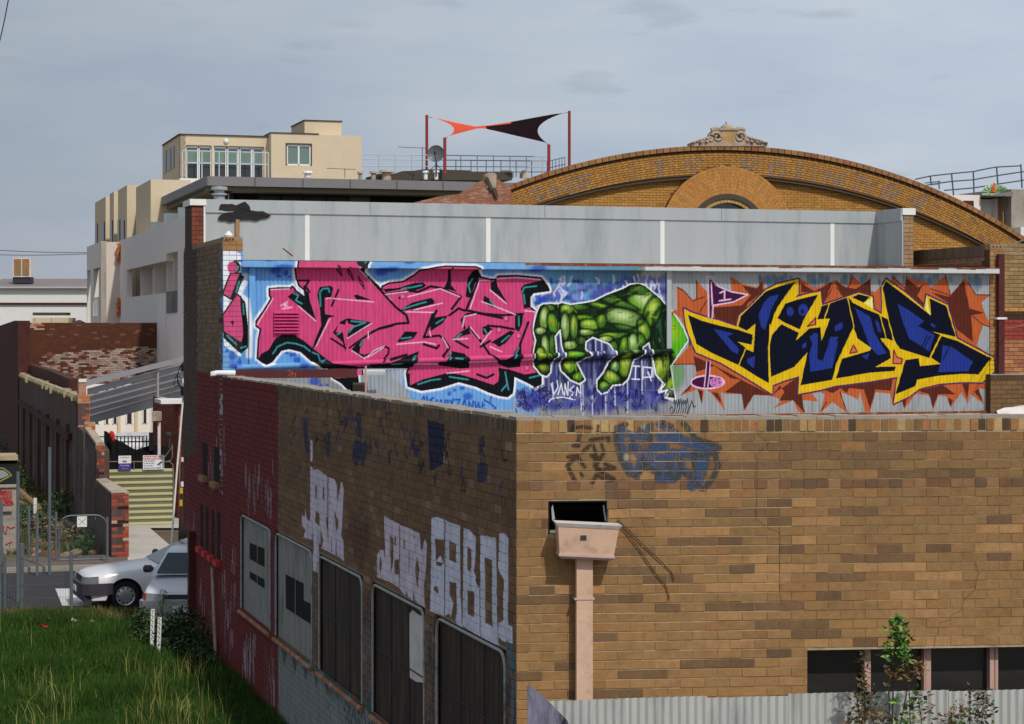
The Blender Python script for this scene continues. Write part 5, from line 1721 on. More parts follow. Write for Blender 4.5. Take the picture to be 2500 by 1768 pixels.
# black paint patch on the parapet
q = MB()
n1_ = [(534, 512), (538, 498), (560, 498), (575, 501), (598, 492), (606, 500), (612, 514), (590, 515), (560, 517)]
n2_ = [(530, 538), (536, 524), (565, 518), (600, 512), (640, 516), (662, 527), (645, 535), (620, 540), (590, 536), (560, 542)]
for poly, n_ in ((n1_, .034), (n2_, .036)):
 edge_ = []
 for k in range(len(poly)):
  (xa, ya), (xb, yb) = poly[k], poly[(k + 1) % len(poly)]
  for t in (0, .33, .66):
   edge_.append((xa + (xb - xa) * t + rng.uniform(-1.5, 1.5), ya + (yb - ya) * t + rng.uniform(-1.5, 1.5)))
 q.prism([PSI.pt(*PSI.hit(x, y), n_) for x, y in edge_], PSI.n * .002)
q.build('black_paint', M['soot'], sil)

# right pier, its downpipe, sloping parapet, walls beyond ----------------
rp_ = thing('brick_pillar', 'narrow tan brick pillar with a dark downpipe at the right end of the mural', 'pillar', PM.pt(MS1, 0))
RS1 = PM.s(2453)
ZR = PM.z(2430, 596)
q = MB()
q.pbox(PM, MS1 + .01, RS1 - .005, 3.5, ZR - .1, -.4, -.01)
q.build('core', M['mortar_dark'], rp_)
q = MB()
z = H - 1.0
r = 0
while z < ZR - .1:
 o = .1 if r % 2 else .2
 for a, c in ((MS1, MS1 + o), (MS1 + o, RS1)):
  if c - a > .02:
   q.brick(PM, [(a + .004, z), (c - .004, z), (c - .004, z + .081), (a + .004, z + .081)], -.02, .0, vary(srgb(160, 122, 78), .12, rng))
 z += BH
 r += 1
q.build('brick', M['mural_brick'], rp_, kind='stuff')
hole_brick(PM, MS1 - .0, RS1 - .03, ZR - .11, ZR, -.3, .01, rp_)
q = MB()
q.pbox(PM, PM.s(2431), PM.s(2445), PM.z(2440, 915), ZR - .2, .03, .12)
dp = q.build('downpipe', M['maroon'], rp_, label='dark maroon square downpipe')
q = MB()
q.pbox(PM, PM.s(2426), PM.s(2450), PM.z(2440, 780), PM.z(2440, 775), .02, .14)
q.build('clamp', M['white'], dp)
# parapet of the right flank wall, running back from the pillar
PQ = Pl(PM.pt(MS1, 0, 0), V)
fl = thing('flank_wall', 'brown brick parapet running back from the right mural pillar to the silver parapet end', 'wall', PM.pt(MS1, ZB))
q = MB()
q.box(PM.pt(MS1, ZB - .6, -.2), V * 3.2, UP * .62, U * .25)
q.build('wall', M['mortar_dark'], fl)
q = MB()
lngth = 3.3
i = 0
s = .2
while s < lngth:
 a = PM.pt(MS1 - .015, ZR - .24, -s)
 q.box(a, V * .068, UP * .22, U * .27, vary(srgb(104, 84, 66), .15, rng))
 s += .076
for zc in range(3):
 s = .2 + (.1 if zc % 2 else 0)
 while s < lngth:
  q.box(PM.pt(MS1 - .012, ZR - .24 - .09 * (zc + 1), -s), V * .22, UP * .08, U * .02, vary(srgb(126, 96, 72), .15, rng))
  s += .24
q.build('brick', M['brick_attr'], fl, kind='stuff')
# low dark wall right of the pillar and its flashing
PLw = PM.shift(.15)
q = MB()
a, zt = PLw.hit(2418, 915)
zb = H - 1.75
lw = thing('low_wall', 'low brown brick wall with a pale ledge at the right edge above the near wall', 'wall', PLw.pt(a, zb))
q.pbox(PLw, a, a + 1.6, zb, zt, -.25, -.01)
q.build('wall', M['mortar_dark'], lw)
q = MB()
z = zb
r = 0
while z < zt - .12:
 s = a - (.12 if r % 2 else 0)
 while s < a + 1.6:
  x0, x1 = max(s, a), s + .24
  if x1 - x0 > .03:
   q.brick(PLw, [(x0 + .004, z), (x1 - .004, z), (x1 - .004, z + .081), (x0 + .004, z + .081)], -.02, 0, vary(srgb(110, 84, 54), .15, rng))
  s += .24
 z += BH
 r += 1
s = a
while s < a + 1.6:
 q.brick(PLw, [(s + .003, zt - .12), (s + .073, zt - .12), (s + .073, zt - .01), (s + .003, zt - .01)], -.02, .004, vary(srgb(84, 62, 44), .15, rng))  # top course darker, its shade put into the brick colour
 s += .076
q.build('brick', M['brick_attr'], lw, kind='stuff')
q = MB()
q.pbox(PLw, a, a + 1.6, zt - .01, zt + .012, -.28, .012)
q.build('ledge', M['concrete'], lw)
q = MB()
prev = None
pts = []
for i in range(9):
 s = a + .12 + i * .18
 pts.append((s, zb + .12 + .1 * math.sin(min(1, i / 3) * 1.4) + .015 * math.sin(i * 2.1)))
poly = [PLw.pt(s, z, .015) for s, z in pts] + [PLw.pt(pts[-1][0], zb, .1), PLw.pt(pts[0][0], zb, .1)]
q.prism(poly, PLw.n * .02)
q.build('white_flashing', M['white_paint'], lw)
# wall in the gap at the right edge
PG = Pl(PM.pt(0, 0, -4.5), U)
gw = thing('side_building', 'tan and red brick wall seen in the gap at the right edge', 'building', PG.pt(PG.s(2450), 0))
q = MB()
a = PG.s(2440)
q.pbox(PG, a, a + 4, 2, PG.z(2460, 596), -.3, -.012)
q.build('wall', M['mortar_dark'], gw)
q = MB()
z = H - 1.6
r = 0
zr1, zr0 = PG.z(2470, 784), PG.z(2470, 832)
while z < PG.z(2460, 600):
 s = a - (.12 if r % 2 else 0)
 while s < a + 1.2:
  c = (176, 132, 84)
  if zr0 < z < zr1:
   c = (150, 62, 50)
  elif z < zr0:
   c = rng.choice([(170, 112, 78), (186, 128, 84), (160, 104, 76)])
  elif z < zr1 + .16:
   c = (70, 50, 34)
  elif z < zr1 + .3:
   c = (200, 140, 74)
  else:
   c = rng.choice([(150, 122, 82), (158, 128, 88), (146, 116, 76)])
  q.brick(PG, [(max(s, a) + .004, z), (s + .236, z), (s + .236, z + .08), (max(s, a) + .004, z + .08)], -.02, 0, vary(srgb(*c), .1, rng))
  s += .24
 z += BH
 r += 1
q.build('brick', M['brick_attr'], gw, kind='stuff')
# roof deck behind the near wall
q = MB()
zd = H - 1.72
q.face([PF.pt(.1, zd, -.26), PF.pt(LEN + 3, zd, -.26), PM.pt(19, zd, .02), PM.pt(.05, zd, .02), PS.pt(.3, zd, -.24)])
q.build('roof_deck', M['galv_roof'], ROOT)

# ================= rain head and pipe on the near wall =================
rh = thing('rain_head', 'pale pink rainwater head hung crookedly below a broken hole in the tan brick wall', 'rain head', PF.pt(PF.s(1400), 3.4))
tilt = math.radians(-3.2)
cx, cz = PF.hit(1426, 1312)

def RH(s, z, n):
 x, y = s, z
 return PF.pt(cx + x * math.cos(tilt) - y * math.sin(tilt) * 1.0, cz + y * math.cos(tilt) + x * math.sin(tilt), n)

def frustum(mb, w0, w1, z0, z1, n0, n1, back=.02, ring=0.0):
 lo = [RH(-w0, z0, back), RH(w0, z0, back), RH(w0, z0, n0), RH(-w0, z0, n0)]
 hi = [RH(-w1, z1, back), RH(w1, z1, back), RH(w1, z1, n1), RH(-w1, z1, n1)]
 k = len(mb.v)
 mb.v += [tuple(p) for p in lo + hi]
 mb.f += [(k, k + 3, k + 2, k + 1), (k + 4, k + 5, k + 6, k + 7), (k, k + 1, k + 5, k + 4), (k + 1, k + 2, k + 6, k + 5), (k + 2, k + 3, k + 7, k + 6), (k + 3, k, k + 4, k + 7)]
 mb.c += [None] * 6

q = MB()
frustum(q, .255, .285, -.135, .115, .24, .27)
q.build('tank', M['pinkish'], rh)
q = MB()
frustum(q, .29, .31, .115, .15, .275, .295)
q.build('top_rim', M['white_paint'], rh)
q = MB()
frustum(q, .262, .262, -.16, -.135, .25, .25)
frustum(q, .235, .262, -.185, -.161, .225, .25)
q.build('bottom_moulding', M['pink_dark'], rh)
q = MB()
q.box(RH(-.07, .0, .262), W * .056, PF.n * .004, UP * .042)
q.build('overflow_hole', M['plastic_dark'], rh)
a = PF.s(1403)
q = MB()
q.pbox(PF, a, a + .153, -.0, 3.775, .03, .14)
q.build('downpipe', M['pinkish'], rh)
q = MB()
q.pbox(PF, a - .02, a + .17, PF.z(1410, 1460), PF.z(1410, 1456), .005, .147)
q.build('pipe_clip', M['pink_dark'], rh)
cb = thing('loose_cable', 'two thin brown cables hanging from the right end of the rain head', 'cable', PF.pt(cx + .4, 3.2))
for pts in ([(1507, 1268), (1540, 1300), (1575, 1335), (1615, 1372), (1638, 1396), (1646, 1418)], [(1506, 1274), (1535, 1308), (1570, 1355), (1600, 1400), (1625, 1430), (1634, 1462)]):
 q = MB()
 q.tube([PF.pt(*PF.hit(x, y), .02 - .001 * i) for i, (x, y) in enumerate(pts)], .0045, 5)
 q.build('strand', M['wood_dark'], cb)

# ================= corrugated fence at lower right =================
PC = Pl(PF.pt(0, 0, .55), W)
fn = thing('corrugated_fence', 'grey corrugated iron fence along the foot of the tan brick wall', 'fence', PC.pt(.3, 0))
fs0, fz = PC.hit(1325, 1712)
fz2 = PC.z(2500, 1680)
fe = PC.s(2500)
ftop = lambda s: fz + (fz2 - fz) * (s - fs0) / (fe - fs0)
x = fs0
k = 0
while x < fe + .5:
 q = MB()
 corrugated(PC, x, x + .76, 0, 0, .002 * (k % 2) * 3, .076, .011, q, ztop=lambda s, k=k: ftop(s) + .012 * math.sin(k * 2.3))
 q.build('corrugated_sheet', M['corrug_fence'], fn)
 x += .76
 k += 1
q = MB()
a, z1_ = PC.hit(1284, 1668)
d0 = PC.pt(*PC.hit(1284, 1668), .25)
pts = [PC.pt(*PC.hit(x, y), .12) for x, y in ((1284, 1800), (1284, 1669), (1292, 1670), (1318, 1690), (1345, 1716), (1380, 1752), (1400, 1800))]
q.prism(pts[::-1], PC.n * .015)
solo(q.build('leaning_sheet', M['panel_graf']), 'bent graffitied metal sheet leaning at the corner of the brick wall beside the fence', 'metal sheet')

# ================= plants at lower right =================

def leafy(name, label, base, stems, leafs, cols, size, group=None):
 t = thing(name, label, 'plant', base, group)
 st = MB()
 for path, r in stems:
  st.tube(path, r, 5)
 st.build('stem', M['wood_dark'], t)
 lf = MB()
 for c, n, spread, cc in leafs:
  for i in range(n):
   p = Vector(c) + Vector((rng.gauss(0, spread), rng.gauss(0, spread), rng.gauss(0, spread)))
   a = rng.uniform(0, 6.28)
   el = rng.uniform(-.7, .8)
   d = Vector((math.cos(a) * math.cos(el), math.sin(a) * math.cos(el), math.sin(el)))
   sd = d.cross(Vector((rng.uniform(-1, 1), rng.uniform(-1, 1), 1))).normalized()
   L_ = size * rng.uniform(.6, 1.3)
   w_ = L_ * .28
   up_ = d.cross(sd) * L_ * .08
   col = vary(rng.choice(cc), .25, rng)
   k = len(lf.v)
   lf.v += [tuple(p), tuple(p + d * L_ * .45 + sd * w_ + up_), tuple(p + d * L_), tuple(p + d * L_ * .45 - sd * w_ + up_)]
   lf.f.append((k, k + 1, k + 2, k + 3))
   lf.c.append(col)
 lf.build('leaf', M['leaf'], t, kind='stuff')
 return t

GR = [srgb(74, 120, 44), srgb(96, 140, 56), srgb(56, 96, 36), srgb(120, 156, 70)]
DK = [srgb(66, 84, 42), srgb(84, 92, 50), srgb(60, 58, 40), srgb(104, 82, 60)]
BR = [srgb(130, 96, 66), srgb(110, 84, 60), srgb(150, 120, 84), srgb(96, 100, 56)]
PV = PC.shift(.35)

def pv(x, y, o=0.0):
 return PV.pt(*PV.hit(x, y), o)

def stemline(pts):
 return [pv(x, y) for x, y in pts]

leafs = []
for y, n, sp, cc in ((1515, 30, .028, GR), (1535, 60, .045, GR), (1560, 80, .05, GR), (1585, 70, .055, GR), (1600, 40, .05, GR)):
 leafs.append((pv(2192 + rng.uniform(-4, 4), y), n, sp, cc))
for x, y in ((2215, 1630), (2235, 1625), (2200, 1640), (2180, 1650), (2230, 1645), (2245, 1632)):
 leafs.append((pv(x, y), 26, .035, BR))
leafy('sapling', 'tall sapling with a bright green top and brown lower leaves in front of the window', pv(2180, 1850),
  [(stemline([(2180, 1900), (2178, 1760), (2182, 1650), (2190, 1540)]), .008), (stemline([(2192, 1900), (2200, 1760), (2220, 1660), (2235, 1620)]), .006), (stemline([(2170, 1900), (2172, 1740), (2168, 1650)]), .005)], leafs, GR, .07)
leafs = []
for x, y, n, sp, cc in ((2110, 1600, 14, .02, DK), (2112, 1625, 26, .03, DK), (2105, 1660, 22, .035, BR), (2108, 1685, 30, .035, DK), (2095, 1705, 36, .04, DK), (2125, 1700, 40, .04, DK), (2100, 1740, 70, .05, BR), (2130, 1750, 80, .06, BR), (2160, 1760, 70, .06, DK), (2090, 1765, 60, .05, DK)):
 leafs.append((pv(x, y), n, sp, cc))
leafy('shrub', 'thin brownish shrub left of the sapling, against the corrugated fence', pv(2110, 1850),
  [(stemline([(2108, 1900), (2112, 1750), (2108, 1600)]), .006), (stemline([(2130, 1900), (2136, 1780), (2118, 1690)]), .005), (stemline([(2095, 1900), (2098, 1760), (2092, 1700)]), .004)], leafs, DK, .055)
leafs = []
for x, y, n, sp, cc in ((2240, 1690, 26, .035, DK), (2250, 1710, 26, .04, DK), (2225, 1730, 40, .05, GR), (2215, 1760, 60, .05, GR), (2185, 1710, 20, .03, GR), (2260, 1745, 30, .05, BR)):
 leafs.append((pv(x, y), n, sp, cc))
leafy('shrub', 'low green shrub just right of the sapling, before the fence', pv(2225, 1850),
  [(stemline([(2218, 1900), (2222, 1760), (2218, 1640)]), .005), (stemline([(2240, 1900), (2250, 1760), (2240, 1690)]), .004)], leafs, DK, .055)
leafs = []
for x, y, n, sp, cc in ((2370, 1690, 16, .03, DK), (2395, 1695, 26, .035, DK), (2405, 1715, 36, .045, DK), (2360, 1725, 30, .045, BR), (2330, 1745, 40, .05, BR), (2345, 1760, 60, .05, GR), (2380, 1745, 50, .05, DK), (2310, 1765, 30, .05, BR), (2400, 1740, 40, .05, DK)):
 leafs.append((pv(x, y), n, sp, cc))
leafy('shrub', 'rightmost shrub, brown and green, in front of the dark stained fence end', pv(2370, 1850),
  [(stemline([(2365, 1900), (2368, 1780), (2368, 1690)]), .005), (stemline([(2385, 1900), (2396, 1780), (2402, 1690)]), .005)], leafs, DK, .055)

# ================= old foundry with the great arched gable =================
AN = math.radians(12)
AD = Vector((math.cos(AN), math.sin(AN), 0))
PA_ = Pl(Vector(((1775 - 1250) * 68 / F, 68, 0)), AD)
CZ, CR, CX = H - 14.36, 20.4, .1        # outer arch
IZ, IR, IX = H - 15.23, 20.29, 0.0      # inner arch
FX, FZ, FR = .03, H + 3.06, 2.30        # fan of bricks
OLD = thing('arched_building', 'old ochre brick works building with a huge arched gable and ghosts of removed letters', 'building', PA_.pt(0, 0))
gl_ = Canvas(-10, 13, H + 2, H + 6.5, 40, PA_.hit)
LT = (0, 0, 0)
WORD = {'T': [[(0, 1), (1, 1)], [(.5, 1), (.5, 0)]], 'H': [[(0, 0), (0, 1)], [(1, 0), (1, 1)], [(0, .5), (1, .5)]], 'E': [[(1, 1), (0, 1), (0, 0), (1, 0)], [(0, .5), (.8, .5)]], 'C': [[(1, .85), (.6, 1), (.15, .85), (0, .5), (.15, .15), (.6, 0), (1, .15)]],
  'I': [[(.5, 0), (.5, 1)]], 'Y': [[(0, 1), (.5, .5), (1, 1)], [(.5, .5), (.5, 0)]], 'F': [[(0, 0), (0, 1), (1, 1)], [(0, .5), (.8, .5)]], 'O': [[(.5, 0), (.1, .2), (0, .5), (.1, .8), (.5, 1), (.9, .8), (1, .5), (.9, .2), (.5, 0)]],
  'U': [[(0, 1), (0, .25), (.3, 0), (.7, 0), (1, .25), (1, 1)]], 'N': [[(0, 0), (0, 1), (1, 0), (1, 1)]], 'D': [[(0, 0), (0, 1), (.6, .95), (1, .6), (1, .4), (.6, .05), (0, 0)]], 'R': [[(0, 0), (0, 1), (.8, .95), (1, .75), (.8, .5), (0, .5)], [(.5, .5), (1, 0)]]}
for ch, px in zip('THEITYFOUNDRY', (1298, 1358, 1417, 1541, 1605, 1688, 1836, 1903, 1975, 2045, 2118, 2190, 2256)):
 s = PA_.s(px)
 th = math.atan2(s - CX, CR)
 rm = CR - .72
 for stv in WORD[ch]:
  pts = []
  for x, y in stv:
   lx, ly = (x - .5) * .5, (y - .5) * .56
   r_ = rm + ly
   ang = math.asin((s - CX) / CR) + lx / rm
   pts.append(((CX + r_ * math.sin(ang) - gl_.s0) * gl_.ppm, (CZ + r_ * math.cos(ang) - gl_.z0) * gl_.ppm))
  gl_.seg(pts, (0, 0, 0), 5, soft=1)

def ghost(s, z):
 i, j = int((s - gl_.s0) * gl_.ppm), int((z - gl_.z0) * gl_.ppm)
 if 0 <= i < gl_.w and 0 <= j < gl_.h:
  return gl_.px[j, i, 3]
 return 0

OC = [(180, 132, 66), (174, 127, 62), (186, 138, 70), (170, 122, 60), (178, 126, 62), (182, 130, 64)]
q = MB()
zb_ = H + 1.5
# gable backing: band standing proud, field behind it recessed
arc = []
NA = 90
for i in range(NA + 1):
 a = math.asin(-10.5 / CR) + (math.asin(13.5 / CR) - math.asin(-10.5 / CR)) * i / NA
 arc.append((CX + CR * math.sin(a), CZ + CR * math.cos(a)))
inn = [(s, IZ + math.sqrt(IR * IR - (s - IX) ** 2)) for s, _ in arc]
for i in range(NA):
 (s0, t0), (s1, t1) = arc[i], arc[i + 1]
 b0, b1 = inn[i][1], inn[i + 1][1]
 q.brick(PA_, [(s0, b0), (s1, b1), (s1, t1 - .2), (s0, t0 - .2)], -.6, -.015)
 q.brick(PA_, [(s0, zb_), (s1, zb_), (s1, b1 + .02), (s0, b0 + .02)], -.8, -.27)
bk = q.build('gable', M['mortar_ochre'], OLD)
q = MB()
for i in range(NA):
 (s0, t0), (s1, t1) = arc[i], arc[i + 1]
 q.brick(PA_, [(s0, t0 - .24), (s1, t1 - .24), (s1, t1 - .14), (s0, t0 - .14)], -.3, -.05)
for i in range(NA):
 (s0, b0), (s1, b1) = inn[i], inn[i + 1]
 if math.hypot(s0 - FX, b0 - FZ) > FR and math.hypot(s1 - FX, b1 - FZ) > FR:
  q.brick(PA_, [(s0, b0 - .1), (s1, b1 - .1), (s1, b1 + .01), (s0, b0 + .01)], -.28, -.06)  # inner ring: dark course that widens the thin recess shadow by its colour
q.build('moulding_recess_shade', M['dark_brown'], OLD, kind='stuff')
q = MB()
a = math.asin(-10.5 / CR)
i = 0
while a < math.asin(13.5 / CR):
 da = .235 / CR
 r0, r1 = CR - .15, CR
 pts = [(CX + r * math.sin(t), CZ + r * math.cos(t)) for r, t in ((r0, a + .0006), (r0, a + da - .0006), (r1, a + da - .0006), (r1, a + .0006))]
 col = vary(srgb(*rng.choice([(150, 108, 68), (142, 100, 62), (158, 116, 72), (148, 92, 64), (152, 110, 68), (146, 104, 64)])), .08, rng)
 q.prism([PA_.pt(s, z, .09) for s, z in pts], PA_.n * -.55, col)
 a += da
q.build('coping_brick', M['brick_attr'], OLD, kind='stuff')
q = MB()
ringw = .0755
k = 0
r_ = CR - .25
while r_ > CR - 1.35:
 a = math.asin(-10.5 / CR) + (k % 2) * .06 / CR
 da = .2 / CR
 while a < math.asin(13.3 / CR):
  m_ = a + da / 2
  rc = r_ - ringw / 2
  s, z = CX + rc * math.sin(m_), CZ + rc * math.cos(m_)
  if z - .03 > IZ + math.sqrt(IR * IR - (s - IX) ** 2) and math.hypot(s - FX, z - FZ) > FR + .02:
   pts = [(CX + r * math.sin(t), CZ + r * math.cos(t)) for r, t in ((r_ - ringw + .009, a + .0005), (r_ - ringw + .009, a + da - .0005), (r_ - .009, a + da - .0005), (r_ - .009, a + .0005))]
   c = np.array(srgb(*rng.choice(OC))) * .98
   g = ghost(s, z)
   if g > .25:
    c = c * (1 - .75 * g) + np.array(srgb(142, 124, 112)) * .75 * g
   elif abs(s) > 4.5 and rng.random() < .1:
    c = np.array(srgb(140, 110, 84))
   q.brick(PA_, pts, -.02, rng.uniform(-.004, .004), vary(c, .05, rng))
  a += da
 k += 1
 r_ -= ringw
q.build('band_brick', M['brick_attr'], bk, kind='stuff')
q = MB()
z = H + 2.3
k = 0
while z < H + 5.2:
 s = (-9.8 if z > H + 3.2 else 5.4) + (.12 if k % 2 else 0)
 while s < 13:
  sc, zc = s + .12, z + .04
  top = IZ + math.sqrt(max(0, IR * IR - (sc - IX) ** 2))
  if zc + .03 < top and math.hypot(sc - FX, zc - FZ) > FR - .05:
   q.brick(PA_, [(s + .005, z + .005), (s + .235, z + .005), (s + .235, z + .08), (s + .005, z + .08)], -.275, -.25 + rng.uniform(-.003, .003), vary(srgb(*rng.choice(OC)), .08, rng))
  s += .24
 z += .0865
 k += 1
q.build('field_brick', M['brick_attr'], bk, kind='stuff')
q = MB()
nf = 110
for i in range(nf):
 a0 = math.pi * (i + .05) / nf
 a1 = math.pi * (i + .95) / nf
 r = 1.385
 k = 0
 while r < FR - .03:
  r2 = min(r + (.23 if (i + k) % 2 or k else .12), FR)
  pts = [(FX - rr * math.cos(t), FZ + rr * math.sin(t)) for rr, t in ((r + .006, a0), (r2 - .006, a0), (r2 - .006, a1), (r + .006, a1))]
  if pts[0][1] > H + 3.2:
   c = rng.choice([(190, 134, 70), (186, 130, 66), (194, 140, 74), (182, 122, 66), (188, 132, 70)])
   q.brick(PA_, pts[::-1], -.1, .004 + rng.uniform(-.002, .002), vary(srgb(*c), .05, rng))
  r = r2
  k += 1
q.build('fan_brick', M['brick_attr'], bk, kind='stuff')
q = MB()
for (r0, r1, n0, n1) in ((1.3, 2.3, -.28, .0),):
 for i in range(40):
  a0, a1 = math.pi * i / 40, math.pi * (i + 1) / 40
  pts = [(FX - rr * math.cos(t), FZ + rr * math.sin(t)) for rr, t in ((r0, a0), (r1, a0), (r1, a1), (r0, a1))]
  q.brick(PA_, pts[::-1], n0, n1)
q.build('fan_core', M['mortar_ochre'], bk)
q = MB()
for i in range(40):
 a0, a1 = math.pi * i / 40, math.pi * (i + 1) / 40
 pts = [(FX - rr * math.cos(t), FZ + rr * math.sin(t)) for rr, t in ((1.22, a0), (1.375, a0), (1.375, a1), (1.22, a1))]
 q.brick(PA_, pts[::-1], -.3, .003)
q.build('window_moulding', M['dark_brown'], OLD)
q = MB()
for i in range(28):
 a0, a1 = math.pi * (i + .04) / 28, math.pi * (i + .96) / 28
 pts = [(FX - rr * math.cos(t), FZ + rr * math.sin(t)) for rr, t in ((1.09, a0), (1.215, a0), (1.215, a1), (1.09, a1))]
 q.brick(PA_, pts[::-1], -.3, -.04, vary(srgb(176, 146, 88), .1, rng))
q.build('window_arch', M['brick_attr'], OLD, kind='stuff')
q = MB()
q.prism([PA_.pt(FX + 1.1 * math.cos(math.pi * i / 24), FZ + 1.1 * math.sin(math.pi * i / 24), -.24) for i in range(25)], PA_.n * -.02)
q.build('window', M['glass'], OLD)
q = MB()
ob = 13
q.box(PA_.pt(-10.4, 0, -.9), AD * 24, UP * (H + 2), PA_.n * .3)
q.build('wall', M['beige'], OLD)
# carved stone crest
crest = thing('stone_crest', 'carved stone crest with two scrolls on the top of the arched gable', 'ornament', PA_.pt(0, CZ + CR))
b0 = H + 5.98

def cr(px, py, off=0.0):
 return PA_.pt(*PA_.hit(px, py), off)

q = MB()
q.prism([cr(1686, 358, .12), cr(1871, 358, .12), cr(1871, 351, .12), cr(1686, 349, .12)], PA_.n * -.5)
q.build('plinth', M['stone'], crest)
q = MB()
q.prism([cr(1761, 352, .1), cr(1795, 352, .1), cr(1796, 318, .1), cr(1760, 318, .1)], PA_.n * -.35)
q.build('tablet', M['stone_gold'], crest)
q = MB()
q.prism([cr(1755, 319, .14), cr(1799, 319, .14), cr(1799, 314, .14), cr(1755, 314, .14)], PA_.n * -.4)
q.lathe(cr(1777, 315, -.1), UP, [(0, .24), (.08, .22), (.14, .15), (.17, .06), (.175, 0)], 14)
q.build('dome', M['stone'], crest, smooth=False)
q = MB()
q.tube([cr(1775, 306, -.1), cr(1775, 297, -.1)], .018, 5)
q.build('finial', M['darkmetal'], crest)
for sgn in (-1, 1):
 q = MB()
 cx0 = 1777 + sgn * 28
 pts = []
 for i in range(40):
  a = i / 39 * 2 * math.pi * 2.1
  r = .04 + .27 * i / 39
  s, z = PA_.hit(cx0, 336)
  pts.append(PA_.pt(s + sgn * r * math.sin(a), z + r * math.cos(a) * .95, .12 - .1 * i / 39))
 q.tube(pts, [.035 + .05 * i / 39 for i in range(40)], 7)
 s, z = PA_.hit(cx0, 336)
 q.prism([PA_.pt(s + .27 * math.cos(t * math.pi / 7), z + .26 * math.sin(t * math.pi / 7), .0) for t in range(14)], PA_.n * -.2)
 # leaves running down to the ends
 for j, (x, y, r) in enumerate(((45, 343, .12), (54, 345, .12), (63, 347, .11), (72, 349, .09), (80, 351, .08), (87, 352, .06), (38, 349, .12), (50, 350, .09), (66, 351, .07))):
  c = cr(1777 + sgn * x, y, rng.uniform(.02, .1))
  q.lathe(c - PA_.n * r, PA_.n, [(0, r * .8), (r * .8, r), (r * 1.5, r * .6), (r * 1.7, 0)], 7)
  e = c + PA_.d * sgn * r * 1.2 - UP * r * .5 + PA_.n * .06
  q.tube([c + UP * r + PA_.n * .05, c + PA_.d * sgn * r + UP * r * .4 + PA_.n * .1, e], [.03, .045, .01], 5)
 q.build('scroll', M['stone'], crest, smooth=False)
# low hip behind the left foot of the gable: red ridge brickwork and stone cap
q = MB()
hb = thing('ridge_wall', 'worn red brick ridge wall with a stone finial cap left of the arched gable', 'wall', P(1160, 490, 64))
PH_ = Pl(Vector(((1160 - 1250) * 64 / F, 64, 0)), AD)
poly = [(990, 500), (1070, 480), (1128, 473), (1131, 466), (1142, 463), (1150, 457), (1162, 455), (1170, 444), (1184, 438), (1215, 438), (1228, 446), (1245, 456), (1260, 520), (990, 520)]
q.prism([PH_.pt(*PH_.hit(x, y), 0) for x, y in poly][::-1], PH_.n * -.4)
q.build('wall', mat('ridge_brick', srgb(150, 100, 76), rough=.9, var=.3, scale=6, stretch=(1, 1, 4), dirt=srgb(184, 160, 140), dirt_amt=.9, dscale=3, bump=.4), hb)
q = MB()
q.prism([PH_.pt(*PH_.hit(x, y), .04) for x, y in ((1188, 460), (1210, 460), (1212, 428), (1207, 422), (1192, 422), (1186, 428))][::-1], PH_.n * -.5)
q.build('stone_cap', M['stone'], hb)
q = MB()
q.prism([PH_.pt(*PH_.hit(x, y), .1) for x, y in ((1196, 466), (1204, 464), (1190, 432), (1184, 434))][::-1], PH_.n * -.05)
q.prism([PH_.pt(*PH_.hit(x, y), .1) for x, y in ((1200, 462), (1208, 458), (1216, 480), (1210, 484))][::-1], PH_.n * -.05)
q.build('gutter_bracket', M['dark_brown'], hb)

# ================= apartment block with the deep grey canopy =================
FC = P(503, 430, 92)
APT = thing('apartment_block', 'off-white apartment block with deep balconies under a grey canopy roof', 'building', GP(420, 95))
PV1 = Pl(FC, V, flip=True)
PU1 = Pl(FC, U)
zt_ = FC.z
vL = PV1.s(280)
uL = 22.0
q = MB()
th_ = .42
q.box(FC + Vector((0, 0, -th_)), U * uL, V * -.08 + V * .16, UP * th_)
q.box(FC + Vector((0, 0, -th_)), V * vL, U * .1, UP * th_)
nf_ = q.build('canopy_fascia', M['fascia'], APT)
q = MB()
q.box(FC + U * .1 + V * .1 + Vector((0, 0, -th_ + .02)), U * uL, V * vL, UP * .3)
q.build('canopy_roof', M['fascia'], APT)
q = MB()
for i in range(1, 9):
 s = i * 2.2
 q.box(FC + U * s - V * .085 + Vector((0, 0, -th_)), U * .02, V * .006, UP * th_)
q.build('fascia_joint', M['darkmetal'], APT)
q = MB()
q.box(FC + U * .15 + V * .3 + Vector((0, 0, -th_ - .22)), U * uL, V * 1.2, UP * .22)
q.box(FC + U * .3 + V * .3 + Vector((0, 0, -th_ - .22)), V * (vL - .3), U * 1.0, UP * .22)
q.build('soffit', M['soffit'], APT)
# recessed upper floor, dark glazing
WP = FC + U * 1.6 + V * 2.2
q = MB()
q.box(Vector((WP.x, WP.y, zt_ - 3.4)), U * 20, V * .2, UP * 3.1)
q.box(Vector((WP.x, WP.y, zt_ - 3.4)), V * (vL - 2), U * .2, UP * 3.1)
q.build('upper_wall', M['black'], APT)
q = MB()
PWU = Pl(WP, U)
for k in range(5):
 a, c = PWU.s(632 + k * 55), PWU.s(632 + k * 55 + 50)
 q.pbox(PWU, a, c, zt_ - 3.0, PWU.z(700, 469), .01, .03)
 q.build('window', M['glass_dark'], APT)
q = MB()
for x in (540, 546, 556):
 a = PWU.s(x)
 q.pbox(PWU, a, a + .06, zt_ - 3.0, PWU.z(x, 470), .03, .06)
q.build('window_frame', M['rail'], APT)
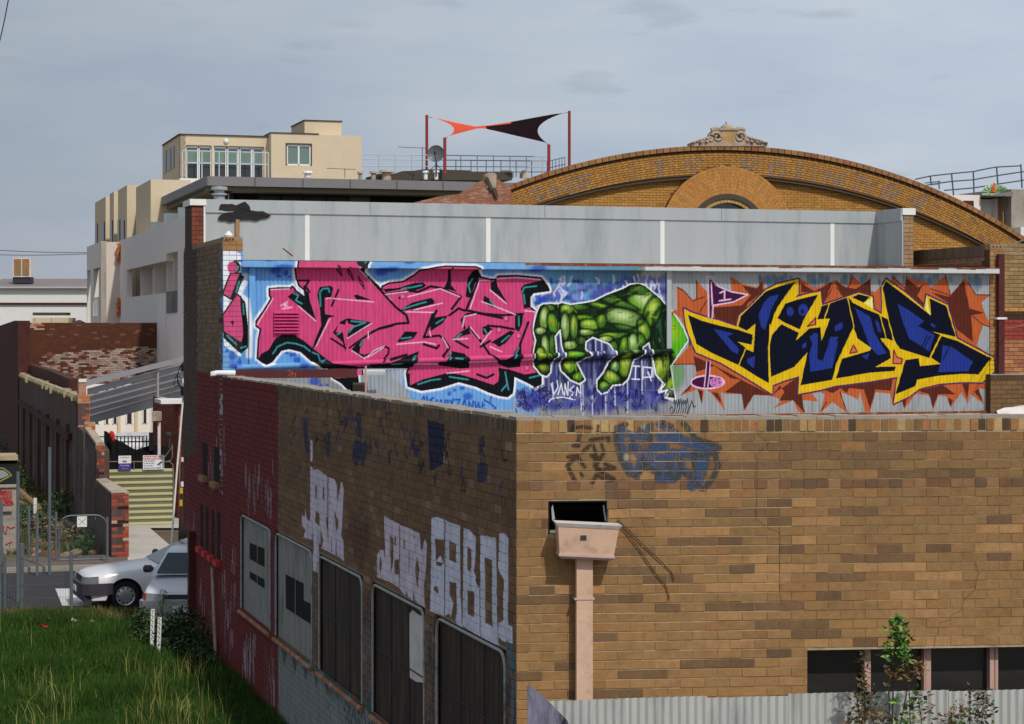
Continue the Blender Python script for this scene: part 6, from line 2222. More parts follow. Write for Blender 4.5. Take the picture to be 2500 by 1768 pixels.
# balcony wall along V
BWO = P(449, 530, 88)
PB1 = Pl(BWO, V, flip=True)
zpar = BWO.z
sE = PB1.s(292)
sS = -3.0
so1 = [(PB1.s(293) , PB1.s(301)), (PB1.s(309), PB1.s(404)), (PB1.s(406), PB1.s(434))]
zl = PB1.z(355, 721)
zo1 = PB1.z(404, 637)
zo2 = PB1.z(434, 613)
q = MB()
t_ = -.3

def W1(a, c, z0, z1, m=q):
 a, c = min(a, c), max(a, c)
 m.pbox(PB1, a, c, z0, z1, t_, 0)

x1, x2 = PB1.s(404), PB1.s(309)
y1, y2 = PB1.s(434), PB1.s(406)
W1(sS, sE, zo2, zpar)
W1(sS, y1, -1, zo2)
W1(y2, sE, zo1, zo2)
W1(y1, y2, -1, PB1.z(420, 763))
W1(x1, x2, -1, zl)
W1(x2, sE, -1, zo1)
q.build('balcony_wall', M['render_white'], APT)
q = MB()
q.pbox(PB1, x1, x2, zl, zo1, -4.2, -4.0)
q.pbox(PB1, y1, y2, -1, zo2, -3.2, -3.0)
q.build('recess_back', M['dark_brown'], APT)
q = MB()
for x in (328, 358, 391):
 a = PB1.s(x)
 q.pbox(PB1, a - .07, a + .07, zl - .2, zo1, -4.0, -.31)
q.pbox(PB1, y1 - .02, y1 + .12, -1, zo2, -3.0, -.31)
q.pbox(PB1, y2 - .12, y2 + .02, -1, zo2, -3.0, -.31)
q.pbox(PB1, x1, x2, zo1, zo1 + .2, -4, -.31)
q.pbox(PB1, y1, y2, zo2, zo2 + .2, -3, -.31)
q.build('balcony_divider', M['render_white'], APT)
q = MB()
q.pbox(PB1, PB1.s(432), PB1.s(408), PB1.z(420, 764), PB1.z(420, 762), .01, .05)
for i in range(10):
 a = PB1.s(432) + (PB1.s(408) - PB1.s(432)) * i / 9
 q.pbox(PB1, a - .02, a + .02, PB1.z(420, 762), PB1.z(420, 713), .0, .03)
q.pbox(PB1, PB1.s(432), PB1.s(408), PB1.z(420, 714), PB1.z(420, 711), .0, .04)
q.build('balcony_railing', M['rail_dark'], APT)
# small grey screens above the parapet
M['screen_blue'] = mat('screen_blue', srgb(122, 132, 138), rough=.5, var=.05)
for x, y0, y1_ in ((352, 552, 585), (384, 540, 570), (418, 530, 556), (440, 516, 534)):
 a = PB1.s(x)
 q = MB()
 q.box(PB1.pt(a, zpar - .1, -.3), -PB1.n * 1.8, V * .12, UP * (.75 if x > 360 else .6))
 q.build('balcony_screen', M['screen_blue'], APT)
# bay standing forward at the far left
bayo = PB1.pt(sE, 0, 0)
PB2 = Pl(bayo, U)
sb = PB2.s(246)
zb2 = PB2.z(270, 591)
q = MB()
q.box(PB2.pt(sb, -1, 0), U * -sb, V * .3, UP * (zb2 + 1))
q.build('bay_wall', mat('bay_cream', srgb(216, 204, 190), rough=.85, var=.03), APT)
PB3 = Pl(PB2.pt(sb, 0, 0), V, flip=True)
q = MB()
e3 = PB3.s(212)
zz0, zz1 = PB3.z(236, 655), PB3.z(236, 771)
o1, o2 = sorted((PB3.s(244), PB3.s(228)))
o3, o4 = sorted((PB3.s(221), PB3.s(213)))
q.pbox(PB3, 0, e3, zz0, PB3.z(240, 592), -.3, 0)
q.pbox(PB3, 0, o1, -1, zz0, -.3, 0)
q.pbox(PB3, o2, o3, -1, zz0, -.3, 0)
q.pbox(PB3, o1, o2, -1, zz1, -.3, 0)
q.pbox(PB3, o4, e3, -1, zz0, -.3, 0)
q.pbox(PB3, o3, o4, -1, zz1 - .6, -.3, 0)
q.build('bay_side', M['render_white'], APT)
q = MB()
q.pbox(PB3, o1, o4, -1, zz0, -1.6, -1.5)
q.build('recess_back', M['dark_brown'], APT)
q = MB()
for i in range(6):
 a = o1 + (o2 - o1) * i / 5
 q.pbox(PB3, a - .03, a + .03, zz1, zz1 + 1.0, -.02, .02)
q.pbox(PB3, o1, o2, zz1 + .95, zz1 + 1.02, -.02, .03)
q.build('balcony_railing', M['rail'], APT)
for y0, y1_ in ((594, 642), (728, 772)):
 q = MB()
 z1_, z0_ = PB1.z(296, y0), PB1.z(296, y1_)
 for k in range(3):
  pts = [PB1.pt(sE - .25 - .12 * k, z0_ + (z1_ - z0_) * i / 6, .1 + .06 * math.sin(i * 2 + k)) for i in range(7)]
  q.tube(pts, .07, 5)
 solo(q.build('orange_wrapping', M['orange']), 'upper orange wrapped bundle, under the parapet of the off-white block' if y0 < 600 else 'lower orange wrapped bundle, just above the red brick wall', 'wrapping', 'orange wrapped cable bundles')

# beige upper blocks, stepping back to the left
UPB = thing('beige_block', 'tall beige upper storey blocks stepping back at the far left of the apartment block', 'building', GP(300, 112))
mb = MB()
glz = MB()
stp = MB()
Q0 = Vector(((332 - 1250) * 113 / F, 113, 0))
PQV = Pl(Q0, V, flip=True)
prev = 0
for (xr, xm, xl, yt) in ((465, 368, 332, 438), (332, 310, 288, 452), (288, 278, 268, 468), (268, 258, 232, 480)):
 # each block: narrow face along U from xm to xr, long face along V from xm back to xl
 s = PQV.s(xm)
 oo = PQV.pt(s, 0, 0)
 pu = Pl(oo, U)
 wd = pu.s(xr)
 zt2 = pu.z(xm, yt)
 dp_ = PQV.s(xl) - s
 mb.box(oo, U * max(wd, 1.0), V * dp_, UP * zt2)
mb.build('wall', M['beige'], UPB)
for x0, x1_, y0, y1_ in ((234, 239, 548, 600), (250, 256, 545, 598), (271, 276, 540, 597), (289, 294, 538, 596), (300, 305, 540, 594)):
 a, c = sorted((PQV.s(x0), PQV.s(x1_)))
 q = MB()
 q.pbox(PQV, a, c, PQV.z(x0, y1_), PQV.z(x0, y0), .0, .06)
 q.build('window', M['glass_dark'], UPB)

# penthouse ---------------------------------------------------------
PT = thing('penthouse', 'cream rooftop penthouse with glazed doors, a balcony rail and one square window', 'building', GP(600, 116, 11))
o1_ = Vector(((440 - 1250) * 115 / F, 115, 0))
PP = Pl(o1_, U)
PPV = Pl(o1_, V, flip=True)
zr = PP.z(440, 329)
zbt = PP.z(440, 450)
oa, ob_ = PP.s(454), PP.s(517)
oc, od = PP.s(522), PP.s(645)
se = PP.s(662)
zo = PP.z(500, 355)
q = MB()
dv = PPV.s(398)
for a, c, z0, z1 in ((0, oa, zbt, zr), (ob_, oc, zbt, zr), (od, se, zbt, zr), (oa, ob_, zo, zr), (oc, od, zo, zr)):
 q.pbox(PP, a, c, z0, z1, -.3, 0)
q.box(PP.pt(0, zbt, 0), V * dv, U * .3, UP * (zr - zbt))
q.box(PP.pt(0, zbt, -dv), U * se, V * .3, UP * (zr - zbt))
q.build('wall', M['beige'], PT)
q = MB()
q.pbox(PP, -.08, se + .1, zr, zr + .06, -dv, .08)
q.build('roof_edge', M['dark_brown'], PT)
# right wing of the penthouse, slightly forward
PP2 = PP.shift(.8)
w0, w1, w2 = PP2.s(662), PP2.s(777), PP2.s(884)
zr2, zr3 = PP2.z(700, 326), PP2.z(830, 330)
win = (PP2.s(700), PP2.s(759), PP2.z(730, 404), PP2.z(730, 353))
q = MB()
q.pbox(PP2, w0, win[0], zbt, zr2, -6, 0)
q.pbox(PP2, win[1], w1, zbt, zr2, -6, 0)
q.pbox(PP2, win[0], win[1], zbt, win[2], -6, 0)
q.pbox(PP2, win[0], win[1], win[3], zr2, -6, 0)
q.pbox(PP2, w1, w2, zbt, zr3, -6, -.12)
q.pbox(PP2, PP2.s(752), PP2.s(843), zr2, PP2.z(790, 292), -5, -1)
q.build('wing_wall', M['beige'], PT)
q = MB()
q.pbox(PP2, w0 - .05, w1 + .04, zr2, zr2 + .05, -6, .06)
q.pbox(PP2, PP2.s(752) - .05, PP2.s(843) + .05, PP2.z(790, 292), PP2.z(790, 292) + .06, -5, -.94)
q.build('roof_edge', M['dark_brown'], PT)
q = MB()
q.pbox(PP2, win[0], win[1], win[2], win[3], -.14, -.12)
wi = q.build('window', M['glass_green'], PT)
q = MB()
a, c, z0, z1 = win
for aa, cc, y0, y1_ in ((a, c, z1 - .1, z1), (a, a + .08, z0, z1), (c - .08, c, z0, z1), (a, c, z0, z0 + .08), ((a + c) / 2 - .05, (a + c) / 2 + .05, z0, z1 - .1)):
 q.pbox(PP2, aa, cc, y0, y1_, -.115, -.05)
q.build('window_frame', M['white'], wi)
q = MB()
q.pbox(PP2, a - .06, c + .06, z1, z1 + .07, -.02, .03)
q.pbox(PP2, a - .06, a, z0, z1, -.02, .03)
q.pbox(PP2, c, c + .06, z0, z1, -.02, .03)
q.build('window_surround', M['dark_brown'], wi)
for (a, c), fx in (((oa, ob_), [(454, 485), (486, 517)]), ((oc, od), [(522, 554), (556, 584), (586, 616), (618, 645)])):
 for x0, x1_ in fx:
  s0, s1 = PP.s(x0), PP.s(x1_)
  zm = PP.z(500, 398)
  q = MB()
  q.pbox(PP, s0, s1, zbt, zo, -.26, -.24)
  door = q.build('glass_door', M['glass_green'], PT)
  q = MB()
  q.pbox(PP, s0 + .07, s1 - .07, zbt, zm, -.235, -.225)
  q.build('lower_pane', M['glass'], door)
  q = MB()
  for aa, cc, y0, y1_ in ((s0, s0 + .06, zbt, zo), (s1 - .06, s1, zbt, zo), (s0, s1, zo - .14, zo - .04), (s0, s1, zm - .03, zm + .03)):
   q.pbox(PP, aa, cc, y0, y1_, -.235, -.16)
  q.build('door_frame', M['white'], door)
for x0, x1_, y0, y1_ in ((401, 407, 371, 424), (411, 418, 366, 418), (421, 426, 360, 412)):
 a, c = sorted((PPV.s(x0), PPV.s(x1_)))
 q = MB()
 q.pbox(PPV, a, c, PPV.z(x0, y1_), PPV.z(x0, y0), .0, .04)
 q.build('window', M['glass_dark'], PT)
q = MB()
s, z = PP.hit(552, 345)
q.lathe(PP.pt(s, z, 0), PP.n, [(0, .14), (.06, .15), (.14, .1), (.17, 0)], 14)
q.build('wall_light', M['white'], PT)
q = MB()
PR1 = PP.shift(1.3)
a0, a1 = PR1.s(443), PR1.s(655)
zb1, zt1 = PR1.z(500, 430), PR1.z(500, 369)
for z in (zt1, PR1.z(500, 398)):
 q.pbox(PR1, a0, a1, z - .03, z + .03, -.03, .03)
for x in (445, 456, 493, 535, 579, 620, 655):
 a = PR1.s(x)
 q.pbox(PR1, a - .03, a + .03, zb1 - .3, zt1, -.03, .03)
q.box(PR1.pt(a0, zt1 - .03, 0), V * 1.5, U * .05, UP * .06)
q.build('balcony_rail', M['rail'], PT)
q = MB()
q.pbox(PR1, a0 - .1, a0 + 4, zb1 - .45, zb1 - .15, -1.3, .1)
q.build('balcony_slab', M['white'], PT)

# roof clutter ---------------------------------------------------------
DR = 104
PRF = Pl(Vector(((1000 - 1250) * DR / F, DR, 0)), U)
rt = MB()
poly = [(925, 440), (925, 424), (978, 424), (982, 418), (1010, 417), (1035, 413), (1148, 416), (1150, 419), (1200, 420), (1250, 421), (1250, 440)]
rt.prism([PRF.pt(*PRF.hit(x, y), 0) for x, y in poly][::-1], -PRF.n * 3)
solo(rt.build('roof_box', M['dark_brown']), 'long low brown plant box on the canopy roof below the shade sail', 'roof box')
for (x, y0, y1_, r, lab) in ((874, 436, 421, .12, 'small dark roof vent right below the penthouse corner'), (906, 436, 420, .16, 'pair of pale roof flues between penthouse and roof box'), (938, 436, 418, .3, 'squat cream roof cowl left of the brown plant box'), (1033, 432, 419, .13, 'white vent pipe with a flat disc, left of the dish stand'), (1059, 432, 418, .12, 'white roof flue just below the satellite dish'),
       (746, 428, 420, .2, 'white roof cowl at the foot of the penthouse wing')):
 q = MB()
 s, z1 = PRF.hit(x, y1_)
 z0 = PRF.z(x, y0 + 8)
 q.lathe(PRF.pt(s, z0, .5), UP, [(0, r * .8), (z1 - z0 - .12, r * .8), (z1 - z0 - .1, r * 1.4), (z1 - z0, r * 1.2), (z1 - z0, 0)], 10)
 solo(q.build('roof_vent', M['white'] if x > 1000 or x == 746 else M['stone']), lab, 'vent', 'roof vents on the canopy roof')

def railing(name, label, pl, x0, x1, ys, posts, ybot, m, r=.022, group=None):
 t = thing(name, label, 'railing', pl.pt(pl.s(x0), pl.z(x0, ybot)), group)
 q = MB()
 for ya, yb in ys:
  q.tube([pl.pt(*pl.hit(x0, ya)), pl.pt(*pl.hit(x1, yb))], r, 5)
 q.build('rail', m, t)
 for x in posts:
  ya, yb = ys[0]
  yt = ya + (yb - ya) * (x - x0) / (x1 - x0)
  q = MB()
  q.tube([pl.pt(*pl.hit(x, yt)), pl.pt(*pl.hit(x, ybot))], r, 5)
  q.build('post', m, t)
 return t

PL1 = Pl(Vector(((900 - 1250) * 112 / F, 112, 0)), U)
PL2 = Pl(Vector(((900 - 1250) * 118 / F, 118, 0)), U)
railing('roof_railing', 'pale rooftop railing running right from the penthouse', PL1, 888, 1340, [(377, 383), (389, 394), (406, 408)], range(925, 1340, 40), 440, M['rail'], .025)
railing('roof_railing', 'darker far rooftop railing behind the dish and the shade sail posts', PL2, 1090, 1345, [(391, 393), (420, 420)], (1113, 1150, 1187, 1223, 1260, 1298, 1336), 432, M['rail_dark'], .028)
PL3 = Pl(PL2.pt(PL2.s(1341), 0), V)
railing('roof_railing', 'short railing return at the right end of the roof terrace', PL3, 1342, 1380, [(393, 384), (410, 401)], (1349, 1357, 1365, 1372, 1379), 425, M['rail_dark'], .02)
# yellow bench things on the terrace
q = MB()
for x0, x1_ in ((1224, 1254), (1275, 1292)):
 a, c = PL1.s(x0), PL1.s(x1_)
 z = PL1.z(x0, 434)
 q.pbox(PL1, a, c, z, z + .3, -.5, 0)
 q.pbox(PL1, a + .08, c - .08, z + .3, z + .42, -.4, -.1)
solo(q.build('terrace_planter', M['beige']), 'low cream planters on the roof terrace beyond the arch foot', 'planter')
# shade sail and its posts
DS = 110
posts = {}
for nm, x, yt, yb, lab in (('a', 1042, 281, 425, 'tall left red post of the shade sail'), ('b', 1086, 336, 425, 'shorter red post right beside the satellite dish'), ('c', 1340, 353, 440, 'shortest red post under the dark wing of the sail'), ('d', 1390, 271, 440, 'tallest red post at the right of the shade sail')):
 D = DS + (6 if nm in 'ad' else -6)
 q = MB()
 a, b_ = P(x, yb, D), P(x, yt, D)
 q.tube([a, b_], .085, 10)
 solo(q.build('sail_post', M['redpost']), lab, 'post', 'red shade sail posts')
 posts[nm] = b_
A_, B_, C_, D_ = P(1056, 287, DS + 6), P(1092, 334, DS - 6), P(1335, 349, DS - 6), P(1377, 276, DS + 6)
q = MB()
pts_top = [(1056, 287), (1075, 291), (1110, 299), (1160, 309), (1195, 306), (1240, 299), (1300, 288), (1350, 279), (1377, 276)]
pts_bot = [(1092, 334), (1100, 331), (1130, 323), (1165, 314), (1180, 313.5), (1215, 321), (1270, 334), (1310, 343), (1335, 349)]

def curve(pts, D0, D1, n):
 xs = [p[0] for p in pts]
 out = []
 for i in range(n + 1):
  x = xs[0] + (xs[-1] - xs[0]) * i / n
  y = np.interp(x, xs, [p[1] for p in pts])
  out.append(P(x, y, D0 + (D1 - D0) * i / n))
 return out

ct, cb_ = curve(pts_top, DS + 6, DS + 6, 40), curve(pts_bot, DS - 6, DS - 6, 40)
k0 = 0
m_ = 12
for i in range(41):
 for j in range(m_ + 1):
  v = j / m_
  p = ct[i] * (1 - v) + cb_[i] * v
  u = i / 40
  e = 4 * v * (1 - v)
  p = p + U * (max(0, 1 - u * 3.2) ** 2 * e * .75 - max(0, 1 - (1 - u) * 3.2) ** 2 * e * .95)
  q.v.append(tuple(p))
for i in range(40):
 for j in range(m_):
  a = i * (m_ + 1) + j
  q.f.append((a, a + 1, a + m_ + 2, a + m_ + 1))
  q.c.append(srgb(224, 86, 58) if (i / 40) < .40 or (j <= 1 and i / 40 < .6) else srgb(26, 5, 7))
solo(q.build('shade_sail', mat('sail_cloth', attr=True, rough=.9, var=.04, scale=1, spec=.03)), 'twisted shade sail, bright orange left wing and dark maroon right wing', 'shade sail')
q = MB()
for a, b_ in ((posts['a'], ct[0]), (posts['b'], cb_[0]), (posts['c'], cb_[-1]), (posts['d'], ct[-1])):
 q.tube([a - UP * .1, b_], .015, 4)
solo(q.build('sail_cable', M['rail_dark']), 'thin cables tying the corners of the shade sail to its posts', 'cable')
# satellite dish
dsh = thing('satellite_dish', 'round dark grey satellite dish on a stand between the red posts', 'dish', P(1065, 430, 100))
q = MB()
c = P(1065, 376, 100)
ax = Vector((-.12, -1, .12)).normalized()
q.lathe(c, ax, [(-.0, .02), (.02, .2), (.06, .34), (.1, .41), (.105, .415), (.09, .41), (.04, .32), (-.02, .0)], 28)
q.build('reflector', M['dish'], dsh, smooth=True)
q = MB()
q.tube([c + Vector((0, .05, -.2)), P(1065, 432, 100.2)], .045, 8)
for dx in (-22, 22):
 q.tube([P(1065, 402, 100.2), P(1065 + dx, 422, 100.2)], .018, 5)
q.build('stand', M['rail_dark'], dsh)
q = MB()
q.tube([c + ax * .1 + UP * -.38, c + ax * .5 + UP * -.05], .018, 5)
q.tube([c + ax * .42 + UP * -.1, c + ax * .56 + UP * .0], .045, 6)
q.build('feed_arm', M['darkmetal'], dsh)
for (x0, x1_, y, xm, yb, lab) in ((972, 1040, 360, 1031, 425, 'tall television aerial left of the satellite dish'), (797, 868, 412, 842, 428, 'low television aerial in front of the penthouse wing')):
 t = thing('aerial', lab, 'aerial', P(xm, yb, 103), 'rooftop aerials')
 q = MB()
 q.tube([P(xm, yb + 6, 103), P(xm, y - 1, 103)], .02, 5)
 q.build('mast', M['rail_dark'], t)
 q = MB()
 q.tube([P(x0, y - 1, 103), P(x1_, y + 2, 103)], .016, 5)
 for i in range(7):
  x = x0 + (x1_ - x0) * (i + .3) / 7
  yy = y - 1 + 3 * (x - x0) / (x1_ - x0)
  q.tube([P(x, yy, 102.6), P(x, yy - .5, 103.4)], .011, 4)
 q.build('boom', M['rail_dark'], t)

# right distance: white building site, railings, green umbrella -------------
PZ1 = Pl(Vector(((2400 - 1250) * 92 / F, 92, 0)), U)
rb = thing('concrete_building', 'pale grey concrete rooftop building behind the right shoulder of the arch', 'building', PZ1.pt(0, 0))

def slab(x0, x1_, y0, y1_, n0, n1, m, nm):
 q = MB()
 a, z1 = PZ1.hit(x0, y0)
 c, z0 = PZ1.hit(x1_, y1_)
 q.pbox(PZ1, a, c, z0 - (.5 if y1_ > 500 else 0), z1, n0, n1)
 return q.build(nm, m, rb)

slab(2325, 2402, 474, 600, -4, -.3, M['render_white'], 'left_wall')
slab(2405, 2455, 482, 600, -4, -1.2, M['white'], 'white_wall')
slab(2469, 2520, 462, 558, -5, 0, M['concrete'], 'grey_wall')
slab(2402, 2470, 467, 480, -4.5, .1, M['fascia'], 'roof_slab')
slab(2455, 2462, 482, 560, -4, -.9, M['white'], 'door_frame')
slab(2462, 2469, 482, 560, -4, -.5, M['wood'], 'timber_edge')
slab(2475, 2540, 556, 562, -.5, .6, M['white'], 'floor_edge')
slab(2360, 2385, 489, 520, -.3, -.27, M['maroon'], 'window')
q = MB()
q.tube([PZ1.pt(*PZ1.hit(2448, 478), .1), PZ1.pt(*PZ1.hit(2452, 540), .1)], .03, 6)
q.build('downpipe', M['darkmetal'], rb)

def curvy_rail(name, label, D, rails, posts, m, r, group):
 t = thing(name, label, 'railing', P(posts[0][0], posts[0][2], D), group)
 q = MB()
 for pts in rails:
  q.tube([P(x, y, D) for x, y in pts], r, 5)
 q.build('rail', m, t)
 for x, y0, x2, y1_ in posts:
  q = MB()
  q.tube([P(x, y0, D), P(x2, y1_, D)], r * 1.2, 5)
  q.build('post', m, t)

curvy_rail('roof_railing', 'curved dark steel railing above the pale concrete roof on the right', 90,
   [[(2234, 438), (2271, 430), (2323, 424), (2376, 419), (2415, 411), (2433, 408), (2490, 405)], [(2268, 451), (2323, 443), (2376, 439), (2433, 429), (2500, 419)], [(2305, 465), (2376, 459), (2433, 450), (2500, 440)]],
   [(2271, 431, 2274, 453), (2323, 424, 2328, 478), (2376, 419, 2378, 474), (2433, 408, 2437, 466), (2492, 401, 2495, 460)], M['rail_dark'], .03, 'rooftop railings on the right')
curvy_rail('roof_railing', 'short low railing half hidden behind the arch coping on the right', 88, [[(2258, 447), (2296, 443)], [(2262, 452), (2292, 449)]], [(2292, 443, 2293, 462)], M['rail_dark'], .025, 'rooftop railings on the right')
q = MB()
for k, (x, y, r, c) in enumerate(((2425, 470, .5, 0), (2440, 472, .4, 1), (2416, 474, .35, 0))):
 base = P(x, 472, 88)
 for i in range(8):
  a0, a1 = math.pi * i / 8 - .2, math.pi * (i + 1) / 8 - .2
  q.face([base, base + Vector((-math.cos(a0) * r, -.1, math.sin(a0) * r * .85)), base + Vector((-math.cos(a1) * r, .1, math.sin(a1) * r * .85))])
um = solo(q.build('folded_umbrella', M['umbrella']), 'pale green translucent umbrella on the roof at the far right', 'umbrella')
q = MB()
q.lathe(P(2425, 470, 87.5), Vector((.1, 0, 1)), [(0, .12), (.2, .1), (.42, .02)], 6)
solo(q.build('orange_cone', M['orange']), 'small orange cone in front of the green umbrella on the roof', 'cone')

# left distance: long pale shed with an evaporative cooler -------------------
PW1 = Pl(Vector(((100 - 1250) * 150 / F, 150, 0)), Vector((1, .02, 0)).normalized())
sh = thing('warehouse', 'long white warehouse with a grey sheet roof behind the red brick wall at left', 'building', PW1.pt(0, 0))

def wbox(x0, x1_, y0, y1_, n0, n1, m, nm, par=None):
 q = MB()
 a, z1 = PW1.hit(x0, y0)
 c, z0 = PW1.hit(x1_, y1_)
 q.pbox(PW1, a, c, z0, z1, n0, n1)
 return q.build(nm, m, par or sh)

wbox(-60, 235, 702, 900, -.5, 0, M['white'], 'wall')
q = MB()
a, c = PW1.s(-60), PW1.s(240)
q.face([PW1.pt(a, PW1.z(0, 703), .3), PW1.pt(c, PW1.z(200, 703), .3), PW1.pt(c, PW1.z(200, 680) + .2, -9), PW1.pt(a, PW1.z(0, 680) + .2, -9)])
q.build('roof', mat('sheet_roof', srgb(132, 120, 116), rough=.7, var=.08, scale=.4, stretch=(4, .3, 1)), sh)
wbox(-60, 235, 739, 744, 0, .15, M['maroon'], 'band')
wbox(-60, 235, 700, 704, 0, .4, M['rail'], 'eaves')
cl = thing('air_cooler', 'beige louvred air cooler box on the warehouse roof at the left edge', 'air cooler', PW1.pt(PW1.s(30), PW1.z(30, 690), -3))

def cool(x0, x1_, y0, y1_, n0, n1, m, nm):
 return wbox(x0, x1_, y0, y1_, n0, n1, m, nm, cl)

cool(9, 53, 626, 674, -4.2, -3, M['white_paint'], 'cabinet')
cool(12, 30, 629, 670, -2.99, -2.95, M['wood'], 'louvre_pad')
cool(33, 50, 629, 670, -2.99, -2.95, M['wood'], 'louvre_pad')
cool(8, 54, 674, 690, -4.0, -3.1, M['darkmetal'], 'base')
PW2 = Pl(Vector(((120 - 1250) * 120 / F, 120, 0)), Vector((1, .02, 0)).normalized())
ck_ = thing('container', 'small cream metal container above the red brick wall', 'container', PW2.pt(PW2.s(120), 3))
q = MB()
a, z1 = PW2.hit(77, 766)
c, z0 = PW2.hit(169, 810)
q.pbox(PW2, a, c, z0, PW2.z(100, 776), -2, 0)
q.build('body', M['beige'], ck_)
q = MB()
q.pbox(PW2, a, PW2.s(160), PW2.z(100, 770), PW2.z(100, 763), -1.5, -.3)
q.build('top_box', M['dark_brown'], ck_)
q = MB()
for x in (84, 125, 167):
 q.pbox(PW2, PW2.s(x), PW2.s(x) + .06, z0, PW2.z(100, 776), 0, .03)
q.build('rib', M['cream_sheet'], ck_)
q = MB()
q.lathe(P(193, 792, 100), UP, [(0, .38), (.1, .3), (.2, .08), (.22, 0)], 10)
solo(q.build('dark_hood', M['darkmetal']), 'small dark domed hood peeping over the brick wall beside the white block', 'hood')

# ================= red brick boundary wall across the left =================
PRW = Pl(Vector(((250 - 1250) * 96 / F, 96, 0)), U)
rwl = thing('red_brick_wall', 'long weathered red brick wall with peeling white paint on its lower half', 'wall', PRW.pt(PRW.s(250), 0))
topl = [(40, 788), (375, 788), (385, 787), (405, 770), (470, 766)]
q = MB()
n = 40
for i in range(n):
 x0, x1 = 40 + 430 * i / n, 40 + 430 * (i + 1) / n
 ya = np.interp((x0 + x1) / 2, [p[0] for p in topl], [p[1] for p in topl])
 a, z1 = PRW.hit(x0, ya)
 c = PRW.s(x1)
 q.pbox(PRW, a, c, 0 if x0 < 200 or x0 > 400 else PRW.z(x0, 1045 - 0), z1, -.35, -.012)
cb2 = q.build('core', M['mortar_dark'], rwl)
q = MB()
z = PRW.z(250, 1040)
k = 0
wn = random.Random(8)
zhi = PRW.z(440, 768)
while z < zhi:
 s = PRW.s(44) - (.12 if k % 2 else 0)
 while s < PRW.s(470):
  sc = s + .12
  zc = z + .04
  pt = PRW.pt(sc, zc)
  px = 1250 + F * pt.x / pt.y
  py = YH - F * (pt.z - H) / pt.y
  yt = np.interp(px, [p[0] for p in topl], [p[1] for p in topl])
  if py > yt + 1:
   # limewash boundary, from (100,870) rising to the right, ragged
   lim = np.interp(px, [90, 105, 300, 400, 450], [910, 868, 850, 845, 838]) + wn.gauss(0, 2)
   base = wn.choice([(94, 52, 34), (90, 50, 34), (98, 56, 36), (86, 52, 36), (94, 48, 34)])
   if py > lim:
    whitew = np.interp(px, [90, 180, 260, 449], [.55, .45, .68, .8])
    if wn.random() < whitew:
     base = wn.choice([(166, 148, 138), (158, 136, 124), (176, 160, 152), (148, 120, 108)])
    elif wn.random() < .3:
     base = (128, 76, 58)
   elif px < 110 and py < 806:
    if wn.random() < .6:
     base = wn.choice([(190, 150, 136), (170, 104, 84)])
   elif wn.random() < .05:
    base = (124, 84, 62)
   q.brick(PRW, [(s + .006, z + .006), (s + .234, z + .006), (s + .234, z + .08), (s + .006, z + .08)], -.02, wn.uniform(-.006, .006), vary(srgb(*base), .07, wn))
  s += .24
 z += .0865
 k += 1
q.build('brick', M['brick_attr'], cb2, kind='stuff')
q = MB()
a, z1 = PRW.hit(52, 808)
c, z0 = PRW.hit(70, 890)
q.pbox(PRW, a, c, z0, z1, 0, .06)
q.pbox(PRW, a, c, PRW.z(60, 862), PRW.z(60, 846), .06, .1)
q.build('patch', M['white_paint'], rwl)

# ================= ruined side wall running along the railway land =================
PN = Pl(GP(280, 51), V, flip=True)
ru = thing('ruined_wall', 'dark stepped ruin wall covered in old graffiti, running back from the brick gate pier', 'wall', PN.pt(0, 0))

def ruin_prism(poly, off, thick, m, nm, par=ru):
 pts = []
 for x, y in poly:
  s, z = PN.hit(x, y)
  pts.append(PN.pt(s, max(z, 0.0), off))
 q = MB()
 q.prism(pts, -PN.n * thick)
 return q.build(nm, m, par)

ruin_prism([(272, 1400), (272, 1204), (262, 1194), (236, 1174), (236, 1100), (215, 1068), (207, 1058), (190, 1042), (190, 985), (180, 972), (120, 950), (90, 936), (46, 919), (46, 1300), (272, 1420)], 0, .34, M['ruin_side'], 'lower_wall')
PN_ = PN
PN = PN.shift(-.42)
ruin_prism([(168, 975), (168, 925), (120, 905), (70, 890), (50, 884), (46, 884), (46, 935), (120, 965)], 0, .3, M['ruin_dark'], 'upper_wall')
PN = PN_
ruin_prism([(47, 1250), (47, 783), (38, 783), (0, 796), (-30, 800), (-30, 1250)], .05, .5, M['ruin_dark'], 'tall_wall')
# ledge with lichen on the broken top
q = MB()
pts = [(46, 917), (90, 935), (130, 951), (180, 971), (188, 976)]
q.tube([PN.pt(*PN.hit(x, y), -.1) for x, y in pts], .13, 7)
q.build('broken_ledge', M['coping_lichen'], ru)
q = MB()
for i in range(26):
 x = 48 + 140 * i / 26
 y = np.interp(x, [p[0] for p in pts], [p[1] for p in pts])
 c = PN.pt(*PN.hit(x, y), -.1 + rng.uniform(-.1, .1))
 q.cbox(c, .2, .25, rng.uniform(.1, .3))
q.build('rubble_top', M['coping_lichen'], ru)
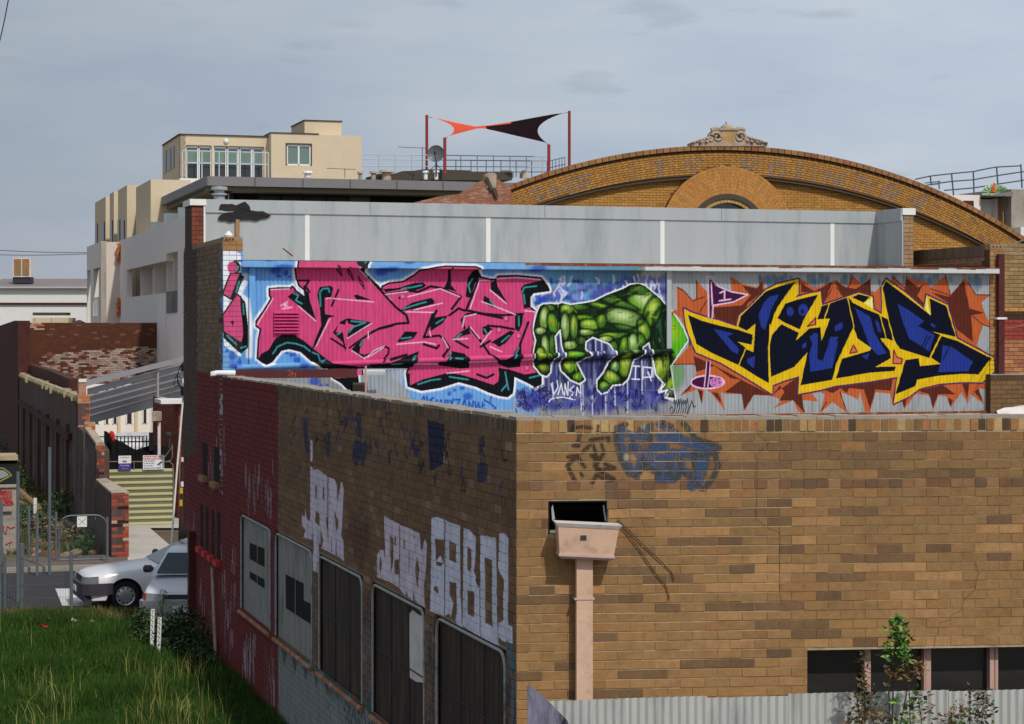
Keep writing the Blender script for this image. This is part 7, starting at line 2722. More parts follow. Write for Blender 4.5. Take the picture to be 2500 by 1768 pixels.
# piers and dark bays under the ledge
k = 0
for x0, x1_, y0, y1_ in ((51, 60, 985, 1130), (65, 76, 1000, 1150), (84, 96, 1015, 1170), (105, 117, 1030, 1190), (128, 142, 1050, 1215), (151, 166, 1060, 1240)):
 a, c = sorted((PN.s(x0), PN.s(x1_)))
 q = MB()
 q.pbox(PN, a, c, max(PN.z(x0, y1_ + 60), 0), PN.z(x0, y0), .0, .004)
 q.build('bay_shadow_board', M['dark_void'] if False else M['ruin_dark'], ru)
for x in (61, 78, 98, 119, 144, 168):
 a = PN.s(x)
 q = MB()
 q.pbox(PN, a - .2, a + .2, 0, PN.z(x, np.interp(x, [46, 190], [975, 1045])), .0, .12)
 q.build('wall_pier', M['ruin_side'], ru)
q = MB()
a, c = sorted((PN.s(172), PN.s(50)))
q.prism([PN.pt(*PN.hit(x, y), .0) for x, y in ((50, 985), (50, 975), (176, 1058), (176, 1075))], PN.n * .13)
q.build('string_beam', M['ruin_dark'], ru)
# faded painted strips on the wall
q = MB()
for i in range(60):
 x = rng.uniform(50, 215)
 y = rng.uniform(1090, 1300)
 a, z = PN.hit(x, y)
 if z < .2:
  continue
 c = rng.choice([(92, 98, 116), (64, 104, 112), (116, 116, 124), (84, 54, 62), (76, 78, 90), (108, 100, 98), (60, 60, 70)])
 q.pbox(PN, a, a + rng.uniform(.15, .9), max(.1, z - rng.uniform(.3, 1.2)), z, .001 if True else 0, .006, vary(srgb(*c), .15, rng))
q.build('faded_paint', M['brick_attr'], ru, kind='stuff')
q = MB()
for a_, b_ in (((56, 1135), (85, 1165)), ((52, 1132), (130, 1215)), ((105, 1240), (122, 1215)), ((122, 1215), (165, 1245)), ((100, 1245), (118, 1213)), ((140, 1190), (180, 1240))):
 q.tube([PN.pt(*PN.hit(*a_), 1.3), PN.pt(*PN.hit(*b_), 1.0)], .08, 6)
solo(q.build('fallen_timber', M['wood']), 'broken timbers and pipes leaning against the ruined wall above the weeds', 'debris')

# front faces: stepped red brick piers
def pier_block(name, label, pl, s0, s1, z0, z1, depth, col, group=None, parent=None, blk=True):
 if parent is None:
  t = thing(name, label, 'pier', pl.pt((s0 + s1) / 2, z0), group)
 else:
  t = parent
 q = MB()
 q.pbox(pl, s0, s1, z0, z1, -depth, -.012)
 core = q.build('core', M['mortar'], t)
 q = MB()
 z = z0
 k = 0
 w_ = s1 - s0
 while z < z1 - .03:
  cut = w_ * (.33 if k % 2 else .64)
  h = min(.08, z1 - z)
  for a, c in ((0, cut), (cut, w_)):
   cc = rng.choice(col)
   if blk and .25 < (z - z0) / (z1 - z0) < .78 and rng.random() < .4 and (z1 - z0) > 1.2 and z0 < .5:
    cc = (46, 26, 24)
   if rng.random() < .08:
    cc = (188, 156, 132)
   q.brick(pl, [(s0 + a + .006, z + .006), (s0 + c - .006, z + .006), (s0 + c - .006, z + h), (s0 + a + .006, z + h)], -.02, rng.uniform(-.004, .004), vary(srgb(*cc), .12, rng))
  z += .0885
  k += 1
 q.build('brick', M['brick_attr'], core if parent is None else t, kind='stuff')
 return t

RB = [(156, 72, 50), (148, 62, 46), (166, 84, 56), (134, 58, 46), (160, 76, 60)]
P0 = Pl(PN.pt(PN.s(272), 0), U)
pier_block('brick_gate_pier', 'red brick gate pier with black scribble, nearest on the footpath', P0, 0, P0.s(315), 0, P0.z(290, 1206), .4, RB)
sC = PN.s(236)
P1 = Pl(PN.pt(sC, 0), U)
t1 = pier_block('brick_pier', 'second red brick pier, stepped up behind the gate pier beside the cream gate', P1, .0, P1.s(255), 0, P1.z(245, 1088), .4, RB)
q = MB()
o_ = P0.pt(0, P0.z(290, 1206), 0)
q.prism([o_ + Vector((0, 0, .0)), P0.pt(P0.s(315), o_.z, 0), P1.pt(P1.s(255) + .05, P1.z(240, 1172), 0), P1.pt(-.02, P1.z(236, 1174), 0)], UP * .05)
solo(q.build('sloping_coping', M['stone']), 'sloping pale coping between the two red brick gate piers', 'coping')
sD = PN.s(207)
P2 = Pl(PN.pt(sD, 0), U)
t2 = pier_block('brick_pier', 'third ragged brick pier, patchy orange and pink, carrying the slope of the ruin', P2, .0, P2.s(233), 0, P2.z(215, 1032), .4, [(176, 90, 56), (190, 120, 80), (170, 76, 52), (206, 160, 84), (180, 130, 110)])
q = MB()
q.prism([P1.pt(-.02, P1.z(236, 1088), 0), P1.pt(P1.s(255), P1.z(255, 1088), 0), P2.pt(P2.s(232), P2.z(225, 1058), 0), P2.pt(0, P2.z(207, 1050), 0)], UP * .08)
solo(q.build('sloping_coping', M['stone']), 'upper sloping pale coping behind the second brick pier', 'coping')
sE_ = PN.s(190)
P3 = Pl(PN.pt(sE_, 0), U)
t3 = pier_block('brick_pier', 'tall narrow farthest brick pier in front of the grey beams, top piece white', P3, .0, P3.s(219), 1.0, P3.z(205, 965), .5, [(176, 92, 64), (190, 130, 100), (164, 80, 60), (200, 170, 150), (186, 110, 60)])
q = MB()
a, z1 = P3.hit(192, 925)
q.pbox(P3, a, P3.s(211), P3.z(200, 966), z1, -.4, -.01)
q.build('upper_brick', M['brick_attr'] if False else mat('upper_brick', srgb(176, 130, 108), rough=.9, var=.3, scale=8, stretch=(1, 1, 3)), t3)
q = MB()
q.pbox(P3, a, P3.s(211), z1 - .1, z1, -.42, .02)
q.build('white_top', M['white'], t3)

# ================= grey roof beams =================
bt = thing('roof_frame', 'row of slanting grey timber beams of an open roof frame in front of the red wall', 'roof frame', P(330, 1040, 67))
for k, (p0, p1, w_) in enumerate((((209, 936), (452, 876), 8), ((213, 957), (452, 893), 9), ((215, 973), (452, 911), 9), ((217, 988), (452, 926), 10), ((218, 1004), (452, 940), 10), ((219, 1022), (455, 962), 15))):
 q = MB()
 D0, D1 = 64 + k * .5, 70 + k * .5
 a, b_ = P(p0[0], p0[1], D0), P(p1[0], p1[1], D1)
 h = w_ * 1.75 * D0 / F
 q.prism([a + UP * h / 2, b_ + UP * h / 2, b_ - UP * h / 2, a - UP * h / 2], Vector((0, .12, 0)))
 q.build('beam', M['grey_beam'], bt)
q = MB()
for x0, y0, x1_, y1_ in ((300, 925, 300, 1000), (385, 900, 385, 980)):
 q.tube([P(x0, y0, 68.5), P(x1_, y1_, 68.5)], .04, 4)
q.build('strut', M['grey_beam'], bt)
# pale building with tall window strips behind the beams
PGb = Pl(Vector(((300 - 1250) * 90 / F, 90, 0)), U)
gb = thing('grey_building', 'pale grey rendered building with narrow window strips behind the roof beams', 'building', PGb.pt(0, 0))
q = MB()
a, c = PGb.s(205), PGb.s(460)
q.pbox(PGb, a, c, 0, PGb.z(300, 938), -.5, 0)
q.build('wall', M['render_white'], gb)
for x0, x1_ in ((228, 240), (258, 264), (277, 284), (310, 321), (350, 357)):
 q = MB()
 q.pbox(PGb, PGb.s(x0), PGb.s(x1_), PGb.z(300, 1034), PGb.z(300, 945), 0, .03)
 wi = q.build('window', M['glass_dark'], gb)
 q = MB()
 q.pbox(PGb, PGb.s(x0) - .05, PGb.s(x0), PGb.z(300, 1034), PGb.z(300, 945), 0, .06)
 q.pbox(PGb, PGb.s(x1_), PGb.s(x1_) + .04, PGb.z(300, 1034), PGb.z(300, 945), 0, .06)
 q.build('window_frame', M['white'], wi)
q = MB()
for x0, x1_ in ((287, 294), (329, 336)):
 q.pbox(PGb, PGb.s(x0), PGb.s(x1_), 0, PGb.z(300, 940), 0, .1)
q.build('cream_strip', M['beige'], gb)
# red brick house corner at right of the gate
PHu = Pl(GP(437, 63), U)
PHv = Pl(GP(437, 63), V, flip=True)
hs = thing('brick_house', 'red brick house corner with horizontal pale joints behind the gate', 'building', GP(437, 63))
q = MB()
zt = PHu.z(437, 985)
dv = PHv.s(374)
q.box(GP(437, 63), V * dv, U * .3, UP * zt)
q.box(GP(437, 63), U * 2, V * .3, UP * zt)
core = q.build('wall', M['mortar'], hs)
q = MB()
z = .0
k = 0
while z < zt - .05:
 s = -(.12 if k % 2 else 0)
 while s < dv:
  q.brick(PHv, [(max(s, 0) + .006, z + .006), (min(s + .234, dv), z + .006), (min(s + .234, dv), z + .078), (max(s, 0) + .006, z + .078)], -.01, .012, vary(srgb(*rng.choice([(140, 64, 48), (130, 58, 46), (148, 72, 52)])), .1, rng))
  s += .24
 s = -(.12 if k % 2 else 0)
 while s < 1.2:
  q.brick(PHu, [(max(s, 0) + .006, z + .006), (s + .234, z + .006), (s + .234, z + .078), (max(s, 0) + .006, z + .078)], -.01, .012, vary(srgb(*rng.choice([(166, 84, 60), (156, 76, 56), (176, 96, 66)])), .1, rng))  # lighter bricks put the sunlight on this end into the colour
  s += .24
 z += .0885
 k += 1
q.build('brick', M['brick_attr'], core, kind='stuff')
q = MB()
q.pbox(PHu, -.6, 1.6, zt, zt + .12, -1.2, .35)
q.build('eave', M['white'], hs)
q = MB()
q.cbox(P(383, 1016, 62), .24, .3, .28)
mbx = solo(q.build('meter_box', M['stone']), 'pale box on a white post in front of the brick house, right of the truck', 'box')
q = MB()
q.box(P(385, 1120, 62), (.08, 0, 0), (0, .08, 0), (0, 0, 1.1))
solo(q.build('white_post', M['white_paint']), 'white post below the pale box beside the brick house', 'post')
q = MB()
q.tube([P(413, 1062, 60.5), P(413, 1095, 60.5)], [.05, .03], 6)
q.lathe(P(411, 1062, 60.5), Vector((-.5, -1, 0)), [(0, .1), (.08, .09), (.1, 0)], 10)
solo(q.build('floodlight', M['darkmetal']), 'small dark floodlight on the brick house wall', 'lamp')

# ================= white truck, black cloth and picket fence =================
tr = thing('white_truck', 'white van with a wide rear window parked beyond the black fence', 'van', GP(294, 72), local=True)
tw, th2 = 1.72, 2.05
q = MB()
prof = [(0, .35), (0, 1.1), (.06, 1.2), (.1, 1.75), (.22, 1.98), (.5, 2.05), (4.0, 2.05), (4.3, 1.6), (5.0, 1.2), (5.1, .6), (5.0, .35)]
k = len(q.v)
for sx in (-1, 1):
 for y, z in prof:
  w_ = tw / 2 - (.07 if z > 1.3 else 0) - (.1 if z > 1.9 else 0)
  q.v.append((sx * w_, y, z))
m_ = len(prof)
q.f += [tuple(range(m_ - 1, -1, -1)), tuple(range(m_, 2 * m_))] + [(i, (i + 1) % m_, m_ + (i + 1) % m_, m_ + i) for i in range(m_)]
q.c += [None] * (2 + m_)
q.build('body', M['car_white'], tr)
q = MB()
q.face([(-.42, .068, 1.28), (.42, .068, 1.28), (.38, .105, 1.72), (-.38, .105, 1.72)])
q.build('rear_window', M['glass'], tr)
for sx in (-1, 1):
 q = MB()
 q.cbox((sx * .78, -.01, .95), .12, .04, .3)
 q.build('tail_light', M['lens_red'], tr)
 for yy in (1.0, 4.1):
  q = MB()
  q.lathe((sx * .62, yy, .32), (sx, 0, 0), [(0, 0), (0, .32), (.2, .32), (.2, .18), (.21, 0)], 16)
  q.build('wheel', M['rubber'], tr)
q = MB()
q.cbox((0, .3, 2.08), 1.6, .05, .05)
q.build('roof_rack', M['chrome'], tr)
q = MB()
q.cbox((-.68, -.03, 1.0), .34, .05, .9)
q.build('white_door_panel', M['white_paint'], tr)
PBk = Pl(GP(254, 62.3), U)
bf = thing('black_fence', 'black steel picket fence with a black cloth hung over its left part', 'fence', PBk.pt(0, 0))
q = MB()
poly = [(254, 1150), (254, 1052), (262, 1054), (270, 1062), (282, 1072), (300, 1080), (322, 1094), (333, 1098), (345, 1094), (358, 1090), (372, 1086), (420, 1090), (424, 1150)]
q.prism([PBk.pt(*PBk.hit(x, y), .02) for x, y in poly][::-1], PBk.n * -.03)
q.build('black_cloth', M['cloth_black'], bf)
for i, x in enumerate(range(286, 376, 9)):
 q = MB()
 a, z1 = PBk.hit(x, 1064 + (i % 2) * 2)
 q.pbox(PBk, a - .016, a + .016, 0, z1, -.02, .02)
 q.build('picket', M['black'], bf)
q = MB()
q.pbox(PBk, PBk.s(284), PBk.s(376), PBk.z(330, 1080), PBk.z(330, 1077), -.025, .025)
q.build('rail', M['black'], bf)
q = MB()
q.pbox(PBk, PBk.s(364), PBk.s(374), PBk.z(370, 1100), PBk.z(370, 1056), -.05, .1)
q.build('post', M['darkmetal'], bf)
q = MB()
c = P(274, 1063, 62)
q.lathe(c, Vector((-.25, 0, 1)), [(-.2, .01), (-.15, .05), (0, .085), (.1, .07), (.15, .0)], 7)
solo(q.build('red_bag', M['red']), 'bright red bag hanging on the black fence in front of the van', 'bag')

# ================= cream gate with two signs =================
PG1 = Pl(GP(256, 60.6), U)
gt_ = thing('gate', 'wide gate clad in cream horizontal sheeting with shade coloured in as grey stripes and a pipe frame on top', 'gate', PG1.pt(0, 0))
ga, gz1 = PG1.hit(256, 1147)
gc = PG1.s(421)
gz0 = PG1.z(330, 1289)
nst = 10
q = MB()
h = (gz1 - gz0) / nst
for i in range(nst):
 z0 = gz0 + i * h
 # rounded rib: leans forward at the middle, tucks under at its foot
 prof = [(z0, -.06), (z0 + h * .42, -.05), (z0 + h * .46, .035), (z0 + h * .6, .045), (z0 + h * .97, .03), (z0 + h, -.06)]
 for (za, na), (zb, nb_) in zip(prof[:-1], prof[1:]):
  q.face([PG1.pt(ga, za, na), PG1.pt(gc, za, na), PG1.pt(gc, zb, nb_), PG1.pt(ga, zb, nb_)])
 q.build('cream_slat', M['cream_sheet'], gt_)
 q = MB()
 q.pbox(PG1, ga, gc, z0 - .012, z0 + h * .44, -.05, .02)  # grey strip colours in the dark shade between the ribs
 q.build('rib_shade_strip', M['soffit'], gt_)
 q = MB()
q = MB()
fr_ = [(258, 1112), (262, 1122), (266, 1127), (300, 1127), (380, 1127), (408, 1127), (416, 1124), (420, 1115), (420, 1085)]
q.tube([PG1.pt(*PG1.hit(x, y), .05) for x, y in fr_], .016, 6)
q.tube([PG1.pt(*PG1.hit(x, y), .05) for x, y in ((404, 1127), (414, 1127), (421, 1134), (423, 1150), (423, 1288))], .018, 6)
q.tube([PG1.pt(*PG1.hit(x, y), .05) for x, y in ((400, 1118), (419, 1092))], .012, 5)
q.tube([PG1.pt(*PG1.hit(x, y), .05) for x, y in ((327, 1127), (327, 1146))], .014, 5)
q.build('pipe_frame', M['frame_metal'] if False else mat('gate_pipe', srgb(128, 112, 84), rough=.6, var=.15, scale=6), gt_)
PSg = PG1.shift(.09)
for (x0, x1_, y0, y1_, kind) in ((289, 320, 1113, 1147, 0), (349, 401, 1112, 1146, 1)):
 a, z1 = PSg.hit(x0, y0)
 c, z0 = PSg.hit(x1_, y1_)
 lab = 'small white and blue warning sign at the left of the cream gate' if kind == 0 else 'white sign reading WARNING in a red band with a camera symbol'
 sg = thing('gate_sign', lab, 'sign', PSg.pt((a + c) / 2, z0), 'signs on the cream gate')
 q = MB()
 q.pbox(PSg, a, c, z0, z1, 0, .012)
 q.build('board', M['sign_white'], sg)
 W_ = c - a
 Hh = z1 - z0
 if kind:
  q = MB()
  q.pbox(PSg, a + .02, c - .02, z1 - Hh * .29, z1 - .02, .012, .014)
  q.build('red_band', M['sign_red'], sg)
  text_mesh('lettering', 'WARNING', .105, PSg, (a + c) / 2, z1 - Hh * .25, .017, M['sign_white'], sg, bold=.004, sx=1.15)
  for i, tx in enumerate(('THIS PROPERTY', 'IS PROTECTED', 'BY 24 HOUR', 'SURVEILLANCE CAMERAS')):
   text_mesh('lettering', tx, .05, PSg, a + .03, z1 - Hh * (.44 + .165 * i), .015, M['sign_text'], sg, align='LEFT', sx=.92, bold=.001)
  q = MB()
  x_, z_ = a + W_ * .8, z0 + Hh * .42
  q.prism([PSg.pt(x_ + dx, z_ + dz, .016) for dx, dz in ((-.09, -.03), (-.06, -.06), (.07, .03), (.04, .07))], PSg.n * .002)
  q.prism([PSg.pt(x_ + dx, z_ + dz, .016) for dx, dz in ((-.005, -.1), (.01, -.1), (.01, -.02), (-.005, -.02))], PSg.n * .002)
  q.build('camera_symbol', M['sign_text'], sg)
 else:
  q = MB()
  q.pbox(PSg, a, c, z0, z0 + Hh * .46, .012, .014)
  q.build('blue_panel', M['sign_blue'], sg)
  text_mesh('lettering', 'WARNING', .055, PSg, (a + c) / 2, z1 - Hh * .17, .015, M['sign_red'], sg, bold=.001)
  text_mesh('lettering', 'RSA', .07, PSg, (a + c) / 2, z1 - Hh * .46, .015, M['sign_text'], sg, bold=.004)
  text_mesh('lettering', 'Security', .08, PSg, (a + c) / 2, z0 + Hh * .26, .016, M['sign_gold'], sg)
  text_mesh('lettering', '1300 792 747', .035, PSg, (a + c) / 2, z0 + Hh * .06, .016, M['sign_gold'], sg)

# ================= leaning pole with a white conduit =================
pl_ = thing('timber_pole', 'dark leaning timber pole with a white conduit and small stickers at the street corner', 'pole', GP(440, 46))
q = MB()
q.tube([P(446, 1444, 46), P(462, 880, 46.4)], [.14, .12], 12)
q.build('pole', M['wood_dark'], pl_)
q = MB()
q.tube([P(417, 1344, 45.6), P(432, 1150, 45.7), P(446, 985, 45.8), P(449, 940, 45.8)], .022, 6)
q.tube([P(449, 940, 45.8), P(446, 925, 45.8), P(446, 912, 45.8), P(453, 904, 45.8), P(462, 903, 46)], .03, 6)
q.build('conduit', M['white'], pl_)
q = MB()
q.tube([P(x, y, 45.7) for x, y in ((449, 884), (440, 895), (433, 915), (434, 932), (440, 944), (446, 955), (449, 965))], .014, 5)
q.tube([P(x, y, 45.6) for x, y in ((446, 925), (430, 918), (424, 938), (428, 945), (440, 938))], .012, 5)
q.cbox(P(447, 955, 45.7), .1, .1, .2)
q.cbox(P(449, 898, 45.7), .12, .1, .16)
q.build('cable_loop', M['black'], pl_)
for x, y, m, hh in ((446, 1122, 'white', .1), (445, 1182, 'white', .11), (443, 1198, 'yellow', .13), (442, 1228, 'yellow', .14)):
 q = MB()
 c = P(x, y, 45.83)
 q.cbox(c, .06, .02, hh)
 q.build('sticker', M[m], pl_)

# ================= cars =================

def car(name, label, loc, rotz, Lc=4.4, Wc=1.68, hood=.9, roof=1.4, wheel_x=(-.82, -3.4), mtl='car_white', plate=True, dark_bumper=True, cab=(-1.35, -1.95, -3.3, -3.95)):
 """nose at x = 0, pointing to +x; body runs to -Lc"""
 t = thing(name, label, 'car', loc, local=True, rotz=rotz)
 R_ = .3

 def hz(x):
  x = -x
  if x < .05:
   return .66
  if x < 1.4:
   return np.interp(x, [.05, .2, .5, 1.4], [.7, .76, .81, hood + .03])
  return np.interp(x, [1.4, Lc - .9, Lc - .15, Lc], [hood + .03, hood + .06, hood + .02, hood - .12])

 def hw(x):
  x = -x
  return Wc / 2 * np.interp(x, [0, .04, .15, .4, Lc - .4, Lc - .05, Lc], [.84, .9, .96, 1, 1, .95, .88])

 def zb(x):
  b_ = .22
  for wx in wheel_x:
   d = abs(x - wx)
   if d < R_ + .07:
    b_ = max(b_, .3 + math.sqrt((R_ + .07) ** 2 - d * d))
  return b_
 xs = [-Lc * i / 110 for i in range(111)]
 q = MB()
 ring = 0
 for x in xs:
  h_, w_, b_ = hz(x), hw(x), zb(x)
  belt = h_ - .1
  pts = [(w_ * .98, b_), (w_, max(b_, .42)), (w_ * 1.0, max(b_, .6)), (w_ * .985, max(b_ + .01, belt)), (w_ * .93, h_ - .035), (w_ * .8, h_ - .006), (w_ * .4, h_ + .012), (0, h_ + .016)]
  full = pts + [(-a, z) for a, z in pts[-2::-1]]
  ring = len(full)
  for y, z in full:
   q.v.append((x, y, z))
 for i in range(len(xs) - 1):
  for j in range(ring - 1):
   a = i * ring + j
   q.f.append((a, a + ring, a + ring + 1, a + 1))
   q.c.append(None)
 q.f.append(tuple(range(ring)))
 q.f.append(tuple(range((len(xs) - 1) * ring + ring - 1, (len(xs) - 1) * ring - 1, -1)))
 q.c += [None, None]
 q.build('body', M[mtl], t, smooth=True)
 # floor and dark arches
 q = MB()
 q.box((-Lc + .1, -Wc / 2 + .13, .2), (Lc - .2, 0, 0), (0, Wc - .26, 0), (0, 0, .4))
 q.build('underbody', M['rubber'], t)
 a0, a1, a2, a3 = cab
 zbt, zrf = hood + .02, roof
 wb, wr = Wc / 2 * .93, Wc / 2 * .7
 q = MB()
 rr = [(a0, zbt, wb), (a1, zrf - .015, wr), ((a1 + a2) / 2, zrf + .02, wr), (a2, zrf - .015, wr), (a3, zbt + .03, wb)]
 for x, z, w_ in rr:
  q.v += [(x, -w_, z), (x, -w_ * .6, z + .012), (x, w_ * .6, z + .012), (x, w_, z)]
 k = 0
 for i in range(4):
  for j in range(3):
   a = i * 4 + j
   q.f.append((a, a + 4, a + 5, a + 1))
   q.c.append(None)
 # sides
 for sy in (0, 3):
  q.f.append(tuple(i * 4 + sy for i in range(5)))
  q.c.append(None)
 q.build('cabin', M[mtl], t, smooth=True)
 e = .008

 def on(x0, z0, w0, x1, z1, w1, f0, f1, nx):
  return [(x0 + f0 * (x1 - x0) + nx, s * w, z0 + f * (z1 - z0)) for s, w, f in ()]
 # windscreen
 ws = MB()
 for (xa, za, wa), (xb, zb2_, wb2), sg in ((rr[0], rr[1], 1), (rr[4], rr[3], -1)):
  pts = []
  for f, s in ((.05, -1), (.05, 1), (.9, 1), (.9, -1)):
   x = xa + (xb - xa) * f
   z = za + (zb2_ - za) * f
   w_ = (wa + (wb2 - wa) * f) * .9
   pts.append(Vector((x, s * w_, z)) + Vector((sg * .02, 0, .022)))
  q = MB()
  q.face(pts if sg < 0 else pts[::-1])
  q.build('windscreen' if sg > 0 else 'rear_window', M['carglass'], t)
 for s in (-1, 1):
  for xa, xb in ((a0 - .32, (a1 + a2) / 2 + .04), ((a1 + a2) / 2 - .04, a3 + .42)):
   q = MB()
   xa2 = min(xa, a1 + (.0))
   pts = []
   for x, f in ((xa + .12, .08), (xb, .08), (xb, .86), (max(min(xa - .18, a1 + .02), xb + .1) if xa > xb else xa, .86)):
    w_ = wb + (wr - wb) * f
    pts.append((x, s * (w_ + .006), zbt + (zrf - zbt) * f))
   q.face(pts if s < 0 else pts[::-1])
   q.build('side_window', M['carglass'], t)
  q = MB()
  q.lathe((a0 - .28, s * (wb + .02), hood + .12), (0, s, 0), [(0, .03), (.05, .075), (.17, .075), (.2, .04), (.2, 0)], 10)
  q.build('mirror', M['plastic_dark'], t)
  # head lamp, indicator
  q = MB()
  y0, y1 = s * Wc * .24, s * Wc * .43
  q.prism([(-.0, y0, .575), (-.02, y1, .575), (-.05, y1, .71), (-.02, y0, .69)], (.04, 0, 0))
  q.build('headlight', M['lens'], t)
  q = MB()
  q.face([(.02, y1, .575), (-.04, s * Wc / 2 * .93, .577), (-.26, s * (Wc / 2 + .006), .58), (-.26, s * (Wc / 2 * .995 + .004), .73), (-.06, s * Wc / 2 * .93, .715), (-.01, y1, .71)])
  q.build('indicator', M['lens_red'] if mtl == 'car_white2' else M['lens'], t)
  # rear lamp
  q = MB()
  q.cbox((-Lc - .005, s * Wc * .38, .75), .04, .26, .16)
  q.build('tail_light', M['lens_red'], t)
 for fx, sgn in ((0, 1), (-Lc, -1)):
  q = MB()
  pts = []
  for i in range(13):
   a = (i / 12 - .5) * 2
   y = (Wc / 2 + .025) * min(1, 1.25 * abs(a)) ** .6 * (1 if a > 0 else -1)
   x = fx + sgn * (.1 - .05 * abs(a) - max(0, abs(a) - .78) / .22 * (.47 if sgn > 0 else .5))
   pts.append((x, y))
  for (z0, z1) in ((.34, .57),):
   k = len(q.v)
   for x, y in pts:
    q.v += [(x, y, z0), (x, y, z1), (x - sgn * .14, y * .98, z1 + .01), (x - sgn * .14, y * .98, z0)]
   for i in range(12):
    for j in range(4):
     a, b_ = k + i * 4 + j, k + i * 4 + (j + 1) % 4
     q.f.append((a, b_, b_ + 4, a + 4))
     q.c.append(None)
  bm = q.build('bumper', M['plastic_dark'] if dark_bumper else M['chrome'], t)
  if sgn > 0:
   q = MB()
   q.box((fx - .35, -Wc / 2 * .93, .19), (.38, 0, 0), (0, Wc * .93, 0), (0, 0, .17))
   q.build('air_dam', M[mtl] if not dark_bumper else M['darkmetal'], t)
   q = MB()
   q.cbox((.0, 0, .64), .03, Wc * .46, .09)
   q.build('grille', M['darkmetal'], t)
   q = MB()
   q.cbox((.115, -.0, .42), .012, .38, .12)
   q.build('number_plate', M['sign_white'], t)
 for wx in wheel_x:
  for s in (-1, 1):
   q = MB()
   yc = s * (Wc / 2 - .19)
   q.lathe((wx, yc, .3), (0, s, 0), [(0, 0), (0, .27), (.02, .3), (.15, .3), (.18, .275), (.18, .2), (.15, .19)], 28)
   ty = q.build('wheel', M['rubber'], t, smooth=True)
   q = MB()
   q.lathe((wx, yc, .3), (0, s, 0), [(.15, .2), (.185, .2), (.175, .18), (.185, .12), (.19, .05), (.19, 0)], 28)
   q.build('hubcap', M['chrome'], ty)
   q = MB()
   for i in range(10):
    a = 2 * math.pi * i / 10
    c = Vector((wx + .155 * math.cos(a), yc + s * .181, .3 + .155 * math.sin(a)))
    q.lathe(c, (0, s, 0), [(0, .022), (.003, .02), (.003, 0)], 7)
   q.build('hubcap_slot', M['rubber'], ty, kind='stuff')
 return t

# car crossing the street, nose to the left: front wheel at photo column 303
wD = 43.15
CA = TH + math.pi + .06
hd = Vector((math.cos(CA), math.sin(CA), 0))
nose = GP(303, wD) + hd * .82 - Vector((-hd.y, hd.x, 0)) * .66
CAB1 = (-1.5, -2.4, -3.4, -4.0)
c1 = car('parked_car', 'white sedan with dark bumpers and a shiny hubcap, nose pointing left across the street', nose, CA, Lc=4.5, mtl='car_white', roof=1.34, hood=.88, cab=CAB1)
c2 = car('parked_car', 'white hatchback facing the viewer, half hidden by the corner of the red wall', GP(449, 39.3, .12), -math.pi / 2, Lc=3.55, wheel_x=(-.7, -2.95), roof=1.37, hood=.92, mtl='car_white2', dark_bumper=False, cab=(-.95, -1.5, -2.7, -3.35))

# ================= fences at lower left =================

def post(x, yt, yb, r, lab, m='steel_post', grp='steel fence posts at the left', D=None):
 D = D or GD(yb)
 q = MB()
 q.tube([GP(x, D), P(x, yt, D)], r * .75, 8)
 t = solo(q.build('fence_post', M[m]), lab, 'post', grp)
 return D

post(2, 1224, 1500, .055, 'short thick grey post at the extreme left edge')
post(12, 1358, 1502, .04, 'low grey post second from the left edge')
post(44, 1152, 1470, .05, 'tall galvanised post left of the graffitied hut corner')
post(53, 1327, 1500, .06, 'thick bluish grey post standing just right of the tall galvanised one')
post(71, 1241, 1374, .045, 'far galvanised post left of the short white stake')
post(91, 1255, 1407, .045, 'galvanised post right of the short white stake')
post(121, 1092, 1403, .05, 'very tall galvanised post in the middle of the weeds')
post(137, 1250, 1382, .04, 'slim post at the hinge side of the chain link gate')
post(174, 1347, 1502, .05, 'grey post at the right end of the mesh fence by the road')
post(262, 1262, 1385, .035, 'slim latch post of the chain link gate beside the brick pier')
q = MB()
q.box(P(82, 1291, 60), (.09, 0, 0), (0, .05, 0), (0, 0, .9))
solo(q.build('white_stake', M['white']), 'short white stake among the weeds by the steel posts', 'stake')
# mesh fence by the road
Dm = 42.3
PM1 = Pl(GP(53, Dm), U)
ms = thing('mesh_fence', 'low welded wire mesh fence beside the road at the left edge', 'fence', PM1.pt(0, 0))
q = MB()
a, c = PM1.s(-40), PM1.s(174)
zt = 1.12
x = a
while x < c:
 q.box(PM1.pt(x, .05, 0), U * .005, V * .005, UP * zt)
 x += .055
for i in range(5):
 q.box(PM1.pt(a, .05 + zt * i / 4, 0), U * (c - a), V * .006, UP * .006)
q.build('mesh', M['wire'], ms, kind='stuff')
PM2 = Pl(GP(53, 50.6), U)
ms2 = thing('mesh_fence', 'second wire mesh fence on the far side of the road beside the weeds', 'fence', PM2.pt(0, 0))
q = MB()
a, c = PM2.s(-20), PM2.s(143)
x = a
while x < c:
 q.box(PM2.pt(x, .1, 0), U * .005, V * .005, UP * 1.45)
 x += .07
for i in range(5):
 q.box(PM2.pt(a, .1 + 1.45 * i / 4, 0), U * (c - a), V * .006, UP * .006)
q.build('mesh', M['wire'], ms2, kind='stuff')
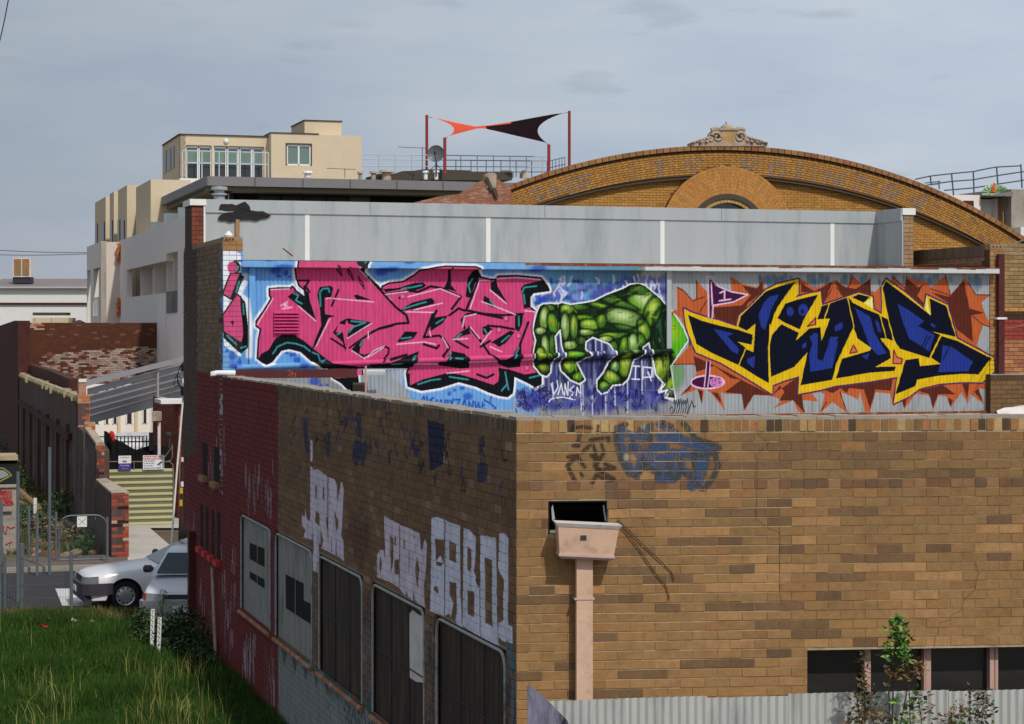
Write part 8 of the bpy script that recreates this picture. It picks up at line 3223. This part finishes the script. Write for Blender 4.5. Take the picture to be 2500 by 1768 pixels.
# chain link gate
Dg = 50.9
PGt = Pl(GP(143, Dg), U)
cg = thing('chain_link_gate', 'round cornered chain link gate with a blank white notice', 'gate', PGt.pt(0, 0))
q = MB()
ga, gz = PGt.hit(144, 1260)
gc = PGt.s(261)
zb0 = .15
rr_ = .28
pts = [PGt.pt(ga, zb0), PGt.pt(ga, gz - rr_)] + [PGt.pt(ga + rr_ - rr_ * math.cos(a), gz - rr_ + rr_ * math.sin(a)) for a in (.4, .8, 1.2, 1.57)] + \
  [PGt.pt(gc - rr_ + rr_ * math.sin(a), gz - rr_ + rr_ * math.cos(a)) for a in (0, .4, .8, 1.2)] + [PGt.pt(gc, gz - rr_), PGt.pt(gc, zb0), PGt.pt(ga, zb0)]
q.tube(pts, .02, 6)
q.tube([PGt.pt((ga + gc) / 2 + .3, gz), PGt.pt((ga + gc) / 2 + .3, gz - .12)], .012, 5)
q.build('frame', M['steel_post'], cg)
q = MB()
step = .075
for sgn in (1, -1):
 k = -20
 while k * step < (gc - ga) + 1.4:
  x0 = k * step
  # diagonal wire clipped to the gate
  pts = []
  for tt in np.linspace(0, 1, 2):
   pass
  za, zb_ = zb0, gz - .05
  xa, xb = ga + x0, ga + x0 + sgn * (zb_ - za)
  if sgn < 0:
   xa += 0
  lo, hi = 0.0, 1.0
  dx = xb - xa
  if dx > 0:
   lo, hi = max(0, (ga - xa) / dx), min(1, (gc - xa) / dx)
  else:
   lo, hi = max(0, (gc - xa) / dx), min(1, (ga - xa) / dx)
  if hi > lo:
   p0 = PGt.pt(xa + dx * lo, za + (zb_ - za) * lo)
   p1 = PGt.pt(xa + dx * hi, za + (zb_ - za) * hi)
   q.tube([p0, p1], .0022, 3)
  k += 1
q.build('chain_link', M['wire'], cg, kind='stuff')
a, z1 = PGt.hit(188, 1261)
c, z0 = PGt.hit(212, 1286)
q = MB()
q.pbox(PGt, a, c, z0, z1, .02, .03)
nb = q.build('notice', M['white'], cg)
q = MB()
q.tube([PGt.pt(a + .04, z0 + .05, .033), PGt.pt(c - .02, z1 - .04, .033)], .006, 4)
q.tube([PGt.pt(a + .03, z1 - .05, .033), PGt.pt(c - .04, z0 + .06, .033)], .004, 4)
q.build('pen_line', M['graf_yellow'], nb)
# yellow and white tags on posts
# ---------------- graffitied hut at the left edge
PHt = Pl(GP(0, 53.5), U)
ht = thing('graffiti_hut', 'low concrete hut at the left edge, red scribbles below a black and yellow painted panel', 'hut', PHt.pt(0, 0))
q = MB()
he = PHt.s(41)
q.pbox(PHt, -3, he, 0, PHt.z(20, 1188), -2.5, 0)
hb_ = q.build('wall', M['concrete'], ht)
q = MB()
q.pbox(PHt, -3, he - .12, PHt.z(20, 1248), PHt.z(20, 1240), .0, .1)
q.pbox(PHt, -3, he + .02, PHt.z(20, 1190), PHt.z(20, 1185), -.3, .06)
q.build('ledge', M['concrete'], ht)
q = MB()
q.prism([PHt.pt(-3, PHt.z(20, 1187), -.4), PHt.pt(PHt.s(46), PHt.z(20, 1187), -.4), PHt.pt(PHt.s(50), PHt.z(20, 1132), -1.2), PHt.pt(-3, PHt.z(20, 1132), -1.2)], Vector((0, .1, 0)))
q.build('black_panel', M['black'], ht)
q = MB()
q.pbox(PHt, -3, PHt.s(50), PHt.z(20, 1130), PHt.z(20, 1118), -2.2, -1.0)
q.build('roof_slab', M['coping_lichen'], ht)
q = MB()
line = [(0, 1148), (14, 1150), (25, 1158), (32, 1166), (22, 1170), (8, 1176), (0, 1180)]

def panel(x, y, e=.012):
 f = (y - 1132) / (1187 - 1132)
 s = PHt.s(x)
 return PHt.pt(s, PHt.z(20, y), -1.2 + .8 * f + e + .02)

q.tube([panel(x, y) for x, y in line], .022, 5)
q.build('yellow_outline', M['graf_yellow'], ht)
q = MB()
q.prism([panel(x, y, .0) for x, y in ((0, 1152), (14, 1154), (22, 1160), (26, 1165), (12, 1170), (0, 1174))], PHt.n * .01)
q.build('grey_fill', M['fascia'], ht)
q = MB()
rs = random.Random(4)
for i in range(13):
 q = MB()
 x = rs.uniform(0, 30)
 y = rs.choice([1205, 1215, 1225, 1290, 1305, 1318, 1328])
 pts = [PHt.pt(*PHt.hit(x + rs.uniform(-7, 7), y + rs.uniform(-9, 9)), .012) for _ in range(4)]
 q.tube(pts, .013, 4)
 q.build('red_scribble', M['sign_red'], hb_)
q = MB()
q.tube([PHt.pt(*PHt.hit(x, y), .012) for x, y in ((5, 1275), (8, 1295), (14, 1305), (18, 1285), (26, 1290), (36, 1286))], .016, 4)
q.build('red_scribble', M['sign_red'], hb_)
q = MB()
q.pbox(PHt, -1.5, PHt.s(29), PHt.z(20, 1236), PHt.z(20, 1198), .0, .006)
q.build('red_paint', mat('red_paint', srgb(150, 70, 64), rough=.8, var=.4, scale=9, dirt=srgb(170, 160, 150), dirt_amt=.9, dscale=4), hb_)

# ================= wires =================
for nm, pts, r, lab in (('overhead_wire', [(24, -20, 30), (-6, 120, 33)], .009, 'thin dark overhead wire crossing the top left corner'),
      ('overhead_wire', [(-20, 610, 120), (212, 617, 118)], .02, 'upper faint wire left of the apartment block'),
      ('overhead_wire', [(-20, 622, 120), (212, 620, 118)], .02, 'lower faint wire left of the apartment block'),
      ('overhead_wire', [(2418, 600, 39), (2520, 578, 30)], .008, 'upper pale wire leaving the right mural pillar'),
      ('overhead_wire', [(2452, 617, 39), (2520, 598, 30)], .008, 'lower pale wire leaving the right mural pillar'),
      ('overhead_wire', [(2455, 800, 41), (2520, 780, 36)], .009, 'white wire in front of the red band of brick at the right edge'),
      ('overhead_wire', [(2462, 760, 41), (2520, 700, 36)], .006, 'thin slanting wire in the gap at the right edge')):
 q = MB()
 (x0, y0, d0), (x1_, y1_, d1) = pts
 a, b_ = P(x0, y0, d0), P(x1_, y1_, d1)
 q.tube([a + (b_ - a) * i / 10 + UP * (-.05 * math.sin(math.pi * i / 10)) for i in range(11)], r, 5)
 solo(q.build(nm, M['rail'] if x0 > 2000 else M['rail_dark']), lab, 'wire', 'overhead wires')

# ================= stakes, litter =================
for x, yt, yb, w_, lab in ((370, 1488, 1597, 9, 'taller white marker stake in the grass with faint purple scribble'), (386, 1508, 1608, 9, 'shorter white marker stake, right of the taller one')):
 D = GD(yb)
 ww = w_ * D / F
 t = thing('marker_stake', lab, 'stake', GP(x, D), 'white marker stakes in the grass')
 q = MB()
 o_ = GP(x - w_ / 2, D)
 top = P(x - w_ / 2 + (3 if x < 380 else 4), yt, D)
 q.prism([o_, o_ + Vector((ww, 0, 0)), top + Vector((ww, 0, 0)), top], (0, .045, 0))
 q.build('board', M['white'], t)
 q = MB()
 for k in range(6):
  c = o_ + (top - o_) * (.95 - k * .11) + Vector((ww / 2, -.004, 0))
  q.tube([c + Vector((-ww * .3, 0, .03)), c + Vector((ww * .2, 0, 0)), c + Vector((-ww * .1, 0, -.04))], .006, 4)
 q.build('scribble', M['plastic_dark'], t)

def litter(x, y, s, m, lab):
 D = GD(y)
 q = MB()
 c = GP(x, D, .06)
 n = 7
 pts = [c + Vector((rng.uniform(-s, s), rng.uniform(-s, s), rng.uniform(0, s * .8))) for _ in range(n)]
 for i in range(n - 2):
  q.face([pts[i], pts[i + 1], pts[i + 2]])
 solo(q.build('litter', M[m]), lab, 'litter', 'scraps of litter in the grass')

litter(204, 1625, .12, 'white', 'crumpled white paper in the middle of the grass')
litter(115, 1522, .09, 'white', 'white scrap near the mesh fence')
litter(113, 1541, .11, 'red', 'reddish scrap just below the white one by the fence')
litter(186, 1527, .1, 'white_paint', 'pale scrap at the foot of the grey fence post')
litter(160, 1613, .1, 'footpath', 'dull brown scrap in the grass')
litter(226, 1528, .07, 'white_paint', 'tiny pale scrap at the edge of the road')

# ================= grass, weeds, bush =================
vg = np.random.default_rng(12)
# grass bed: right up to the side wall
bed = [GP(-250, 24, .01), GP(900, 17, .01), PS.pt(1.0, .01, .02), PS.pt(NOTCH + .4, .01, .02), rp(5.4, 42.4, .01), rp(-8, 42.5, .01)]
sheet('grass_bed', [bed[0], bed[1], bed[2], bed[3], bed[4], bed[5]], M['turf'])

def blades(name, n, sampler, hgt, width, cols, label, bend=.5):
 """three-segment blades as one mesh"""
 XY = sampler(n)
 n = len(XY)
 h = hgt(XY)
 ang = vg.uniform(0, 2 * math.pi, n)
 lean = vg.normal(0, bend, n)[:, None] * np.c_[np.cos(ang), np.sin(ang)]
 w_ = width * vg.uniform(.6, 1.4, n)
 side = np.c_[-np.sin(ang), np.cos(ang)]
 Vv = np.zeros((n, 5, 3))
 for k, (f, ww) in enumerate(((0, 1), (.55, .7), (1, 0))):
  c = np.c_[XY + lean * (h * f * f)[:, None], h * (f - .25 * f * f * np.abs(lean).sum(1))]
  c[:, 2] = np.maximum(c[:, 2], .02 * f)
  if k < 2:
   Vv[:, k * 2, :] = c
   Vv[:, k * 2 + 1, :] = c
   Vv[:, k * 2, :2] -= side * (w_ * ww / 2)[:, None]
   Vv[:, k * 2 + 1, :2] += side * (w_ * ww / 2)[:, None]
  else:
   Vv[:, 4, :] = c
 base = (np.arange(n) * 5)[:, None]
 quads = base + np.array([[0, 1, 3, 2]])
 tris = base + np.array([[2, 3, 4]])
 me = bpy.data.meshes.new(name)
 me.vertices.add(n * 5)
 me.vertices.foreach_set('co', Vv.ravel())
 li = np.concatenate([quads, tris], axis=1).ravel()
 me.loops.add(n * 7)
 me.loops.foreach_set('vertex_index', li)
 st = (np.arange(n) * 7)[:, None] + np.array([[0, 4]])
 me.polygons.add(n * 2)
 me.polygons.foreach_set('loop_start', st.ravel())
 me.polygons.foreach_set('loop_total', np.tile([4, 3], n))
 at = me.color_attributes.new('col', 'FLOAT_COLOR', 'CORNER')
 pal = np.array(cols)
 cc = pal[vg.integers(0, len(pal), n)] * vg.uniform(.75, 1.25, (n, 1))
 data = np.ones((n * 7, 4), np.float32)
 data[:, :3] = np.repeat(cc, 7, axis=0)
 at.data.foreach_set('color', data.ravel())
 me.update()
 me.validate()
 me.materials.append(M['grass'])
 ob = bpy.data.objects.new(name, me)
 COL.objects.link(ob)
 ob['kind'] = 'stuff'
 ob['label'] = label
 ob['category'] = 'grass'
 return ob

def frame_sampler(d0, d1, x0=-40, x1f=None, keep=None):
 def f(n):
  D = 1 / vg.uniform(1 / d1, 1 / d0, n)
  lo = np.full(n, x0)
  hi = -281 + 1541 * 19.2 / D - 3 if x1f is None else np.full(n, x1f)
  px = lo + (hi - lo) * vg.random(n)
  X = (px - 1250) * D / F
  pts = np.c_[X, D]
  if keep is not None:
   pts = pts[keep(px, YH + H * F / D)]
  return pts
 return f

def patchy(XY, s=1.1, ph=0.0):
 x, y = XY[:, 0], XY[:, 1]
 return .5 + .25 * np.sin(x * 2.1 * s + 1.3 + ph) * np.cos(y * 1.3 * s) + .25 * np.sin(x * .9 * s - y * 1.7 * s + ph)

lush = [srgb(40, 76, 16), srgb(46, 88, 18), srgb(32, 60, 14), srgb(58, 98, 26), srgb(50, 70, 24), srgb(70, 84, 32)]
straw = [srgb(150, 148, 78), srgb(132, 130, 66), srgb(118, 112, 66), srgb(162, 160, 92), srgb(96, 112, 48)]
road_keep = lambda px, py: (py > 1512 + (px < 190) * -8 + 8 * np.sin(px * .05)) | (px > 345)
blades('long_grass', 90000, frame_sampler(27.5, 41.9, keep=road_keep), lambda XY: .1 + .17 * patchy(XY) + .05 * vg.random(len(XY)), .011, lush, 'lush green grass filling the ground left of the red side wall', .45)

def tuft_keep(px, py):
 t = 760 - 0
 a = (np.abs(px - 395 + 25 * np.sin(py * .07)) < 60 + 30 * np.sin(py * .05)) & (py > 1650)
 b = (np.abs(px - 120 + 30 * np.sin(py * .06)) < 50) & (py > 1670)
 c = (px > 470) & (px < 560) & (py > 1640)
 return (a & (vg.random(len(px)) < .2)) | (b & (vg.random(len(px)) < .12)) | (c & (vg.random(len(px)) < .05)) | (vg.random(len(px)) < .008)

blades('seeding_grass', 16000, frame_sampler(27.5, 40, keep=tuft_keep), lambda XY: .35 + .35 * vg.random(len(XY)), .009, straw, 'tall straw coloured seeding grass in clumps at the bottom left', .5)
blades('dry_weeds', 9000, frame_sampler(41.0, 42.6, -40, 345), lambda XY: .05 + .18 * vg.random(len(XY)), .012, [srgb(110, 92, 60), srgb(84, 92, 44), srgb(130, 112, 76), srgb(70, 84, 38)], 'brown dry weeds at the foot of the mesh fence along the road')
lotk = lambda px, py: (px < -281 + 561 * 51 / (H * F / (py - YH)) - 6)
blades('weeds', 26000, frame_sampler(53.4, 80, -40, 270, keep=lotk), lambda XY: .06 + .38 * patchy(XY, .8, 1.0) * vg.random(len(XY)), .03, [srgb(60, 86, 34), srgb(76, 100, 44), srgb(104, 88, 60), srgb(52, 70, 34), srgb(120, 104, 76)], 'rough weeds on the waste ground in front of the ruined wall')
# mounds of rubble and earth on the waste ground
q = MB()
for i in range(230):
 D = rng.uniform(52.8, 64)
 px = rng.uniform(60, -281 + 561 * 51 / D - 8)
 r = rng.uniform(.05, .2)
 c = GP(px, D, r * .3)
 q.lathe(c, (rng.uniform(-.4, .4), rng.uniform(-.4, .4), 1), [(-r * .5, r * .7), (0, r), (r * .5, r * .6), (r * .6, 0)], 5, vary(srgb(*rng.choice([(120, 100, 80), (140, 124, 104), (96, 74, 58), (152, 140, 124), (130, 76, 60)])), .15, rng))
rb_ = q.build('rubble', M['brick_attr'])
rb_['kind'] = 'stuff'
rb_['label'] = 'earth and rubble strewn over the waste ground by the ruined wall'
rb_['category'] = 'rubble'

def bush(name, label, cells, cols, size, group=None, dens=1.0):
 base = Vector(cells[0][0])
 t = thing(name, label, 'bush', (base.x, base.y, 0), group)
 st = MB()
 lf = MB()
 for c, r, n in cells:
  c = Vector(c)
  st.tube([Vector((base.x, base.y, 0)), (Vector((base.x, base.y, 0)) + c) / 2 + Vector((0, 0, .05)), c], .008, 4)
  for i in range(int(n * dens)):
   d = Vector((vg.normal(), vg.normal(), vg.normal())).normalized() * (vg.random() ** .45)
   p = c + Vector((d.x * r[0], d.y * r[1], d.z * r[2]))
   if p.z < .02:
    continue
   a = vg.uniform(0, 6.28)
   e = vg.uniform(-.5, .9)
   dd = Vector((math.cos(a) * math.cos(e), math.sin(a) * math.cos(e), math.sin(e)))
   sd = dd.cross(Vector((vg.uniform(-1, 1), vg.uniform(-1, 1), 1))).normalized()
   L_ = size * vg.uniform(.6, 1.5)
   k = len(lf.v)
   lf.v += [tuple(p), tuple(p + dd * L_ * .5 + sd * L_ * .3), tuple(p + dd * L_), tuple(p + dd * L_ * .5 - sd * L_ * .3)]
   lf.f.append((k, k + 1, k + 2, k + 3))
   lf.c.append(vary(cols[int(vg.integers(len(cols)))], .25))
 st.build('stem', M['wood_dark'], t)
 lf.build('leaf', M['leaf'], t, kind='stuff')
 return t

BG = [srgb(34, 58, 22), srgb(44, 70, 26), srgb(28, 46, 20), srgb(58, 84, 34)]
cells = []
for x, y, D, r in ((420, 1540, 38.0, .35), (448, 1520, 38.2, .3), (400, 1560, 37.6, .45), (430, 1570, 37.2, .5), (458, 1540, 37.2, .45), (478, 1580, 36.4, .4), (460, 1610, 36.2, .4), (370, 1550, 38.6, .35), (352, 1520, 39.0, .3), (420, 1600, 36.8, .35), (495, 1620, 35.4, .3), (350, 1570, 38.2, .3)):
 cells.append((P(x, y, D), (r, r * .8, r), 560))
bush('dark_bush', 'dense dark green bush against the foot of the red wall, behind the white stakes', cells, BG, .06)
cells = [(P(393, 1480, 38.6), (.16, .15, .3), 130), (P(385, 1515, 38.6), (.2, .2, .2), 160), (P(400, 1450, 38.7), (.1, .1, .14), 50)]
bush('weed_plant', 'spindly grey green weed in front of the hatchback bumper', cells, [srgb(88, 104, 64), srgb(64, 84, 40), srgb(110, 120, 86)], .04)
for (x, y, D, r, n, lab, cc) in ((70, 1200, 74, .9, 500, 'green shrub behind the tall galvanised post', 0), (95, 1260, 63, .7, 500, 'leafy weeds by the short white stake', 0), (180, 1230, 62, .6, 380, 'green weeds at the ruined wall above the chain link gate', 0), (165, 1330, 56, .6, 340, 'brown dead weeds behind the chain link gate', 1),
         (235, 1340, 53.4, .5, 420, 'dark green weeds behind the latch side of the chain link gate', 0), (110, 1320, 57, .7, 380, 'mixed weeds between the two mesh fences', 1), (25, 1105, 95, .9, 240, 'distant green tuft over the hut roof', 0), (60, 1290, 60, .7, 400, 'weeds right beside the hut wall', 0)):
 c0 = P(x, y, D)
 z_ = max(c0.z, r * .45)
 c0 = Vector((c0.x, c0.y, z_))
 cells = [(c0 + Vector((rng.uniform(-r, r) * .7, rng.uniform(-r, r) * .5, rng.uniform(-.3, .3) * r)), (r * .6, r * .5, r * .5), n // 3) for _ in range(3)]
 bush('weed_clump', lab, cells, [srgb(58, 92, 34), srgb(70, 104, 44), srgb(44, 70, 30)] if cc == 0 else [srgb(104, 84, 62), srgb(84, 70, 54), srgb(76, 88, 46), srgb(124, 108, 80)], .11, 'weed clumps on the waste ground')
# thin trees / dead stalks seen before the road
